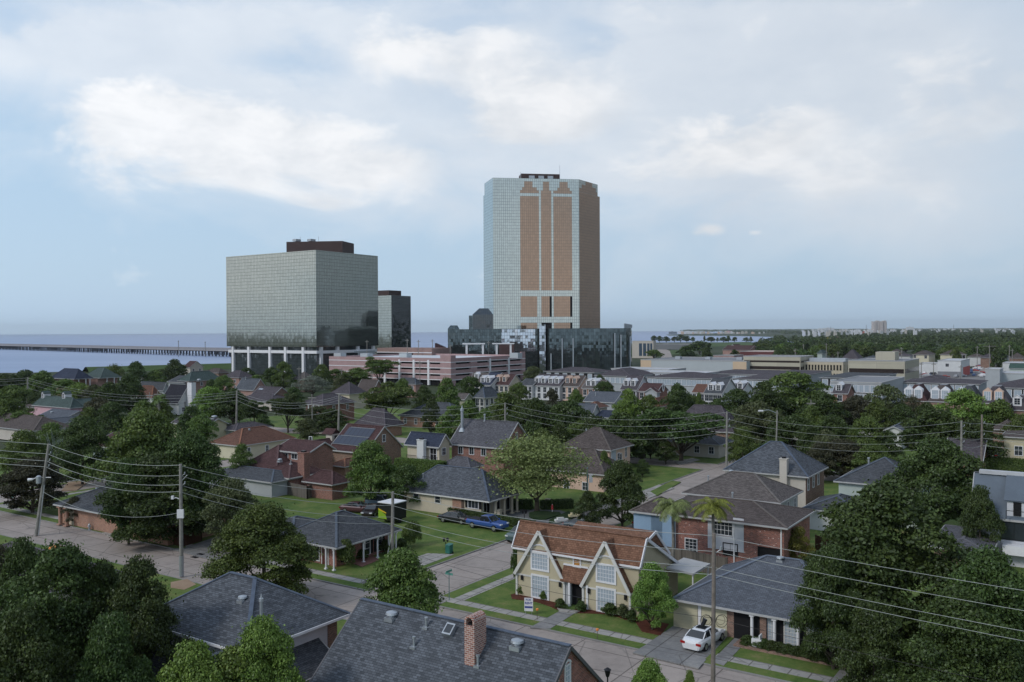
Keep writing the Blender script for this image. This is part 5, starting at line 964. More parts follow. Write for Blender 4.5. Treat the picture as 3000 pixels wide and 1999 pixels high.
m_ = MB(); m_.prism([rel(1829, 526, o), rel(1852, 531, o), rel(1852, 545, o), rel(1829, 548, o)], 26.9, 28.0); q = [rel(1829, 526, o), rel(1852, 531, o), rel(1852, 545, o), rel(1829, 548, o)]
m_.poly([(*q[0], 29.8), (*q[1], 29.0), (*q[2], 29.0), (*q[3], 29.8)]); 
for i in range(4): j = (i+1) % 4; m_.bar((*q[i], 28), (*q[i], 29.8 if i in (0, 3) else 29), .3); 
m_.poly([(*q[0], 28), (*q[1], 28), (*q[1], 29), (*q[0], 29.8)]); m_.build('slanted_roof_light', METAL, r)
r, o = slab('dark_pavilion_tower', 'squat black tower with chamfered top left of the tall tower', [(1384.7, 556), (1445, 556), (1446, 572), (1385, 572)], 0, 36, GL_BLACK, 'office block')
q = [rel(1384.7, 556, o), rel(1445, 556, o), rel(1446, 572, o), rel(1385, 572, o)]; t = [rel(1404.6, 559, o), rel(1431, 559, o), rel(1432, 568, o), rel(1405, 568, o)]; m_ = MB()
for i in range(4): j = (i+1) % 4; m_.poly([(*q[i], 36.002), (*q[j], 36.002), (*t[j], 40), (*t[i], 40)])
m_.poly([(*p, 40) for p in t]); m_.build('chamfered_roof', GL_BLACK, r); m_ = MB(); m_.prism([rel(1374, 558, o), rel(1384.6, 558, o), rel(1384.6, 572, o), rel(1374, 572, o)], 0, 35.5); m_.build('side_bay', GL_DKGREEN, r)
p = D(1274, 1000, 560); r = empty('brown_annex', (p.x, p.y, 0), 0, 'dark brown annex with slanted roof behind the car park', 'building'); m_ = MB(); w_ = 38*560/F; q = [(0, 0), (w_, 0), (w_, 12), (0, 12)]
m_.poly([(0, 0, 0), (w_, 0, 0), (w_, 0, 13.5), (w_*.7, 0, 15.5), (0, 0, 18)]); m_.poly([(0, 12, 0), (w_, 12, 0), (w_, 12, 13.5), (w_*.7, 12, 15.5), (0, 12, 18)][::-1]); m_.poly([(0, 12, 0), (0, 0, 0), (0, 0, 18), (0, 12, 18)]); m_.build('wall', plain('plum_brown_panel', (.12, .06, .065), .8), r)
m_ = MB(); m_.poly([(0, 0, 18), (w_*.7, 0, 15.5), (w_*.7, 12, 15.5), (0, 12, 18)]); m_.poly([(w_*.7, 0, 15.5), (w_, 0, 13.5), (w_, 12, 13.5), (w_*.7, 12, 15.5)]); m_.build('roof', SH['purple'], r)
# car park
GB = BR['garage']; H = House('four level car park of mauve pink brick with white floor bands', (1320.4, 1061.9), 11.1, 'car park', 'car_park')
Lg = -H.xat(964.4, 0, 11.1); Wg = H.yat(1538.5, 0, 11.1)
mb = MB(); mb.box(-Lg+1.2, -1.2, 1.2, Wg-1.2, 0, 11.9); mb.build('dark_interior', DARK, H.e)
mb = MB(); mb.box(-Lg+.5, -.5, .5, Wg-.5, 11.92, 12.05); mb.build('top_deck', plain('pale_deck', (.62, .64, .67), .8, 0, .08, .05), H.e)
lv = [11.1, 8.3, 5.5, 2.7]
m1, m2 = MB(), MB()
def ring(mb, z0, z1, o0, o1): mb.box(-Lg-o1, o1, -o1, -o0, z0, z1); mb.box(-Lg-o1, o1, Wg+o0, Wg+o1, z0, z1); mb.box(-Lg-o1, -Lg-o0, -o0, Wg+o0, z0, z1); mb.box(o0, o1, -o0, Wg+o0, z0, z1)
for i, z in enumerate(lv): ring(m1, z+.15, z+1.75 if i else 12.95, -.6, 0); ring(m2, z-.18, z+.15, -.62, .1)
sb = m1.build('spandrel_wall', GB, H.e); m2.build('floor_band', WHITE, H.e)
u2x = lambda u: H.xat(u, 0, 6)
y0_, y1_ = H.yat(1379, 0, 6), H.yat(1398, 0, 6)
for bx in ((-Lg, u2x(1112), -.05, 1.1, 0, 12.95), (u2x(1290), .08, -.08, H.yat(1335, 0, 6), 0, 14.3), (-1, .05, y0_, y1_, 0, 12.9), (-1, .05, H.yat(1528, 0, 6), Wg+.05, 0, 14.6)): m_ = MB(); m_.box(*bx); m_.build('solid_wall', GB, H.e)
for z in lv: m_ = MB(); m_.box(-Lg-.1, u2x(1112), -.16, -.051, z-.18, z+.15).box(u2x(1290), .19, -.19, -.081, z-.18, z+.15).box(.081, .19, -.08, H.yat(1335, 0, 6), z-.18, z+.15); m_.build('floor_band', WHITE, H.e)
for u in (1127, 1170, 1212, 1255): x = u2x(u); m_ = MB(); m_.box(x-.6, x+.6, -.12, .9, 0, 12); m_.build('white_pier', WHITE, H.e)
for u in (1436, 1491): y = H.yat(u, 0, 6); m_ = MB(); m_.box(-.9, .12, y-.7, y+.7, 0, 12); m_.build('white_pier', WHITE, H.e)
for u in (1112, 1180, 1370): 
    pass
for (u, y_) in ((988, 2), (1066, 3), (1180, 12), (1505, 40)): x = H.xat(u, y_, 13); m_ = MB(); m_.box(x-2.5, x+2.5, y_, y_+4, 12.06, 14.6); m_.build('stair_head', PALE, H.e)
# white frames standing on the deck
for (ua, ub, posts) in ((1355, 1421, (1367, 1414.6)), (1442, 1506, (1455, 1496))):
    Yp = 498; p = D(ua, 1010, Yp); q = D(ub, 1010, Yp); r = empty('roof_frame', (p.x, p.y, 12.06), 0, 'white open frame standing on the car park deck, '+('left one' if ua < 1400 else 'right one in front of the brown box'), 'canopy', 'white frames on the car park'); m_ = MB(); m_.box(0, q.x-p.x, -1, 3, 6.1, 6.7); m_.build('beam', WHITE, r)
    for u in posts: x = D(u, 1010, Yp).x-p.x; m_ = MB(); m_.box(x-.55, x+.55, -.5, .6, 0, 6.1); m_.build('post', WHITE, r)
p = D(1462, 1010, 506); q = D(1506, 1010, 506); r = empty('brown_lift_house', (p.x, p.y, 12.06), 0, 'brown panelled lift house on the car park deck', 'lift house'); m_ = MB(); m_.box(0, q.x-p.x, 0, 8, 0, 6.2); m_.build('wall', plain('brown_louvre', (.10, .06, .06), .8), r); m_ = MB(); m_.box(-.3, q.x-p.x+.3, -.3, 8.3, 6.2, 6.5); m_.build('roof', METAL, r)
H = House('upper car park level of brown pink brick behind the main one', (1265, 1021), 16, 'car park', 'car_park'); Lg2 = -H.xat(1105, 0, 16); m_ = MB(); m_.box(-Lg2, 0, 0, 18, 0, 16); m_.build('wall', plain('taupe_pink_brick', (.28, .19, .17), .9), H.e)
m_ = MB(); m_.box(-Lg2, -14, -.06, -.003, 11.6, 13.2); m_.build('opening', DARK, H.e); m_ = MB(); m_.box(-Lg2, 0, -.3, -.003, 13.3, 13.7); m_.build('floor_band', WHITE, H.e)
H = House('white banded deck ramp beside the square office block', (1052, 1029), 13.9, 'car park', 'car_park'); Lg2 = -H.xat(945, 0, 14); m_ = MB(); m_.box(-Lg2, 0, 0, 14, 0, 13.9); m_.build('wall', PALE, H.e); m_ = MB(); m_.box(-Lg2+1, -1, -.06, -.003, 11.5, 12.8); m_.build('opening', DARK, H.e)
# causeway
b0, b1 = Vector((-1200, 1744, 0)), Vector((-150, 782, 0)); bd = (b1-b0).normalized(); bn = Vector((-bd.y, bd.x, 0)); bl = (b1-b0).length
for k, off in enumerate((0, 34)):
    ang = math.atan2(bd.y, bd.x); r = empty('causeway_bridge', b0+bn*off, ang, ('nearer', 'farther')[k]+' low concrete causeway crossing the lake on dark piles', 'bridge', 'twin causeway bridges')
    m_ = MB(); m_.box(0, bl, 0, 9.5, 5.7, 6.9); m_.build('deck', plain('causeway_concrete', (.34, .325, .325), .9, 0, .1, .05), r); m_ = MB(); m_.box(0, bl, -.2, .15, 6.901, 7.7).box(0, bl, 9.35, 9.7, 6.901, 7.7)
    for i in range(0, int(bl), 6): m_.box(i, i+.5, -.22, .17, 7.7, 8.0)
    m_.build('railing', plain('railing_concrete', (.28, .27, .28), .9), r)
    pm = MB(); pm.box(-.6, .6, .2, 9.3, 4.8, 5.69)
    for y in (1.2, 4.7, 8.2): pm.box(-.45, .45, y-.45, y+.45, -1, 4.8)
    me = pm.mesh('pile_bent', plain('dark_wet_concrete', (.05, .055, .07), .8)); nb = 99
    for i in range(nb): o = bpy.data.objects.new('pile_bent', me); S.collection.objects.link(o); o.parent = r; o.location = (bl*(i+.5)/nb, 0, 0)
# ---------------- trees ----------------
def leafmat(name, a, b_, tr=.22):
    m = bpy.data.materials.new(name); m.use_nodes = True; nt = m.node_tree; nt.nodes.clear(); h = N(nt)
    oi = h.n('ShaderNodeObjectInfo'); p = h.n('ShaderNodeTexCoord').outputs['Object']
    k = h.m('ADD', h.m('MULTIPLY', h.noise(p, 4.0, 3, .6), .55), h.m('MULTIPLY', h.noise(p, 40.0, 2, .6), .45))
    c = h.ramp(k, [(.33, a), (.5, tuple((x+y)/2 for x, y in zip(a, b_))), (.68, b_)])
    gi = h.n('ShaderNodeNewGeometry').outputs['Random Per Island']; vv_ = h.m('ADD', .62, h.m('MULTIPLY', gi, .85)); cs_ = h.n('ShaderNodeVectorMath', operation='SCALE'); h.put(cs_.inputs[0], c); h.put(cs_.inputs['Scale'], vv_); c = cs_.outputs[0]
    hs = h.n('ShaderNodeHueSaturation'); h.put(hs.inputs['Hue'], h.m('ADD', .485, h.m('MULTIPLY', oi.outputs['Random'], .03))); h.put(hs.inputs['Value'], h.m('ADD', .8, h.m('MULTIPLY', oi.outputs['Random'], .45))); h.put(hs.inputs['Color'], c)
    d = h.n('ShaderNodeBsdfDiffuse'); h.put(d.inputs[0], hs.outputs[0]); t = h.n('ShaderNodeBsdfTranslucent'); h.put(t.inputs[0], hs.outputs[0])
    mx = h.n('ShaderNodeMixShader'); mx.inputs[0].default_value = tr; nt.links.new(d.outputs[0], mx.inputs[1]); nt.links.new(t.outputs[0], mx.inputs[2])
    gl = h.n('ShaderNodeBsdfGlossy'); gl.inputs['Roughness'].default_value = .45; gl.inputs[0].default_value = (.8, .85, .9, 1); m2 = h.n('ShaderNodeMixShader'); m2.inputs[0].default_value = .025; nt.links.new(mx.outputs[0], m2.inputs[1]); nt.links.new(gl.outputs[0], m2.inputs[2])
    o = h.n('ShaderNodeOutputMaterial'); nt.links.new(m2.outputs[0], o.inputs[0]); return m
LM = dict(dk=leafmat('dark_foliage', (.024, .043, .012), (.09, .128, .034)), md=leafmat('green_foliage', (.045, .08, .018), (.145, .195, .046)), br=leafmat('bright_foliage', (.08, .14, .025), (.20, .28, .06)),
    ol=leafmat('olive_foliage', (.05, .065, .025), (.13, .145, .06)), bw=leafmat('brownish_foliage', (.04, .045, .022), (.095, .09, .045)), pl=leafmat('pale_spring_foliage', (.13, .18, .055), (.27, .33, .12)), yl=leafmat('yellow_green_foliage', (.10, .12, .02), (.26, .25, .05)), sg=leafmat('silver_grey_foliage', (.10, .12, .09), (.22, .24, .19)))
BARK = plain('tree_bark', (.085, .07, .055), .95, 0, .35, 3.0); PALEBARK = plain('pale_bark', (.22, .21, .19), .95, 0, .3, 3.0)
def quads(P, Nn, s, rng, asp=.62):
    n = len(P); r = rng.normal(size=(n, 3)); t = np.cross(Nn, r); t /= np.linalg.norm(t, axis=1)[:, None]+1e-9; b_ = np.cross(Nn, t)
    s = s[:, None]; v = np.stack([P-t*s, P-b_*s*asp, P+t*s, P+b_*s*asp], 1).reshape(-1, 3); return v
def quadmesh(name, V, mat):
    n = len(V)//4; me = bpy.data.meshes.new(name); me.vertices.add(len(V)); me.vertices.foreach_set('co', V.astype(np.float32).ravel()); me.loops.add(len(V)); me.loops.foreach_set('vertex_index', np.arange(len(V), dtype=np.int32))
    me.polygons.add(n); me.polygons.foreach_set('loop_start', (np.arange(n)*4).astype(np.int32)); me.polygons.foreach_set('loop_total', np.full(n, 4, dtype=np.int32)); me.materials.append(mat); me.update(calc_edges=True); return me
def crown(seed, n, leaf, nl=16, z0=.22, lr=(.17, .27), flat=1.0, air=0.0, spiky=0.0, sub=True):
    rng = np.random.default_rng(seed); L = []
    zc, rz = (z0+1)/2, (1-z0)/2
    for i in range(nl):
        d = rng.normal(size=3); d /= np.linalg.norm(d); d[2] = d[2]*.9+.12; q = rng.uniform(.4, .92)
        r = rng.uniform(*lr); c = np.array([d[0]*.5*q, d[1]*.5*q, zc+d[2]*rz*q])
        if flat == 1.0:     # full bodied crown: widest a third of the way up, foliage nearly to the ground
            t = (i+rng.uniform(.1, .9))/nl; a = i*2.4+rng.uniform(-.5, .5); pr = math.sin(math.pi*min(1, t*.78+.24))**.8; qq = pr*rng.uniform(.25, 1)**.5*.42
            c = np.array([math.cos(a)*qq, math.sin(a)*qq, z0+r*.5+t*(1-z0-r)])
        L.append((c, r))
    L.append((np.array([0, 0, zc]), .24))
    tw = []
    for c, r in L:
        tw.append((c, r, 1.0))
        if sub:
            for _ in range(7):
                d = rng.normal(size=3); d /= np.linalg.norm(d); d[2] = abs(d[2])*.8-.1; rr = r*rng.uniform(.3, .5); tw.append((c+d*r*.85*np.array([1, 1, rz*1.4]), rr, .5))
    wt = np.array([t[1]**2*t[2] for t in tw]); wt /= wt.sum(); idx = rng.choice(len(tw), n, p=wt)
    C = np.array([t[0] for t in tw])[idx]; Rr = np.array([t[1] for t in tw])[idx]
    d = rng.normal(size=(n, 3)); d /= np.linalg.norm(d, axis=1)[:, None]; d[:, 2] = np.where(d[:, 2] < -.3, -d[:, 2]*.5, d[:, 2])
    rad = Rr*(rng.uniform(.35+air, 1.0, n)**.45)*(1+rng.exponential(.05+spiky, n))
    P = C+d*rad[:, None]*np.array([1, 1, max(.55, rz*1.6)*flat]); P[:, 2] = np.clip(P[:, 2], z0*.8, 1.02)
    Nn = d*.7+rng.normal(size=(n, 3))*.65; Nn[:, 2] += .35; Nn /= np.linalg.norm(Nn, axis=1)[:, None]
    s = leaf*rng.uniform(.55, 1.35, n)
    ex = np.abs(P[:, :2]).max(0); P[:, 0] *= .5/np.percentile(np.abs(P[:, 0]), 99.5); P[:, 1] *= .5/np.percentile(np.abs(P[:, 1]), 99.5); P[:, 2] = z0*.8+(P[:, 2]-z0*.8)/(np.percentile(P[:, 2], 99.8)-z0*.8)*(1-z0*.8)
    V = quads(P, Nn, s, rng); me = quadmesh('crown', V, LM['md'])
    tb = MB(); top = Vector((0, 0, zc)); tb.tube([(0, 0, -.02), (0.004, 0, z0*.6), (0, .006, zc*.8), tuple(top)], [.028, .022, .016, .008], 8)
    for c, r in L[:9]: b0 = Vector((0, 0, z0*.55+.1*rng.random())); m_ = Vector(c)*.5+b0*.5+Vector((0, 0, .03)); tb.tube([tuple(b0), tuple(m_), tuple(c)], [.013, .009, .004], 5)
    return me, tb.mesh('trunk', BARK)
CR = {}
for k, a in dict(n1=(1, 60000, .0112, 34, .0, (.09, .19), 1, 0, .05), n2=(2, 52000, .012, 30, .03, (.09, .19), 1, 0, .06), n3=(3, 34000, .0145, 24, .06, (.10, .2), 1, 0, .06), m1=(4, 10000, .022, 22, .05, (.11, .21)), m2=(5, 9500, .023, 18, .07, (.12, .23)), m3=(6, 10500, .022, 26, .06, (.1, .2)), m4=(7, 9500, .023, 17, .08, (.12, .24)),
    s1=(8, 14000, .017, 18, .12, (.11, .2), 1, 0, .06), f1=(9, 1700, .05, 11, .12, (.18, .3)), f2=(10, 1600, .052, 9, .12, (.2, .32)), f3=(11, 1500, .054, 13, .1, (.16, .28))).items(): CR[k] = crown(*a)
CR['n4'] = crown(31, 62000, .0098, 46, .0, (.06, .13), 1, -.2, .11)
CR['air'] = crown(21, 17000, .0125, 22, .2, (.15, .24), air=-.3, spiky=.16); CR['air2'] = crown(22, 6500, .017, 20, .15, (.15, .25), air=-.3, spiky=.18)
CR['oak'] = crown(23, 17000, .018, 34, .2, (.1, .18), flat=.85); CR['bush'] = crown(24, 3500, .05, 8, .0, (.25, .4)); CR['ball'] = crown(25, 9000, .03, 6, .02, (.42, .5), sub=False)
NT = [0]
def tree(label, u, vtop, wpx, h, kind='m1', col='md', wy=None, trunk=None, cat='tree', name='tree', group=None, base=None, rz=None):
    p = G(u, vtop, h) if base is None else D(u, vtop, base); 
    if base is not None: h = p.z
    w_ = wpx*p.y/F; r = RNG.uniform(0, 6.28) if rz is None else rz
    e = empty(name, (p.x, p.y, 0), r, label, cat, group); e.scale = (w_*.98, w_*.98 if wy is None else w_*wy, h)
    cm, tm = CR[kind]; NT[0] += 1
    if kind[0] == 'm' and col == 'dk' and NT[0] % 3 == 0: col = 'md'
    c = bpy.data.objects.new('crown', cm); S.collection.objects.link(c); c.parent = e; c.material_slots[0].link = 'OBJECT'; c.material_slots[0].material = LM[col]
    t = bpy.data.objects.new('trunk', tm); S.collection.objects.link(t); t.parent = e
    if trunk: t.material_slots[0].link = 'OBJECT'; t.material_slots[0].material = trunk
    return e
GT = 'street and garden trees'
for a in (
 # near
 ('huge dark fine leaved tree filling the lower left corner', 175, 1600, 450, 12, 'n4', 'dk'),
 ('dark fine leaved tree whose thin shoots reach over the roof at lower left', 405, 1640, 320, 11, 'n4', 'dk'),
 ('brown green tree at the very edge of the lower left', -20, 1600, 230, 9.5, 'n2', 'bw'), ('dark thin shooted tree hiding the left end of the foreground roof', 300, 1650, 250, 10.4, 'n4', 'dk'), ('dark leafy tree between the leaning pole foot and the huge lower left tree', 62, 1580, 190, 10.2, 'n2', 'dk'),
 ('dark tree at the bottom left corner below the huge one', 60, 1790, 380, 10, 'n1', 'dk'),
 ('dark leafy tree between the lower left house and the corner tree', 330, 1800, 260, 9, 'n2', 'dk'),
 ('bright green tree at the bottom in front of the blue grey roof', 765, 1812, 265, 8.6, 'n2', 'br'),
 ('bright green lower crown left of the bottom one', 560, 1885, 270, 7.6, 'n3', 'br'),
 ('rounded green crown at the bottom edge below the left roof', 690, 1900, 300, 7.0, 'n3', 'br'),
 ('dense dark green tree between the left foreground roof and the porch house', 772, 1478, 330, 9.4, 'n2', 'md'),
 ('olive yellow flowering tree behind the dense dark one', 680, 1404, 185, 8.6, 'n3', 'ol'),
 ('green maple in front of the side street above the big roof', 1178, 1614, 275, 8.0, 'n3', 'md'),
 ('bushy green tree at the right corner of the Tudor house', 1910, 1650, 130, 5.9, 'n3', 'br'),
 ('great dark tree with layered foliage covering the right foreground', 2600, 1422, 540, 13.4, 'n1', 'dk'),
 ('dark tree right of the great one at the right edge', 2900, 1612, 380, 11, 'n1', 'dk'),
 ('lower left limbs of dark foliage drooping over the blue roof', 2440, 1600, 230, 9.5, 'n2', 'dk'),
 ('dark foliage mass at the bottom right corner', 2810, 1730, 420, 9, 'n1', 'dk'),
 ('dark hanging crown beside the driveway at bottom right', 2560, 1760, 260, 7.5, 'n2', 'dk'),
 ('tall ragged dark tree with bare grey boughs behind the great one', 2745, 1288, 285, 12, 'n3', 'dk'),
 ('dark leafy tree before the left half of the modern white house', 2872, 1425, 120, 8.8, 'n3', 'dk'), ('small bright green tree at the bottom edge right of the brick gable', 1905, 1935, 150, 4.6, 'n3', 'br'),
 ('tiny green bush beside the bottom edge tree', 2020, 1966, 60, 3.9, 'n3', 'br'),
 ('dark magnolia like street tree in front of the circular drive', 1822, 1352, 165, 8.8, 'n3', 'dk'),
 ('lower dark tree beside the circular drive', 1722, 1440, 85, 5.5, 's1', 'dk'),
 ('pale green tree with thin spring leaves above the circular drive', 1572, 1272, 310, 11.2, 'air', 'pl'),
 ('mid green leafy tree in front of the red clay roof', 1085, 1294, 185, 9.6, 'n3', 'md'),
 ('dark tree left of the long cream house', 1190, 1362, 130, 6.5, 's1', 'dk'),
 ('biggest dark oak on the left, upper crown', 430, 1205, 290, 15, 'n3', 'md'), ('lower front crown of the dark oak group before the orange brick wall', 470, 1330, 350, 11.0, 'n2', 'dk'),
 ('right hand spreading part of the big dark oak on the left', 550, 1265, 260, 13.5, 'n2', 'dk'),
 ('left lower dark tree beside the big oak', 375, 1345, 170, 10.5, 'n3', 'dk'),
 ('brownish dark tree behind the leaning pole', 95, 1342, 230, 8.0, 'n3', 'bw'),
 ('dark green round tree behind the bare grey tree', 240, 1224, 190, 11.5, 'n3', 'dk'),
 ('green flowering tree at the left above the brownish one', 70, 1262, 150, 9.0, 's1', 'md'),
 ('small brownish crepe myrtle on the verge at the left', 218, 1456, 74, 3.9, 's1', 'bw'),
 ('small dark crepe myrtle beside the orange brick wall', 318, 1452, 80, 4.0, 's1', 'dk'),
 ('upright bright shrub like tree left of the maroon house', 707, 1302, 80, 7.2, 's1', 'md'),
 ('yellow green shrub tree beside the brick house behind the blue roof', 2340, 1545, 90, 5.0, 's1', 'yl'),
 # middle distance
 ('large round oak with dark limbs in front of the peach brick house', 1130, 1124, 165, 11.8, 'oak', 'md'),
 ('round street oak in front of the porch columned house', 843, 1154, 112, 10, 'oak', 'dk'),
 ('smaller street oak left of the round one', 745, 1172, 90, 8.5, 'oak', 'dk'),
 ('bright lime green tree beside the white chimney', 615, 1134, 110, 10.5, 'm1', 'br'),
 ('dark tree just right of the lime green one', 682, 1140, 120, 10, 'm2', 'dk'),
 ('tall narrow dark tree in front of the car park corner', 1309, 1108, 78, 12.5, 'm3', 'dk'),
 ('broad dark tree group left of the town houses', 1380, 1104, 95, 11, 'm1', 'dk'),
 ('dark bush tree below the blue hip roofed house', 1375, 1174, 90, 9.5, 'm2', 'md'),
 ('dark oak right of the blue hip roofed house', 1480, 1150, 120, 11, 'm3', 'md'),
 ('dark oak behind the steep grey gable', 1560, 1168, 130, 11, 'm1', 'dk'),
 ('dark oak left of the spreading live oak', 1665, 1175, 150, 10.5, 'm4', 'dk'),
 ('wide spreading live oak by the cross street', 1995, 1196, 265, 10.5, 'oak', 'dk'),
 ('dark oak between the blue grey roofs and the live oak', 1820, 1212, 190, 10, 'm2', 'dk'),
 ('leafy oak behind the pink beige house', 1745, 1222, 140, 9, 'm1', 'dk'),
 ('bright green treetop left of the orange hip roof', 1840, 1142, 90, 10.5, 'm3', 'br'),
 ('dark green tree below the bright treetop', 1900, 1158, 80, 9, 'm1', 'md'),
 ('dark tree group in front of the orange low town house', 1985, 1125, 100, 11, 'm2', 'dk'),
 ('small dark conifer left of the dark blue town house', 2048, 1152, 34, 8.5, 'm3', 'dk'),
 ('dark tree right of the dark blue town house', 2160, 1140, 110, 10, 'm1', 'dk'),
 ('autumn brown green tree beside the lamp pole', 2215, 1178, 150, 10, 'm4', 'ol'),
 ('dense dark oak right of the lamp pole', 2330, 1092, 200, 14, 'm1', 'dk'),
 ('dark oak left of the dense one', 2240, 1120, 130, 12, 'm3', 'dk'),
 ('dull green tree below the dense dark oak', 2410, 1150, 150, 10.5, 'm2', 'dk'),
 ('grey green tree in front of the mauve town house gable', 2510, 1160, 100, 9.5, 'm4', 'bw'),
 ('olive brown tree in front of the glazed apartment block', 2590, 1128, 130, 12, 'm1', 'ol'),
 ('green tree below the olive brown one', 2570, 1172, 90, 9, 'm3', 'md'),
 ('thin grey green tree in front of the maroon mansard house', 2670, 1158, 90, 8.5, 'air2', 'bw'),
 ('dark undergrowth tree left of the bright green one', 2715, 1180, 80, 8, 'm2', 'dk'),
 ('large bright green tree in front of the mansard town houses', 2822, 1142, 165, 12.5, 'm1', 'br'),
 ('dark round tree right of the bright green one', 2930, 1172, 130, 10.5, 'm2', 'dk'),
 ('broad dark oak below the bright green tree', 2745, 1200, 210, 10.5, 'm3', 'dk'),
 ('dark oak at the foot of the utility poles right', 2860, 1228, 150, 9.5, 'm1', 'dk'),
 ('dark tree in front of the white gable outbuilding', 2540, 1222, 130, 9.5, 'm1', 'dk'),
 ('dark leafy tree left of the white gable outbuilding', 2440, 1218, 130, 9, 'm3', 'dk'),
 ('mixed dark shrubs beside the grey slate roofs', 2320, 1218, 150, 8.5, 'm4', 'dk'),
 ('purple leaved brown tree above the slate hip roofs', 2470, 1288, 190, 7.0, 'n3', 'bw'),
 ('green tree between the chimney house and the grey hip house', 2400, 1295, 90, 7, 's1', 'bw'),
 ('dark green tree behind the chimney house', 2560, 1300, 130, 7, 's1', 'md'),
 ('leafy tree right of the live oak by the corner', 2175, 1252, 100, 8, 's1', 'md'),
 ('small dark tree under the live oak', 1950, 1292, 75, 4.6, 's1', 'dk'),
 ('dark yard tree between pink beige house and the side street', 1770, 1322, 50, 6.2, 's1', 'md'),
 ('dark bush by the verge of the cross street', 1882, 1346, 46, 3.2, 's1', 'dk'),
 ('dark tree behind the chimney of the grey gabled house', 1262, 1172, 60, 9, 'm1', 'dk'),
 ('big dark leafy hedge tree right of the blue ranch roof', 1330, 1190, 110, 9, 'm3', 'md'),
 ('shrub tree in front of the mauve house roofs', 930, 1192, 130, 6, 'm3', 'ol'),
 ('dark shrub tree above the maroon ridge', 970, 1198, 90, 6, 'm1', 'dk'),
 ('tree cluster right of the beige gabled house', 770, 1215, 60, 5.5, 'm2', 'dk'),
 ('bush at the left of the olive shrub tree', 900, 1225, 80, 6, 'm2', 'ol'),
 # towards the lake
 ('dark tree at the left edge by the lake', 20, 1096, 130, 11, 'm1', 'dk'),
 ('dark tree second from the left by the lake', 75, 1086, 110, 12, 'm3', 'dk'),
 ('dark tree left of the charcoal roof by the lake', 125, 1088, 110, 12, 'm2', 'dk'),
 ('dark oak below the charcoal hip roof', 190, 1112, 110, 10, 'm1', 'md'),
 ('yellow green tree left of the pole wires', 235, 1122, 85, 10.5, 'm4', 'br'),
 ('olive tree right of the yellow green one', 275, 1128, 90, 10, 'm1', 'ol'),
 ('dark tree in front of the grey green roof', 320, 1122, 110, 11, 'm2', 'dk'),
 ('tall dark oak left of the orange red roof', 378, 1098, 100, 13, 'm3', 'dk'),
 ('feathery green trees right of the grey green roof', 335, 1066, 75, 12, 'air2', 'md'),
 ('round topped dark tree against the lake', 397, 1060, 65, 13, 'm1', 'dk'),
 ('domed dark tree left of the lakeside gable', 510, 1054, 80, 12.5, 'm3', 'dk'),
 ('green bushy trees behind the skylit roof', 455, 1085, 75, 9, 'm2', 'md'),
 ('tree cluster at the pink house corner', 285, 1165, 95, 9, 'm4', 'bw'),
 ('dark green tree right of the pink house', 330, 1178, 90, 8.8, 'm1', 'dk'),
 ('dark tree behind the big left oak', 420, 1175, 120, 9, 'm2', 'dk'),
 ('green tree left of the pink house', 30, 1170, 150, 9, 'm3', 'md'),
 ('green flowering bush under the blue cottage', 150, 1240, 120, 8.5, 's1', 'md'),
 ('dark low tree under the wires at the far left', 35, 1130, 120, 10, 'm4', 'dk'),
 ('small dark tree by the brick hip roofs', 620, 1112, 50, 7, 'm2', 'dk'),
 ('palm top tree left of the black roofed house', 470, 1153, 46, 7.5, 'm4', 'md'),
 ('dark wide tree at the foot of the square block', 830, 1060, 66, 13, 'm1', 'dk'),
 ('green tree left of that one under the white columns', 795, 1076, 60, 9, 'm2', 'dk'),
 ('low green tree under the leftmost column', 722, 1078, 60, 8.5, 'm3', 'dk'),
 ('dark tree at the corner of the car park', 943, 1068, 62, 11, 'm3', 'dk'),
 ('green tree in front of the blank car park wall', 985, 1082, 80, 8.5, 'm1', 'md'),
 ('green tree beside it in front of the car park', 1045, 1078, 80, 9, 'm4', 'md'),
 ('tall oak rising in front of the car park openings', 1112, 1047, 105, 13.5, 'oak', 'md'),
 ('pale grey bare looking tree behind the porch columned house', 915, 1100, 110, 8.5, 'air2', 'sg'),
 ('small olive tree in front of the right car park wall', 1405, 1070, 24, 8, 'm2', 'ol'),
 ('yellow green tree right of the car park', 1560, 1074, 66, 9.5, 'm1', 'ol'),
 ('dark tree between the town house rows', 1757, 1098, 40, 8, 'm2', 'dk'),
 ('dark round tree in front of the mauve town house', 1772, 1118, 76, 8.5, 'm1', 'dk'),
 ('dark bush in front of the brown roofed town house', 1688, 1142, 56, 7.0, 'm3', 'dk'),
 ('dark red plum tree in front of the four dormered town house', 1618, 1140, 40, 6.5, 'm4', 'bw'),
 ('green garden tree in front of the white town house', 1520, 1122, 60, 8, 'm4', 'md'),
 # right, behind the offices
 ('rounded dark tree clump on the boulevard', 2050, 999, 72, 14, 'f1', 'dk'), ('dark tree clump left of it by the boulevard', 2010, 1014, 60, 11, 'f2', 'dk'),
 ('dark tree in front of the boulevard houses', 2070, 1018, 46, 14, 'f3', 'dk'), ('leafy tree beside the beige office', 1915, 1025, 54, 8, 'f1', 'md'), ('round tree behind the warehouse roof', 2152, 1025, 32, 10, 'f2', 'dk'),
 ('low dark trees left of the pink building', 2015, 1030, 76, 8, 'f3', 'dk')):
    tree(a[0], *a[1:5], kind=a[5], col=a[6], group=GT)
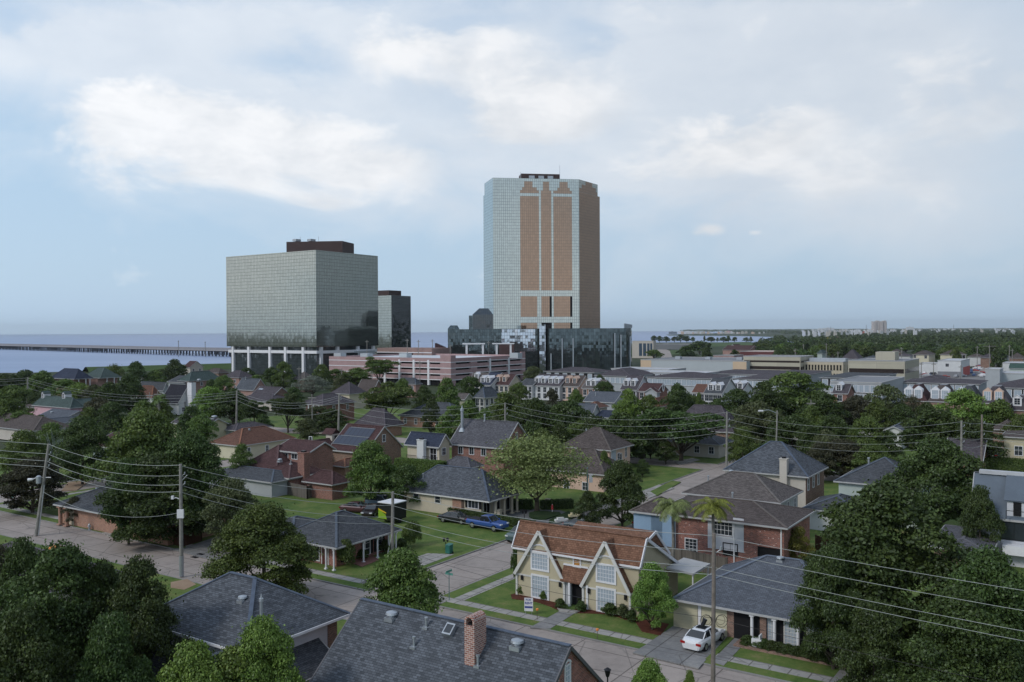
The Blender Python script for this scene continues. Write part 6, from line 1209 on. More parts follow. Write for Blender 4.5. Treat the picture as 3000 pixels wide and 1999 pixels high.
# shoreline trees
for i, (u, w_, hh) in enumerate(((1916, 20, 14), (1932, 22, 13), (1952, 24, 12), (1976, 20, 12), (1994, 30, 16), (2012, 24, 13), (2030, 14, 11), (2064, 9, 13), (2083, 28, 11), (2102, 8, 10), (2120, 26, 11), (2134, 16, 13), (2153, 16, 11), (2186, 20, 10), (2200, 12, 11))):
    p = G(u, 1004, 0); e = tree('low shoreline tree by the lagoon', u, 1000, w_, hh, 'f%d' % (i % 3+1), 'dk', group='trees along the lagoon shore', base=None); e.location = (p.x, p.y, 0); e.scale = (w_*p.y/F, w_*p.y/F, hh)
# woods to the horizon on the right: one mass
rng = np.random.default_rng(5); VV = []
def clump(x, y, w_, hh, n, s):
    d = rng.normal(size=(n, 3)); d /= np.linalg.norm(d, axis=1)[:, None]; d[:, 2] = np.abs(d[:, 2]); P = np.array([x, y, hh*.35])+d*np.array([w_/2, w_/2, hh*.65])*rng.uniform(.75, 1.08, (n, 1))
    Nn = d+rng.normal(size=(n, 3))*.4; Nn /= np.linalg.norm(Nn, axis=1)[:, None]; VV.append(quads(P, Nn, s*rng.uniform(.6, 1.3, n), rng, .8))
k = 0
while k < 2600:
    u = rng.uniform(1990, 3250); v = 972.5-.005*(u-1500)+rng.exponential(22)+2.6
    if v > 1036: continue
    Y = 67080/(v-972.5+.005*(u-1500)); vv = v
    lim = 2215 if v > 1012 else 2240 if v > 1001 else 2440 if v > 986 else 2290 if v > 981 else 2120 if v > 977 else 1990
    if u < lim+rng.uniform(0, 18) or (2590 < u < 2890 and v > 1028) or (u > 2600 and v > 1040): continue
    Y = min(Y, 16000); p = D(u, v, Y); sc = max(1.0, Y/1500); w_ = rng.uniform(9, 17)*sc; hh = rng.uniform(8, 13)*(1 if Y < 4000 else 1.25)
    if u > 2600 and Y < 1500: hh *= 1.25
    clump(p.x, p.y, w_, hh, 70 if Y < 2500 else 34, 1.5*sc); k += 1
o = bpy.data.objects.new('distant_woods', quadmesh('distant_woods', np.concatenate(VV), LM['dk'])); S.collection.objects.link(o); tag(o, kind='stuff')
# nearer belt of individual crowns behind the offices
k = 0
for i in range(90):
    u = 2205+RNG.random()*850; v = RNG.uniform(1012, 1034)
    if 2330 < u < 2700 and v > 1026: v -= 14
    hh = RNG.uniform(9, 14); e = tree('leafy tree in the wooded belt behind the office buildings', u, v-10, RNG.uniform(34, 62), hh, 'f%d' % (i % 3+1), RNG.choice(['dk', 'dk', 'md']), group='trees in the belt behind the offices')
for i, (u, v, w_) in enumerate(((2230, 1000, 60), (2275, 996, 70), (2330, 1004, 60), (2385, 990, 32), (2420, 1000, 90), (2490, 998, 80), (2310, 1022, 60), (2350, 1024, 70), (2460, 1012, 40))): tree('leafy tree in the wooded belt behind the office buildings', u, v, w_, 11+i % 4, 'f%d' % (i % 3+1), 'dk', group='trees in the belt behind the offices')
# fillers between the houses: yard trees nothing tells apart
FILL = [(60, 1205), (340, 1150), (560, 1190), (590, 1215), (700, 1150), (1240, 1130), (1420, 1200), (1500, 1215), (1560, 1230), (1610, 1215), (1640, 1240), (1700, 1235), (1590, 1255), (1880, 1250), (1905, 1225), (2120, 1200), (2260, 1200), (2290, 1170), (2380, 1190), (2470, 1180), (2640, 1185), (2290, 1240), (2370, 1245), (2480, 1250), (2880, 1195), (2660, 1225), (2720, 1240), (2990, 1215), (860, 1135), (1000, 1100), (750, 1100), (655, 1100), (1250, 1152), (1180, 1110), (1450, 1225), (1520, 1245), (2030, 1160), (2100, 1170), (2200, 1215), (2420, 1260), (2600, 1262), (480, 1185), (260, 1195), (110, 1150), (1060, 1090), (1740, 1255), (1830, 1245)]
for i, (u, v) in enumerate(FILL): tree('leafy yard tree among the roofs in the middle distance', u, v, 88 if v > 1150 else 60, 6.5+(i*37 % 25)/10, 'm%d' % (i % 4+1), ('dk', 'md', 'dk', 'dk', 'ol')[i % 5], group='yard trees among the roofs')
# clipped and small planting
def bush(label, u, v, wpx, h, kind='bush', col='dk', name='shrub', cat='shrub', group=None):
    p = G(u, v, .12); w_ = wpx*p.y/F; e = empty(name, (p.x, p.y, .1), RNG.uniform(0, 6), label, cat, group); e.scale = (w_, w_, h); c = bpy.data.objects.new('foliage', CR[kind][0]); S.collection.objects.link(c); c.parent = e; c.material_slots[0].link = 'OBJECT'; c.material_slots[0].material = LM[col]; return e
bush('tall clipped round shrub at the corner of the porch house', 1013, 1664, 54, 3.1, 'ball', 'md'); bush('clipped round shrub tree at the far end of the porch', 1206, 1600, 58, 3.0, 'ball', 'md')
bush('dark shrub beside the porch steps', 1062, 1640, 40, 1.2); bush('round dark shrub under the far porch windows', 1130, 1622, 38, 1.6, 'ball'); bush('dark low shrubs behind the street pole', 1175, 1612, 44, 1.4)
bush('tall dark shrub at the left end of the Tudor house', 1513, 1708, 32, 4.2, 'ball', 'dk'); bush('dark rounded shrub left of the Tudor entrance', 1641, 1782, 36, .9); bush('dark shrub right of the Tudor entrance path', 1702, 1792, 38, 1.0); bush('green shrub below the left ground floor window', 1592, 1758, 24, .9, col='md'); bush('leafy shrub at the left corner of the Tudor bed', 1526, 1742, 30, 1.1, col='md')
bush('row shrub under the right ground floor window', 1790, 1800, 60, 1.1); bush('grey green shrub right of the window shrubs', 1824, 1812, 36, 1.3, col='ol'); bush('dark shrub beside the bushy green tree', 1850, 1822, 34, 1.1)
for i, u in enumerate(range(2190, 2480, 24)): bush('dark hedge shrub in the bed before the white porch posts', u, 1893+i*5.4, 44, .9, group='shrubs before the white porch', col='dk')
def hedge(label, a, b_, w_, h_, col='dk', za=.12):
    a, b_ = G(*a, za), G(*b_, za); d = b_-a; L = d.length; ang = math.atan2(d.y, d.x); e = empty('hedge', (a.x, a.y, .1), ang, label, 'hedge'); rg = np.random.default_rng(int(L*10)); n = int(260*(L*h_*2+L*w_+w_*h_)); f = rg.random(n); P = np.empty((n, 3)); Nn = np.zeros((n, 3))
    P[:, 0] = rg.uniform(0, L, n); P[:, 1] = rg.uniform(-w_/2, w_/2, n); P[:, 2] = rg.uniform(0, h_, n); k = f < .4; P[k, 1] = -w_/2; Nn[k, 1] = -1; k = (f >= .4) & (f < .6); P[k, 1] = w_/2; Nn[k, 1] = 1; k = (f >= .6) & (f < .92); P[k, 2] = h_; Nn[k, 2] = 1; k = f >= .92; P[k, 0] = np.where(rg.random(k.sum()) < .5, 0, L); Nn[k, 0] = 1
    P += rg.normal(size=(n, 3))*.07; Nn += rg.normal(size=(n, 3))*.5; Nn /= np.linalg.norm(Nn, axis=1)[:, None]; o = bpy.data.objects.new('foliage', quadmesh('hedge_leaves', quads(P, Nn, .085*rg.uniform(.6, 1.3, n), rg), LM[col])); S.collection.objects.link(o); o.parent = e
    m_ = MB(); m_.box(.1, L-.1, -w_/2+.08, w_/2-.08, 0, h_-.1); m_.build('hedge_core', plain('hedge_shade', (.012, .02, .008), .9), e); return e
hedge('long clipped hedge behind the black sedan and the blue pickup', (1322, 1507), (1560, 1552), 1.1, 1.0); hedge('dark clipped hedge along the back of the circular drive', (1585, 1492), (1678, 1488), 1.2, 1.2); hedge('dark hedge left of the pale green tree', (1490, 1490), (1560, 1492), 1.2, 1.3)
hedge('ivy covered hedge wall right of the leafy tree', (1165, 1400), (1300, 1412), 2.0, 3.4, 'md'); hedge('clipped green hedge at the right before the modern house', (2850, 1378), (3010, 1384), 2.5, 2.4, 'md')
# palms
def palm(label, u, vhead, Y, tr, nf=22, fl=2.6, droop=1.0, ztop=None, col='md', name='palm_tree', cat='palm tree', ubase=None):
    p = D(u, vhead, Y); h = p.z; e = empty(name, (p.x, p.y, 0), 0, label, cat); m_ = MB(); m_.tube([(0, 0, 0), (.1, .05, h*.5), (0, 0, h)], [tr*1.2, tr, tr*.85], 9); m_.build('trunk', PALEBARK if fl > 1.5 else BARK, e); rg = random.Random(int(u)); V = []
    f = MB()
    for i in range(nf):
        az_ = 6.283*i/nf+rg.uniform(-.2, .2); el_ = rg.uniform(-.15, 1.1); L = fl*rg.uniform(.85, 1.1); pts = []; q = Vector((0, 0, h)); d = Vector((math.cos(az_)*math.cos(el_), math.sin(az_)*math.cos(el_), math.sin(el_)))
        for s_ in range(7): pts.append(q.copy()); q = q+d*(L/6); d = (d+Vector((0, 0, -.22*droop))).normalized()
        sd = Vector((-math.sin(az_), math.cos(az_), 0))
        for s_ in range(6):
            for t_ in range(4):
                c = pts[s_].lerp(pts[s_+1], t_/4); w_ = fl*.20*math.sin(math.pi*min(1, (s_+t_/4+.7)/7.2)); dd = (pts[s_+1]-pts[s_]).normalized()
                for sg in (-1, 1): tip = c+sd*sg*w_+dd*w_*.5+Vector((0, 0, -w_*.55)); b0 = dd*.045*fl/2.6; f.poly([c-b0, c+b0, tip+b0*.3, tip-b0*.3])
        for s_ in range(6): f.bar(pts[s_], pts[s_+1], .03)
    f.build('fronds', LM[col], e); return e
palm('queen palm in front of the blue wall, left of the utility pole', 1970, 1482, 92, .16, 30, 2.5, 1.7, col='pl'); palm('queen palm with yellowing fronds behind the near utility pole', 2088, 1484, 90, .17, 32, 2.5, 1.5, col='yl')
palm('sago palm left of the Tudor entrance', 1612, 1733, 86.2, .2, 26, 1.15, .6, col='dk', name='sago_palm', cat='sago palm'); palm('sago palm right of the Tudor entrance', 1726, 1754, 82.5, .2, 26, 1.1, .6, col='dk', name='sago_palm', cat='sago palm')
palm('fan palm beside the black roofed house', 465, 1168, 215, .3, 16, 2.6, 1.5, col='md')
# bare tree of grey stems
p = G(168, 1252, 9); e = empty('bare_tree', (p.x, p.y, 0), 0, 'leafless tree of upright blue grey stems at the left', 'tree'); m_ = MB(); rg = random.Random(3); m_.tube([(0, 0, 0), (0, 0, 3.2)], [.22, .16], 7); m_.build('trunk', PALEBARK, e); m_ = MB()
for i in range(34):
    a = rg.uniform(0, 6.28); t = rg.uniform(.1, .75); L = rg.uniform(4, 7); q = Vector((0, 0, rg.uniform(2.2, 3.2))); d = Vector((math.cos(a)*math.sin(t), math.sin(a)*math.sin(t), math.cos(t))); pts = [q]
    for s_ in range(4): q = q+d*(L/4); d = (d+Vector((rg.uniform(-.08, .08), rg.uniform(-.08, .08), .06))).normalized(); pts.append(q)
    m_.tube(pts, [.05, .04, .035, .025, .012], 4)
m_.build('branches', plain('blue_grey_bark', (.26, .30, .30), .9), e)
# ---------------- poles, wires, street furniture, vehicles ----------------
def pole(label, u, vtop, Y, rad, mat, ubase=None, name='utility_pole', cat='utility pole', group='utility poles', z0=.1):
    p = D(u, vtop, Y); b_ = p if ubase is None else D(ubase[0], ubase[1], Y); e = empty(name, (b_.x, b_.y, z0), 0, label, cat, group); m_ = MB(); t = Vector((p.x-b_.x, p.y-b_.y, p.z-z0)); m_.tube([(0, 0, 0), tuple(t*.5), tuple(t)], [rad*1.15, rad, rad*.8], 10); m_.build('post', mat, e); e['top'] = 0; del e['top']
    return dict(e=e, b=Vector((b_.x, b_.y, z0)), t=Vector(p), u=u)
def onpole(P, v):
    "point on the pole at photo row v"
    lo, hi = P['b'], P['t']
    for _ in range(30):
        m_ = (lo+hi)/2
        if proj(m_)[1] > v: lo = m_
        else: hi = m_
    return lo
def part(P, m_, name, mat): o = m_.build(name, mat, P['e']); return o
ORD = ('topmost', 'second', 'third', 'fourth', 'lowest')
def wire(label, a, b_, sag=.8, r=.022, mat=None, group='overhead wires'):
    m_ = MB(); n_ = 14; pts = [a.lerp(b_, i/n_)-Vector((0, 0, sag*4*(i/n_)*(1-i/n_))) for i in range(n_+1)]; o = pts[0].copy(); m_.tube([p-o for p in pts], r, 5); ob = m_.build('power_line', mat or CABLE); ob.location = o; tag(ob, label, 'wire', group)
PD = pole('leaning utility pole with grey transformer at the left street', 143, 1301, 112.3, .2, GREYPOLE, (106, 1577)); PC = pole('tall pole with white meter box left of the foreground roof', 529, 1360, 93, .19, GREYPOLE, (532, 1699)); PB = pole('short thick pole at the corner of the porch house', 1151, 1441, 101, .2, GREYPOLE, (1149, 1629)); PA = pole('near dark weathered utility pole rising in front of the white car', 2092, 1563, 57, .14, WOODPOLE, (2088, 2130))
PE = pole('utility pole left of the pink house', 81, 1106, 285, .25, GREYPOLE, (80, 1215)); PF = pole('utility pole left of the street oaks', 694, 1145, 215, .24, GREYPOLE, (692, 1250)); PG = pole('utility pole right of the porch columned house', 994, 1156, 199, .24, GREYPOLE, (990, 1300)); PH = pole('utility pole behind the ridge of the steep grey roof', 1480, 1180, 173, .2, GREYPOLE, (1480, 1350)); PI = pole('utility pole right of the live oak', 2130, 1206, 152.7, .18, GREYPOLE, (2128, 1400)); PK = pole('left one of the twin utility poles on the right', 2817, 1233, 135, .18, GREYPOLE, (2816, 1440)); PL = pole('right one of the twin utility poles on the right', 2877, 1215, 145, .19, WOODPOLE, (2875, 1420))
PJ = pole('street lamp pole with curved arm right of the live oak', 2277, 1203, 155, .15, GREYPOLE, (2272, 1400), 'street_lamp', 'street lamp', 'street lamps')
m_ = MB(); m_.tube([PJ['t']-PJ['b']-Vector((0, 0, .5)), PJ['t']-PJ['b']+Vector((-1.5, 0, .1)), PJ['t']-PJ['b']+Vector((-2.6, 0, 0))], .06, 6); part(PJ, m_, 'arm', METAL); m_ = MB(); q = PJ['t']-PJ['b']; m_.box(q.x-3.3, q.x-2.5, q.y-.2, q.y+.2, q.z-.15, q.z+.08); part(PJ, m_, 'lamp_head', WHITE)
def insul(P, vs, side=1):
    for v in vs:
        q = onpole(P, v)-P['b']; m_ = MB(); m_.tube([q+Vector((.05*side, 0, -.15)), q+Vector((.42*side, 0, .12))], .03, 5); m_.tube([q+Vector((.42*side, 0, .05)), q+Vector((.44*side, 0, .32))], .07, 7); part(P, m_, 'insulator', METAL)
insul(PD, (1330, 1351, 1368)); insul(PC, (1392, 1420)); insul(PA, (1616,)); insul(PK, (1250, 1272, 1296)); insul(PL, (1240, 1275)); insul(PI, (1230, 1250)); insul(PH, (1198, 1214)); insul(PG, (1165, 1172)); insul(PE, (1112, 1124, 1136))
q = onpole(PD, 1405)-PD['b']; m_ = MB(); m_.tube([q+Vector((-.55, -.2, -.45)), q+Vector((-.55, -.2, .4))], .32, 12); m_.tube([q+Vector((-.55, -.2, .4)), q+Vector((-.55, -.2, .55))], [.32, .12], 12); part(PD, m_, 'transformer', METAL); m_ = MB(); m_.tube([q+Vector((-1.5, 0, .0)), q+Vector((-.9, 0, .25)), q+Vector((.9, 0, .25))], .06, 6); m_.tube([q+Vector((-2.0, 0, -.05)), q+Vector((-1.4, 0, .05))], [.22, .12], 8); part(PD, m_, 'lamp_arm', WHITE)
b_ = PD['b']; m_ = MB(); m_.tube([(.35, -.1, 0), tuple((PD['t']-b_)*.55+Vector((.22, -.1, 0)))], .07, 6); part(PD, m_, 'cable_guard', METAL)
q = onpole(PC, 1504)-PC['b']; m_ = MB(); m_.box(q.x-.28, q.x+.4, q.y-.42, q.y-.2, q.z-.45, q.z+.45); part(PC, m_, 'meter_box', WHITE); m_ = MB(); m_.tube([(0, 0, .02), (0, 0, 2.2)], .24, 12); part(PC, m_, 'steel_sleeve', METAL); q = onpole(PC, 1464)-PC['b']; m_ = MB(); m_.tube([q, q+Vector((-.5, 0, .2)), q+Vector((-.8, 0, .15))], .04, 5); m_.box(q.x-1.0, q.x-.75, q.y-.12, q.y+.12, q.z+.05, q.z+.4); part(PC, m_, 'flood_lamp', WHITE)
m_ = MB(); m_.tube([onpole(PC, 1412)-PC['b'], onpole(PC, 1395)-PC['b']+Vector((.7, 0, .1))], .04, 5); part(PC, m_, 'bracket', METAL)
q = onpole(PA, 1818)-PA['b']
for sx in (-1, 1):
    m_ = MB(); pts = [q+Vector((sx*(.5+.38*math.cos(a)), -.12, .42*math.sin(a))) for a in [i*math.pi/6 for i in range(13)]]; m_.tube(pts, .018, 4, cap=False); pts = [q+Vector((sx*(.45+.28*math.cos(a)), -.1, .05+.3*math.sin(a))) for a in [i*math.pi/6 for i in range(13)]]; m_.tube(pts, .015, 4, cap=False); part(PA, m_, 'cable_coil', BLACKM)
m_ = MB(); m_.tube([q+Vector((-.75, -.15, -.3)), q+Vector((-.55, -.15, .15))], [.12, .15], 8); part(PA, m_, 'splice_case', BLACKM)
# wires
def span(P, Q, vp, vq, nm, sag=.7, r=.022):
    for i, (a, b_) in enumerate(zip(vp, vq)):
        A_ = onpole(P, a) if isinstance(P, dict) else P[i]; B_ = onpole(Q, b_) if isinstance(Q, dict) else Q[i]; wire((ORD[i] if i < len(vp)-1 else 'lowest')+' wire '+nm, A_, B_, sag+.25*i*.3, r)
def off(P, vs, d): return [onpole(P, v)+d for v in vs]
v4 = (1302, 1330, 1351, 1368); span(PD, off(PD, v4, -EX*60), v4, v4, 'running left from the leaning pole', .6, .028)
span(PD, PC, v4, (1363, 1393, 1420, 1440), 'between the leaning pole and the meter box pole', .9, .026)
span(PC, PB, (1365, 1395, 1422, 1442), (1443, 1481, 1515, 1534), 'between the meter box pole and the corner pole', .8, .024)
span(PB, PA, (1445, 1482, 1516, 1535), (1570, 1616, 1663, 1684), 'between the corner pole and the near pole', .7, .02)
v4 = (1570, 1616, 1663, 1684); span(PA, off(PA, v4, EX*56), v4, v4, 'running right from the near pole', .9, .016)
wire('thin dark cable low between the corner pole and the near pole', onpole(PB, 1600), onpole(PA, 1812), .9, .016, BLACKM); wire('thin dark cable low to the right of the near pole', onpole(PA, 1812), onpole(PA, 1812)+EX*56, .8, .012, BLACKM); wire('pale stay wire at the foot of the corner pole', onpole(PB, 1560), Vector(G(1128, 1655, .1)), 0, .03)
wire('thin service cable from the meter box pole to the left house', onpole(PC, 1502), onpole(PD, 1440), 1.6, .02); wire('short service cable behind the meter box pole', onpole(PC, 1505), Vector(D(650, 1550, 98)), .3, .018, BLACKM)
v4 = (1108, 1114, 1124, 1137); span(PE, off(PE, v4, Vector((-60, 12, 0))), v4, v4, 'left of the pole by the pink house', 1, .028); span(PE, PF, v4, (1148, 1155, 1163, 1173), 'across the trees from the pink house pole', 3, .026)
v4 = (1160, 1165, 1172, 1200); span(PF, PG, (1148, 1155, 1163, 1173), v4, 'between the pole by the lime tree and the porch columned house', 2.2, .026); span(PG, PH, (1165, 1180, 1197, 1214), (1182, 1198, 1214, 1231), 'over the round oak', 2.0, .024)
v4 = (1182, 1198, 1214, 1231); w4_ = (1208, 1228, 1248, 1265); span(PH, PI, v4, w4_, 'over the dark oaks in the middle', 2.2, .022); x4 = (1236, 1260, 1283, 1305); span(PI, PK, w4_, x4, 'between the live oak and the twin poles', 1.8, .02)
span(PK, PL, x4, (1240, 1262, 1284, 1305), 'between the twin poles', .2, .03); span(PL, off(PL, (1240, 1262, 1284, 1305), Vector((40, -20, 0))), (1240, 1262, 1284, 1305), (1, 1, 1, 1), 'right of the twin poles', .8, .03)
for i, (u, v, h_, t) in enumerate(((438, 1150, 9, 'thin pole in front of the orange red roof'), (462, 1146, 11, 'dark pole left of the black roofed house'), (1001, 1080, 11, 'pole above the grey hip roof by the car park'), (1090, 1087, 11, 'pole beside the oak in front of the car park'), (1075, 997, 24, 'tall lamp mast on the car park left'), (1193, 993, 24, 'tall lamp mast behind the car park'), (1226, 996, 24, 'tall lamp mast right of it behind the car park'), (1267, 995, 24, 'thin mast left of the brown annex'), (1319, 1010, 20, 'pair like mast at the car park corner'), (1431, 1000, 22, 'mast between the white frames'), (1230, 1058, 13, 'dark leaning pole in front of the car park'), (876, 1075, 11, 'thin pole at the small pyramid roof'), (914, 1155, 11, 'dark pole in front of the porch columns'), (523, 998, 20, 'tall lamp mast at the causeway end, left'), (601, 1001, 20, 'tall lamp mast at the causeway end, right'), (2421, 1006, 16, 'tall mast behind the hotel roof'), (2354, 1008, 15, 'pole left of the hotel'), (2330, 1021, 14, 'dark pole at the hotel corner'), (2306, 1048, 11, 'pole before the olive office'), (2455, 1030, 13, 'short pole right of the hotel mast'), (2642, 1018, 14, 'pole above the olive office penthouse'), (2699, 1062, 10, 'pole in the parking lot left of the workshop'), (2735, 1062, 10, 'pole in the parking lot at the workshop'), (2863, 1014, 15, 'pole at the avenue, first from the left'), (2899, 1010, 17, 'cross armed pole at the avenue'), (2914, 1021, 14, 'third pole at the avenue'), (2957, 1011, 16, 'tall street lamp at the avenue'), (2966, 1023, 13, 'short pole right of the avenue lamp'), (2815, 1070, 9, 'pole at the workshop corner'), (2376, 1172, 9, 'pale pole above the grey slate house'), (1881, 1205, 9.5, 'thin pole left of the live oak'))):
    p = G(u, v, h_) if h_ < 20 else D(u, v, 920 if 'causeway' in t else 500); zb_ = 0 if h_ < 20 else 12.05 if 'causeway' not in t else 0; h_ = h_ if h_ < 20 else p.z-zb_
    e = empty('lamp_mast' if 'mast' in t or 'lamp' in t else 'utility_pole', (p.x, p.y, zb_), 0, t, 'mast' if 'mast' in t or 'lamp' in t else 'utility pole', 'far poles and masts'); m_ = MB(); m_.tube([(0, 0, 0), (0, 0, h_)], [max(.12, p.y*.0004)]*2, 6); m_.build('post', GREYPOLE, e); m_ = MB(); w_ = 3.5 if 'cross' in t else 1.0; m_.box(-w_, w_, -.12, .12, h_-1.0, h_-.75); m_.build('cross_arm', GREYPOLE, e)
# street signs, lamps, mailbox, bin, hydrant
SG = plain('green_sign_face', (.10, .30, .25), .5); SGP = plain('green_grey_post', (.13, .20, .20), .6)
def ssign(label, u, vt, vb):
    b_ = G(u, vb, .12); hh = D(u, vt, b_.y).z; e = empty('street_sign', b_, 0, label, 'street sign', 'street name signs'); m_ = MB(); m_.tube([(0, 0, 0), (0, 0, hh)], .04, 7); m_.build('post', SGP, e)
    for i, (a, z) in enumerate(((TH, hh-.14), (TH+math.pi/2, hh+.12))): m_ = MB(); d = Vector((math.cos(a), math.sin(a), 0))*.45; m_.bar(Vector((0, 0, z))-d, Vector((0, 0, z))+d, .03, .2); m_.build('sign_blade', SG, e)
ssign('green street name sign at the side street corner', 1316, 1681, 1759); ssign('green street name sign at the far left corner', 35, 1455, 1492)
def lantern(label, u, vt, vb, heads=1, dx=0):
    b_ = G(u, vb, .12); hh = D(u, vt, b_.y).z; e = empty('post_lamp', b_, 0, label, 'lamp post', 'garden lamp posts'); m_ = MB(); m_.tube([(0, 0, 0), (0, 0, hh-.5)], .05, 7); m_.tube([(0, 0, 0), (0, 0, .25)], .1, 8); m_.build('post', BLACKM, e)
    for i in range(heads): x = (i-(heads-1)/2)*.42; m_ = MB(); m_.tube([(x, 0, hh-.5), (x, 0, hh-.12), (x, 0, hh-.08), (x, 0, hh)], [.1, .15, .2, .03], 8); m_.build('lantern', BLACKM, e)
lantern('black double lantern post on the lawn before the green bin', 1306, 1578, 1610, 2); lantern('black lantern post beside the circular drive', 1536, 1497, 1531, 2)
p = G(1780, 1965, 2.6); e = empty('post_lamp', (p.x, p.y, .12), 0, 'black lantern on the near side of the street at the bottom edge', 'lamp post', 'garden lamp posts'); m_ = MB(); m_.tube([(0, 0, 0), (0, 0, 2.1)], .05, 8); m_.build('post', BLACKM, e); m_ = MB(); m_.tube([(0, 0, 2.05), (0, 0, 2.15), (0, 0, 2.5), (0, 0, 2.54), (0, 0, 2.7)], [.1, .14, .22, .27, .04], 10); m_.build('lantern', BLACKM, e)
b_ = G(1316, 1622, .14); e = empty('wheelie_bin', b_, TH, 'green wheeled refuse bin at the lawn edge by the path', 'bin'); m_ = MB(); m_.prism([(-.3, -.33), (.3, -.33), (.3, .33), (-.3, .33)], .08, 1.0); bb = plain('green_plastic', (.03, .15, .12), .5); m_.build('body', bb, e); m_ = MB(); m_.poly([(-.36, -.4, 1.02), (.36, -.4, 1.02), (.36, .4, 1.12), (-.36, .4, 1.12)]); m_.box(-.36, .36, -.4, .4, 1.0, 1.02); m_.bar((-.3, .42, 1.08), (.3, .42, 1.08), .05); m_.build('lid', bb, e)
for sx in (-1, 1): m_ = MB(); m_.tube([(sx*.28, .3, .12), (sx*.34, .3, .12)], .12, 10); m_.build('wheel', BLACKM, e)
b_ = G(262, 1553, .13); e = empty('fire_hydrant', b_, 0, 'pale grey fire hydrant on the verge at the left', 'hydrant'); m_ = MB(); m_.tube([(0, 0, 0), (0, 0, .08), (0, 0, .1), (0, 0, .6), (0, 0, .62), (0, 0, .7), (0, 0, .85)], [.2, .2, .12, .12, .17, .15, .04], 10); m_.tube([(-.22, 0, .5), (.22, 0, .5)], .07, 8); m_.build('body', METAL, e)
b_ = G(1549, 1802, .14); e = empty('yard_sign', b_, TH*.3, 'white yard sign with blue lettering on the Tudor lawn', 'sign'); m_ = MB()
for sx in (-1, 1): m_.tube([(sx*.28, 0, 0), (sx*.28, 0, .5)], .015, 5)
m_.build('stake', METAL, e); m_ = MB(); m_.box(-.4, .4, -.02, .02, .35, 1.55); pn = m_.build('panel', WHITE, e)
def text(s_, size, loc, rot, mat, parent, name='lettering', bold=.0):
    cu = bpy.data.curves.new(name, 'FONT'); cu.body = s_; cu.size = size; cu.align_x = 'CENTER'; cu.align_y = 'CENTER'; cu.offset = bold; cu.extrude = .002; o = bpy.data.objects.new(name+'_curve', cu); S.collection.objects.link(o)
    dg = bpy.context.evaluated_depsgraph_get(); me = bpy.data.meshes.new_from_object(o.evaluated_get(dg)); bpy.data.objects.remove(o); me.materials.clear(); me.materials.append(mat); ob = bpy.data.objects.new(name, me); S.collection.objects.link(ob); ob.parent = parent; ob.location = loc; ob.rotation_euler = rot; return ob
BLUEINK = plain('blue_ink', (.05, .08, .28), .6); OR = plain('orange_plastic', (.8, .28, .07), .6)
text('FOR', .26, (-.02, -.024, 1.37), (math.pi/2, 0, 0), BLUEINK, e, bold=.006); text('RENT', .28, (0, -.024, 1.07), (math.pi/2, 0, 0), BLUEINK, e, bold=.01); m_ = MB(); m_.box(-.36, .36, -.026, -.0205, .62, .80); m_.build('blue_bar', BLUEINK, e); 
for lab, u, vt, vb in (('orange topped marker stake on the left Tudor lawn', 1574, 1787, 1815), ('orange topped marker stake by the kerb before the Tudor house', 1750, 1846, 1874)):
    b_ = G(u, vb, .14); hh = D(u, vt, b_.y).z; e = empty('marker_stake', b_, 0, lab, 'stake', 'orange topped stakes'); m_ = MB(); m_.tube([(0, 0, 0), (0, 0, hh)], .025, 5); m_.build('stake', BROWNTRIM, e); m_ = MB(); m_.tube([(0, 0, hh-.2), (0, 0, hh-.05), (0, 0, hh)], [.1, .14, .05], 8); m_.build('marker_head', OR, e)
b_ = G(162, 1598, 3.0); e = empty('orange_parasol', (b_.x, b_.y, 0), 0, 'orange canopy showing above the leaves at lower left', 'parasol'); m_ = MB(); m_.tube([(0, 0, 0), (0, 0, 2.8)], .04, 6); m_.build('post', METAL, e); m_ = MB(); m_.tube([(0, 0, 2.7), (0, 0, 2.9), (0, 0, 3.1)], [.75, .5, .04], 10); m_.build('canopy', OR, e)
b_ = G(1721, 1466, .12); e = empty('banner_pole', b_, 0, 'grey green pole with a white banner beside the circular drive', 'banner'); m_ = MB(); hh = D(1721, 1372, b_.y).z; m_.tube([(0, 0, 0), (0, 0, hh)], .1, 8); m_.build('post', SGP, e); m_ = MB(); z = D(1721, 1404, b_.y).z; m_.box(.25, .8, -.02, .02, z-.65, z+.6); m_.build('banner', WHITE, e)
for lab, u, v in (('left one of the pale grates set in the street corner', 570, 1633), ('right one of the dark grates set in the street corner', 588, 1627)): b_ = G(u, v, .02); m_ = MB(); m_.box(-.5, .5, -.25, .25, 0, .02); o = m_.build('drain_grate', BLACKM); o.location = b_+Vector((0, 0, .005 if v > 1630 else .12)); o.rotation_euler = (0, 0, TH); tag(o, lab, 'drain')
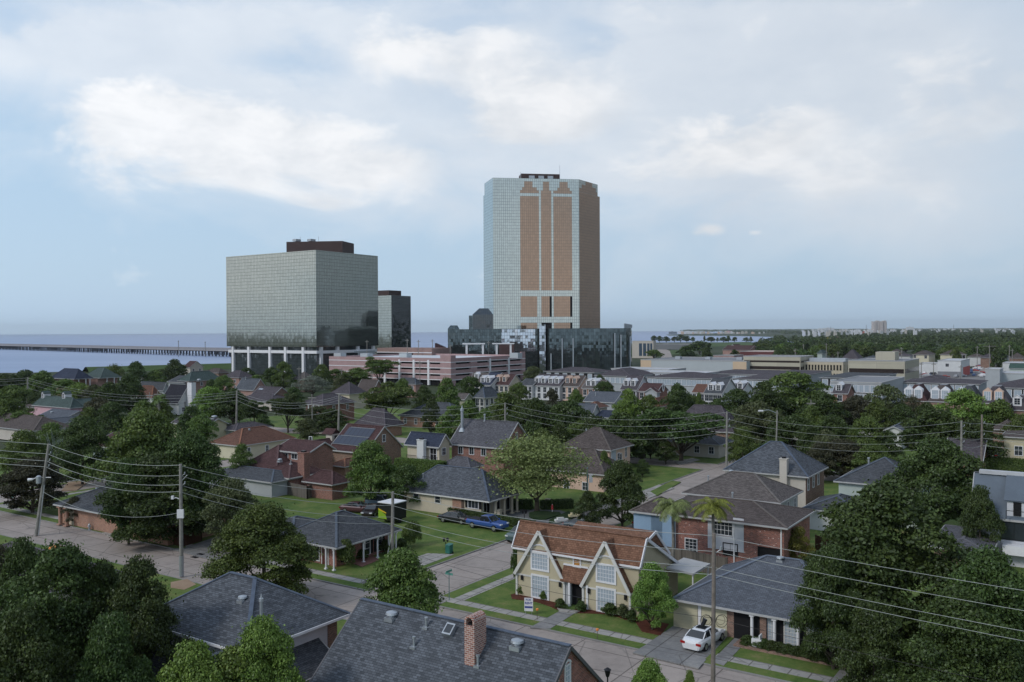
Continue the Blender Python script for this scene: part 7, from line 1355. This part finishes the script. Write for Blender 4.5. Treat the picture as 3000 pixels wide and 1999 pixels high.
# fences
FW = bricky('board_fence_grey', (.13, .115, .105), (.19, .17, .15), (.04, .035, .03), .14, 3, .012, 0, .95, .2); FB = bricky('board_fence_brown', (.075, .035, .022), (.11, .05, .03), (.02, .012, .01), .16, 3, .012, 0, .9, .2)
def fence(label, pts, hh, mat, za=.12, name='board_fence'):
    P = [G(u, v, za) for u, v in pts]; o = P[0]; e = empty(name, o, 0, label, 'fence'); m_ = MB()
    for a, b_ in zip(P, P[1:]): m_.bar(a-o+Vector((0, 0, hh/2)), b_-o+Vector((0, 0, hh/2)), .06, hh)
    m_.build('boards', mat, e); m_ = MB(); 
    for a, b_ in zip(P, P[1:]):
        L = (b_-a).length; n_ = max(1, int(L/2.4)); m_.bar(a-o+Vector((0, 0, hh+.02)), b_-o+Vector((0, 0, hh+.02)), .1, .05)
    m_.build('top_rail', mat, e)
    for a, b_ in zip(P, P[1:]):
        L = (b_-a).length; n_ = max(1, min(14, int(L/2.4)))
        for i in range(n_+1): q = a.lerp(b_, i/n_)-o; m_ = MB(); m_.box(q.x-.07, q.x+.07, q.y-.07, q.y+.07, 0, hh+.12); m_.build('fence_post', mat, e)
fence('grey board fence on the corner beside the big dark oak', [(364, 1560), (475, 1586)], 2.0, FW); fence('dark brown board fence and gate left of the meter box pole', [(477, 1588), (536, 1602), (590, 1585)], 2.0, FB)
fence('weathered grey board fence behind the porch house garden', [(768, 1432), (900, 1462), (945, 1445)], 1.9, FW); fence('dark brown fence in front of the long cream house', [(1158, 1462), (1322, 1506)], 1.9, FB, name='board_fence'); fence('grey board fence between the Tudor house and the brick house', [(1935, 1652), (2130, 1692)], 2.0, FW); fence('grey fence in the shade under the live oak', [(1860, 1316), (1960, 1330)], 1.6, FW); fence('grey shed wall fence right of the live oak trunk', [(2025, 1322), (2108, 1328)], 2.2, FW)
fence('dark board fence right of the brick house', [(2390, 1620), (2470, 1645)], 2.0, FB); fence('brown red board fence before the modern white house', [(2870, 1570), (2945, 1583)], 1.2, FB)
# vehicles
TYRE = plain('tyre_rubber', (.015, .015, .015), .8); RIM = plain('alloy_rim', (.5, .5, .52), .3, .8, 0); CARGL = glassmat('car_glass', (.02, .025, .03), .05, .8); RED = plain('tail_lamp_red', (.35, .01, .01), .3); HLAMP = plain('headlamp', (.7, .72, .75), .15)
def paint(name, c):
    m, h, b = newmat(name, .28, 0, .5); b.inputs['Base Color'].default_value = c4(c); b.inputs['Coat Weight'].default_value = .6; b.inputs['Coat Roughness'].default_value = .08; return m
def loft(mb, secs, mi=0):
    "secs: list of (x, [(y,z)...]) rings"
    b = len(mb.v); n = len(secs[0][1])
    for x, r in secs: mb.v += [(x, y, z) for y, z in r]
    for i in range(len(secs)-1):
        for k in range(n): mb.f.append((b+i*n+k, b+i*n+(k+1) % n, b+(i+1)*n+(k+1) % n, b+(i+1)*n+k)); mb.mi.append(mi)
    mb.f.append(tuple(b+k for k in range(n-1, -1, -1))); mb.f.append(tuple(b+(len(secs)-1)*n+k for k in range(n))); mb.mi += [mi, mi]
def car(label, loc, ang, col, kind='sedan', cat=None, group=None, name=None, k=1.0):
    L, Wd = dict(sedan=(4.8, 1.84), suv=(4.8, 1.9), pickup=(5.8, 2.0), mini=(1.7, .8))[kind]; hw = Wd/2; e = empty(name or ('pickup_truck' if kind == 'pickup' else 'parked_car'), loc, ang, label, cat or ('pickup' if kind == 'pickup' else 'car'), group); h0 = dict(sedan=0, suv=.22, pickup=.25, mini=0)[kind]
    def ring(w, zb, zt, sh=.86): return [(-w*.9, zb), (w*.9, zb), (w, zb+.22), (w, zt-.18), (w*sh, zt), (-w*sh, zt), (-w, zt-.18), (-w, zb+.22)]
    zb = .22+h0; body = MB()
    if kind == 'sedan': prof = [(-.5, .72, .66), (-.485, .9, .84), (-.42, .97, .96), (-.3, .99, 1.0), (0, .97, 1), (.2, .95, 1.0), (.4, .86, .97), (.475, .74, .88), (.5, .62, .72)]
    elif kind == 'suv': prof = [(-.5, .85, .8), (-.48, 1.0, .92), (-.35, 1.04, 1), (0, 1.03, 1), (.2, 1.02, 1), (.42, .98, .96), (.485, .88, .88), (.5, .7, .8)]
    else: prof = [(-.5, .82, .95), (-.49, .88, .98), (-.1, .88, 1), (-.08, .92, 1), (.2, .92, 1), (.42, .88, .97), (.485, .78, .9), (.5, .62, .82)]
    loft(body, [(x*L, ring(hw*w, zb, z+h0)) for x, z, w in prof]); bo = body.build('body', col, e, smooth=False)
    cab = dict(sedan=[(-.36, .97, .70), (-.22, 1.36, .62), (-.05, 1.43, .62), (.08, 1.39, .62), (.24, .94, .72)], suv=[(-.49, 1.04, .72), (-.42, 1.55, .66), (0, 1.6, .66), (.1, 1.55, .66), (.25, 1.02, .74)], pickup=[(-.1, .9, .74), (-.08, 1.5, .66), (.06, 1.55, .66), (.12, 1.5, .66), (.24, .9, .74)])[kind]; zc = cab[0][1]-.06
    g = MB(); loft(g, [(x*L, [(-hw*.9, zc+h0), (hw*.9, zc+h0), (hw*w_*1.22 if z > 1.2 else hw*.88, max(z, zc+.02)+h0-.05), (hw*w_*1.1 if z > 1.2 else hw*.86, max(z, zc+.03)+h0), (-hw*w_*1.1 if z > 1.2 else -hw*.86, max(z, zc+.03)+h0), (-hw*w_*1.22 if z > 1.2 else -hw*.88, max(z, zc+.02)+h0-.05)]) for x, z, w_ in cab]); g.build('window_glass', CARGL, e)
    r = MB(); ks = [c for c in cab if c[1] > 1.3]; loft(r, [(x*L, [(-hw*w_*1.16, z+h0-.03), (hw*w_*1.16, z+h0-.03), (hw*w_*.9, z+h0+.025), (-hw*w_*.9, z+h0+.025)]) for x, z, w_ in ks])
    for a, b2_ in ((cab[-2], cab[-1]), (cab[1], cab[0])):
        for sy in (-1, 1): r.bar((a[0]*L, sy*hw*.72, a[1]+h0-.02), (b2_[0]*L, sy*hw*.86, max(b2_[1], zc)+h0), .07, .05)
    xm = (cab[2][0]-.03)*L
    for sy in (-1, 1): r.bar((xm, sy*hw*.77, 1.36+h0), (xm, sy*hw*.9, zc+h0), .08, .05)
    r.build('roof', col, e)
    if kind == 'pickup': m_ = MB(); m_.box(-L*.485, -L*.12, -hw*.78, hw*.78, .86+h0, .90+h0+.01); m_.build('truck_bed', BLACKM, e)
    wr = dict(sedan=.33, suv=.38, pickup=.42)[kind]
    for sx in (-.305, .315):
        for sy in (-1, 1):
            m_ = MB(); m_.tube([(sx*L, sy*(hw-.2), wr), (sx*L, sy*(hw+.02), wr)], wr, 18); w_ = m_.build('wheel', TYRE, e); m_ = MB(); m_.tube([(sx*L, sy*(hw+.021), wr), (sx*L, sy*(hw+.035), wr)], wr*.62, 14); m_.build('rim', RIM, w_)
    for sy in (-1, 1):
        m_ = MB(); zt = (.72 if kind == 'sedan' else .8)+h0; m_.box(-L*.5-.015, -L*.485, sy*hw*.74-.2, sy*hw*.74+.2, zt-.12, zt+.06); m_.build('tail_light', RED, e); m_ = MB(); m_.box(L*.475, L*.5+.01, sy*hw*.68-.2, sy*hw*.68+.2, zt-.15, zt-.01); m_.build('headlight', HLAMP, e)
        m_ = MB(); m_.box(.19*L, .22*L, sy*(hw+.02)-.1, sy*(hw+.02)+.1, .95+h0, 1.08+h0); m_.build('wing_mirror', col, e)
    m_ = MB(); m_.box(-L*.5-.02, -L*.49, -.26, .26, .56+h0, .70+h0); m_.build('number_plate', WHITE, e)
    return e
g0 = lambda u, v: G(u, v, .14)
car('white sedan with sunroof parked on the drive before the garage doors', g0(2062, 1886), math.atan2(EY.y, EY.x)-.08, paint('white_car_paint', (.72, .73, .75)), 'sedan')
e = [o for o in S.objects if o.name.startswith('parked_car')][-1]; m_ = MB(); m_.box(-.7, .1, -.42, .42, 1.455, 1.475); m_.build('sunroof', CARGL, e)
car('black sedan with pale rims parked on the lawn', g0(1335, 1530), TH+.06, paint('black_car_paint', (.012, .013, .018)), 'sedan'); car('blue pickup truck parked on the lawn nose to the street', g0(1428, 1549), TH-.06, paint('blue_pickup_paint', (.03, .08, .28)), 'pickup')
car('dark green grey car parked at the kerb left of the Tudor house', G(1528, 1583, .02), math.atan2(-EY.y, -EY.x), paint('grey_green_car_paint', (.06, .10, .10)), 'suv'); car('dark car half hidden behind the Tudor ridge', G(1705, 1552, .02), TH, paint('slate_car_paint', (.05, .07, .08)), 'sedan'); car('black utility vehicle parked beside the blue wing wall', g0(1893, 1545), math.atan2(EY.y, EY.x), paint('black_suv_paint', (.015, .02, .03)), 'suv')
car('dark red car nearest the porch house roof in the back yard', g0(1046, 1500), TH+.3, paint('wine_car_paint', (.09, .035, .045)), 'sedan'); car('black car with bright lamps right of the dark red one', g0(1092, 1507), TH-1.2, paint('black_car_paint_two', (.02, .012, .014)), 'sedan'); car('blue grey car at the back of the yard', g0(1118, 1488), TH+.2, paint('blue_grey_car_paint', (.07, .11, .15)), 'suv')
car('grey vehicle behind the twin poles at the right edge', G(2925, 1345, .14), TH+1.2, paint('dark_van_paint', (.03, .035, .035)), 'suv'); car('white car nose showing under the right edge house', G(2920, 1362, .14), TH, paint('white_car_paint_two', (.6, .6, .62)), 'sedan')
# black and yellow trailer with white roof
b_ = g0(1146, 1530); e = empty('box_trailer', b_, TH, 'black box trailer with lime green stripe and white roof behind the porch house', 'trailer'); m_ = MB(); m_.box(-1.3, 1.3, -1.1, 1.6, .5, 2.7); m_.build('body', plain('trailer_black', (.02, .022, .022), .4), e); m_ = MB(); m_.box(-1.36, 1.36, -1.16, 1.66, 2.7, 2.82); m_.build('roof', WHITE, e); m_ = MB(); m_.poly([(-1.3, -1.106, .6), (.2, -1.106, .6), (.0, -1.106, 1.2), (-1.3, -1.106, 1.9)]); m_.build('lime_panel', plain('lime_paint', (.25, .42, .03), .5), e); m_ = MB(); m_.poly([(-1.3, -1.11, 1.75), (.1, -1.11, 1.35), (.1, -1.11, 1.5), (-1.3, -1.11, 1.95)]); m_.build('yellow_stripe', plain('yellow_paint', (.7, .5, .03), .5), e)
for sx in (-1, 1): m_ = MB(); m_.tube([(sx*1.2, .3, .33), (sx*1.38, .3, .33)], .33, 14); m_.build('wheel', TYRE, e)
for lab, u, v, c in (('low white car shaped garden ornament on the planted bed, left one', 1645, 1527, (.7, .7, .68)), ('low white and yellow garden ornament on the planted bed, right one', 1685, 1513, (.7, .62, .4))):
    b_ = G(u, v, .42); e = empty('garden_ornament', b_, TH+.9, lab, 'garden ornament'); m_ = MB(); m_.prism([(-.9, -.35), (.9, -.25), (.9, .25), (-.9, .35)], 0, .28); m_.build('base', plain('ornament_paint_%d' % u, c, .5), e); m_ = MB(); m_.prism([(-.6, -.28), (.3, -.2), (.3, .2), (-.6, .28)], .28, .5); m_.build('top', MATS['ornament_paint_%d' % u], e)
b_ = G(1618, 1500, .35); e = empty('flag_marker', b_, 0, 'small red and white marker in the planted bed', 'marker'); m_ = MB(); m_.tube([(0, 0, 0), (0, 0, 1.1)], .04, 6); m_.build('stake', WHITE, e); m_ = MB(); m_.tube([(0, 0, .35), (0, 0, 1.0)], [.16, .1], 8); m_.build('marker_head', plain('marker_red', (.6, .06, .07), .5), e)
b_ = G(1605, 1488, .14); e = empty('stone_pier', b_, TH, 'pale square pier by the circular drive', 'pier'); m_ = MB(); m_.box(-.3, .3, -.3, .3, 0, 1.2); m_.build('shaft', ST['cream'], e); m_ = MB(); m_.box(-.36, .36, -.36, .36, 1.2, 1.32); m_.build('cap', ST['cream'], e)
b_ = G(1462, 1519, .14); e = empty('stone_pier', b_, TH, 'cream square pier at the entrance of the circular drive', 'pier'); m_ = MB(); m_.box(-.3, .3, -.3, .3, 0, 1.1); m_.build('shaft', ST['cream'], e); m_ = MB(); m_.box(-.36, .36, -.36, .36, 1.1, 1.22); m_.build('cap', ST['cream'], e)
# small far cars: one mesh, many cars in the lot and on the avenue
fm = MB(); fm.prism([(-2.3, -.85), (2.3, -.85), (2.3, .85), (-2.3, .85)], .25, .95); q = [(-1.5, -.75), (1.2, -.75), (1.2, .75), (-1.5, .75)]; t = [(-.9, -.6), (.6, -.6), (.6, .6), (-.9, .6)]
for i in range(4): j = (i+1) % 4; fm.poly([(*q[i], .95), (*q[j], .95), (*t[j], 1.45), (*t[i], 1.45)])
fm.poly([(*p, 1.45) for p in t]); fcar = fm.mesh('car_body', WHITE); CP = [plain('far_paint_%d' % i, c, .35) for i, c in enumerate(((.6, .6, .62), (.3, .31, .33), (.04, .04, .05), (.25, .04, .04), (.06, .10, .2), (.7, .7, .7)))]
def far_car(u, v, lab, grp):
    p = G(u, v, .1); o = bpy.data.objects.new('parked_car', fcar); S.collection.objects.link(o); o.location = p; o.rotation_euler = (0, 0, TH+RNG.choice([0, 1.57])+RNG.uniform(-.1, .1)); o.material_slots[0].link = 'OBJECT'; o.material_slots[0].material = RNG.choice(CP); tag(o, lab, 'car', grp)
for i in range(46): far_car(RNG.uniform(2690, 2880), RNG.uniform(1086, 1109), 'small car standing in the parking lot before the workshop', 'cars in the far parking lot')
for i in range(34): s_ = RNG.random(); far_car(2850+s_*62+RNG.uniform(-5, 5), 1090-s_*38, 'small car in the traffic on the far avenue', 'cars on the avenue')
# ---------------- far shore, town and tower block ----------------
FARW = plain('far_white_wall', (.62, .62, .64), .8, 0, .05, .01); TOWERM = bricky('balcony_facade', (.16, .16, .18), (.22, .21, .22), (.62, .55, .52), 4.5, 3.2, .9, 0, .8, .05)
p0, p1 = D(2560, 944, 3600), D(2600, 944, 3600); r = empty('apartment_tower', (p0.x, 3600, 0), 0, 'distant pale pink apartment tower standing on the horizon', 'apartment tower'); w_ = p1.x-p0.x; m_ = MB()
for i in range(4): m_.box(w_*i/4, w_*(i+1)/4-3, (i % 2)*4, 24, 0, 55+(i % 2)*3); m_.box(w_*(i+1)/4-3, w_*(i+1)/4, 6, 22, 0, 54)
m_.build('wall', TOWERM, r)
def farbox(lab, u0, u1, v0, Y, mat, cat='building', grp=None, nm='distant_building'):
    a, b_ = D(u0, v0, Y), D(u1, v0, Y); r = empty(nm, (a.x, Y, 0), 0, lab, cat, grp); m_ = MB(); w_ = b_.x-a.x; m_.box(0, w_, 0, min(w_*.5, 80), 0, max(a.z, 3)); m_.box(w_*.3, w_*.5, 3, 10, max(a.z, 3), max(a.z, 3)*1.12+1); m_.build('wall', mat, r)
farbox('distant white block building standing alone on the horizon', 2658, 2677, 958.5, 6000, FARW); farbox('distant long white dome like sheds on the horizon', 2415, 2444, 961.5, 7000, FARW); farbox('distant low white sheds left of the dome like ones', 2398, 2411, 963, 7000, FARW); farbox('distant building with long red roof before the apartment tower', 2520, 2558, 973, 3400, plain('far_red', (.45, .16, .13), .8)); farbox('distant orange wall building among the trees', 2440, 2480, 990, 1900, ST['peach']); farbox('distant yellow building among the trees', 2422, 2436, 992, 1900, plain('far_yellow', (.55, .45, .06), .8)); farbox('distant pale roofed building right of the orange one', 2495, 2520, 996, 1700, ST['beige'])
farbox('white shore building on the far lake point', 1992, 2050, 971.5, 5200, FARW); farbox('pale red shore building on the far lake point', 2128, 2145, 970.5, 5200, ST['pink']); farbox('dark shed on the far lake point', 1961, 1983, 972.5, 5200, plain('far_dark', (.12, .14, .16), .9))
for i in range(46): u = RNG.uniform(1995, 2240); farbox('tiny pale building on the far lake point', u, u+RNG.uniform(3, 9), RNG.uniform(971.5, 975), RNG.uniform(4700, 5600), RNG.choice([FARW, ST['beige'], ST['peach'], FARW]), grp='tiny buildings on the far lake point')
for i in range(150): u = RNG.uniform(2340, 3060) if i % 2 else RNG.uniform(2380, 2620); Y = RNG.uniform(2300, 6500); v = 968-.005*(u-1500)+(26-RNG.uniform(14, 21))*F/Y; farbox('tiny pale house in the distant suburb on the right', u, u+RNG.uniform(4, 10), v, Y, RNG.choice([FARW, ST['beige'], FARW, ST['grey']]), grp='tiny houses in the distant suburb')
for u, v in ((2434, 957), (2538, 952), (2794, 951), (2938, 960)): p = D(u, v, 5000); r = empty('radio_mast', (p.x, 5000, 0), 0, 'thin distant radio mast %s' % {2434: 'behind the white dome like sheds', 2538: 'left of the apartment tower', 2794: 'alone right of the white block', 2938: 'at the far right'}[u], 'mast', 'distant radio masts'); m_ = MB(); m_.tube([(0, 0, 0), (0, 0, p.z)], [1.6, 1.0], 5); m_.build('lattice', plain('mast_grey', (.25, .26, .28), .8), r)
# ---------------- air ----------------
hz_ = bpy.data.materials.new('haze'); hz_.use_nodes = True; nt = hz_.node_tree; nt.nodes.clear(); v_ = nt.nodes.new('ShaderNodeVolumePrincipled'); v_.inputs['Density'].default_value = .00005; v_.inputs['Color'].default_value = (.93, .97, 1, 1); v_.inputs['Anisotropy'].default_value = .75
o_ = nt.nodes.new('ShaderNodeOutputMaterial'); nt.links.new(v_.outputs[0], o_.inputs[1]); m_ = MB(); m_.box(-13050, 13050, -80, 14050, -1.5, 140); tag(m_.build('haze', hz_), kind='stuff')
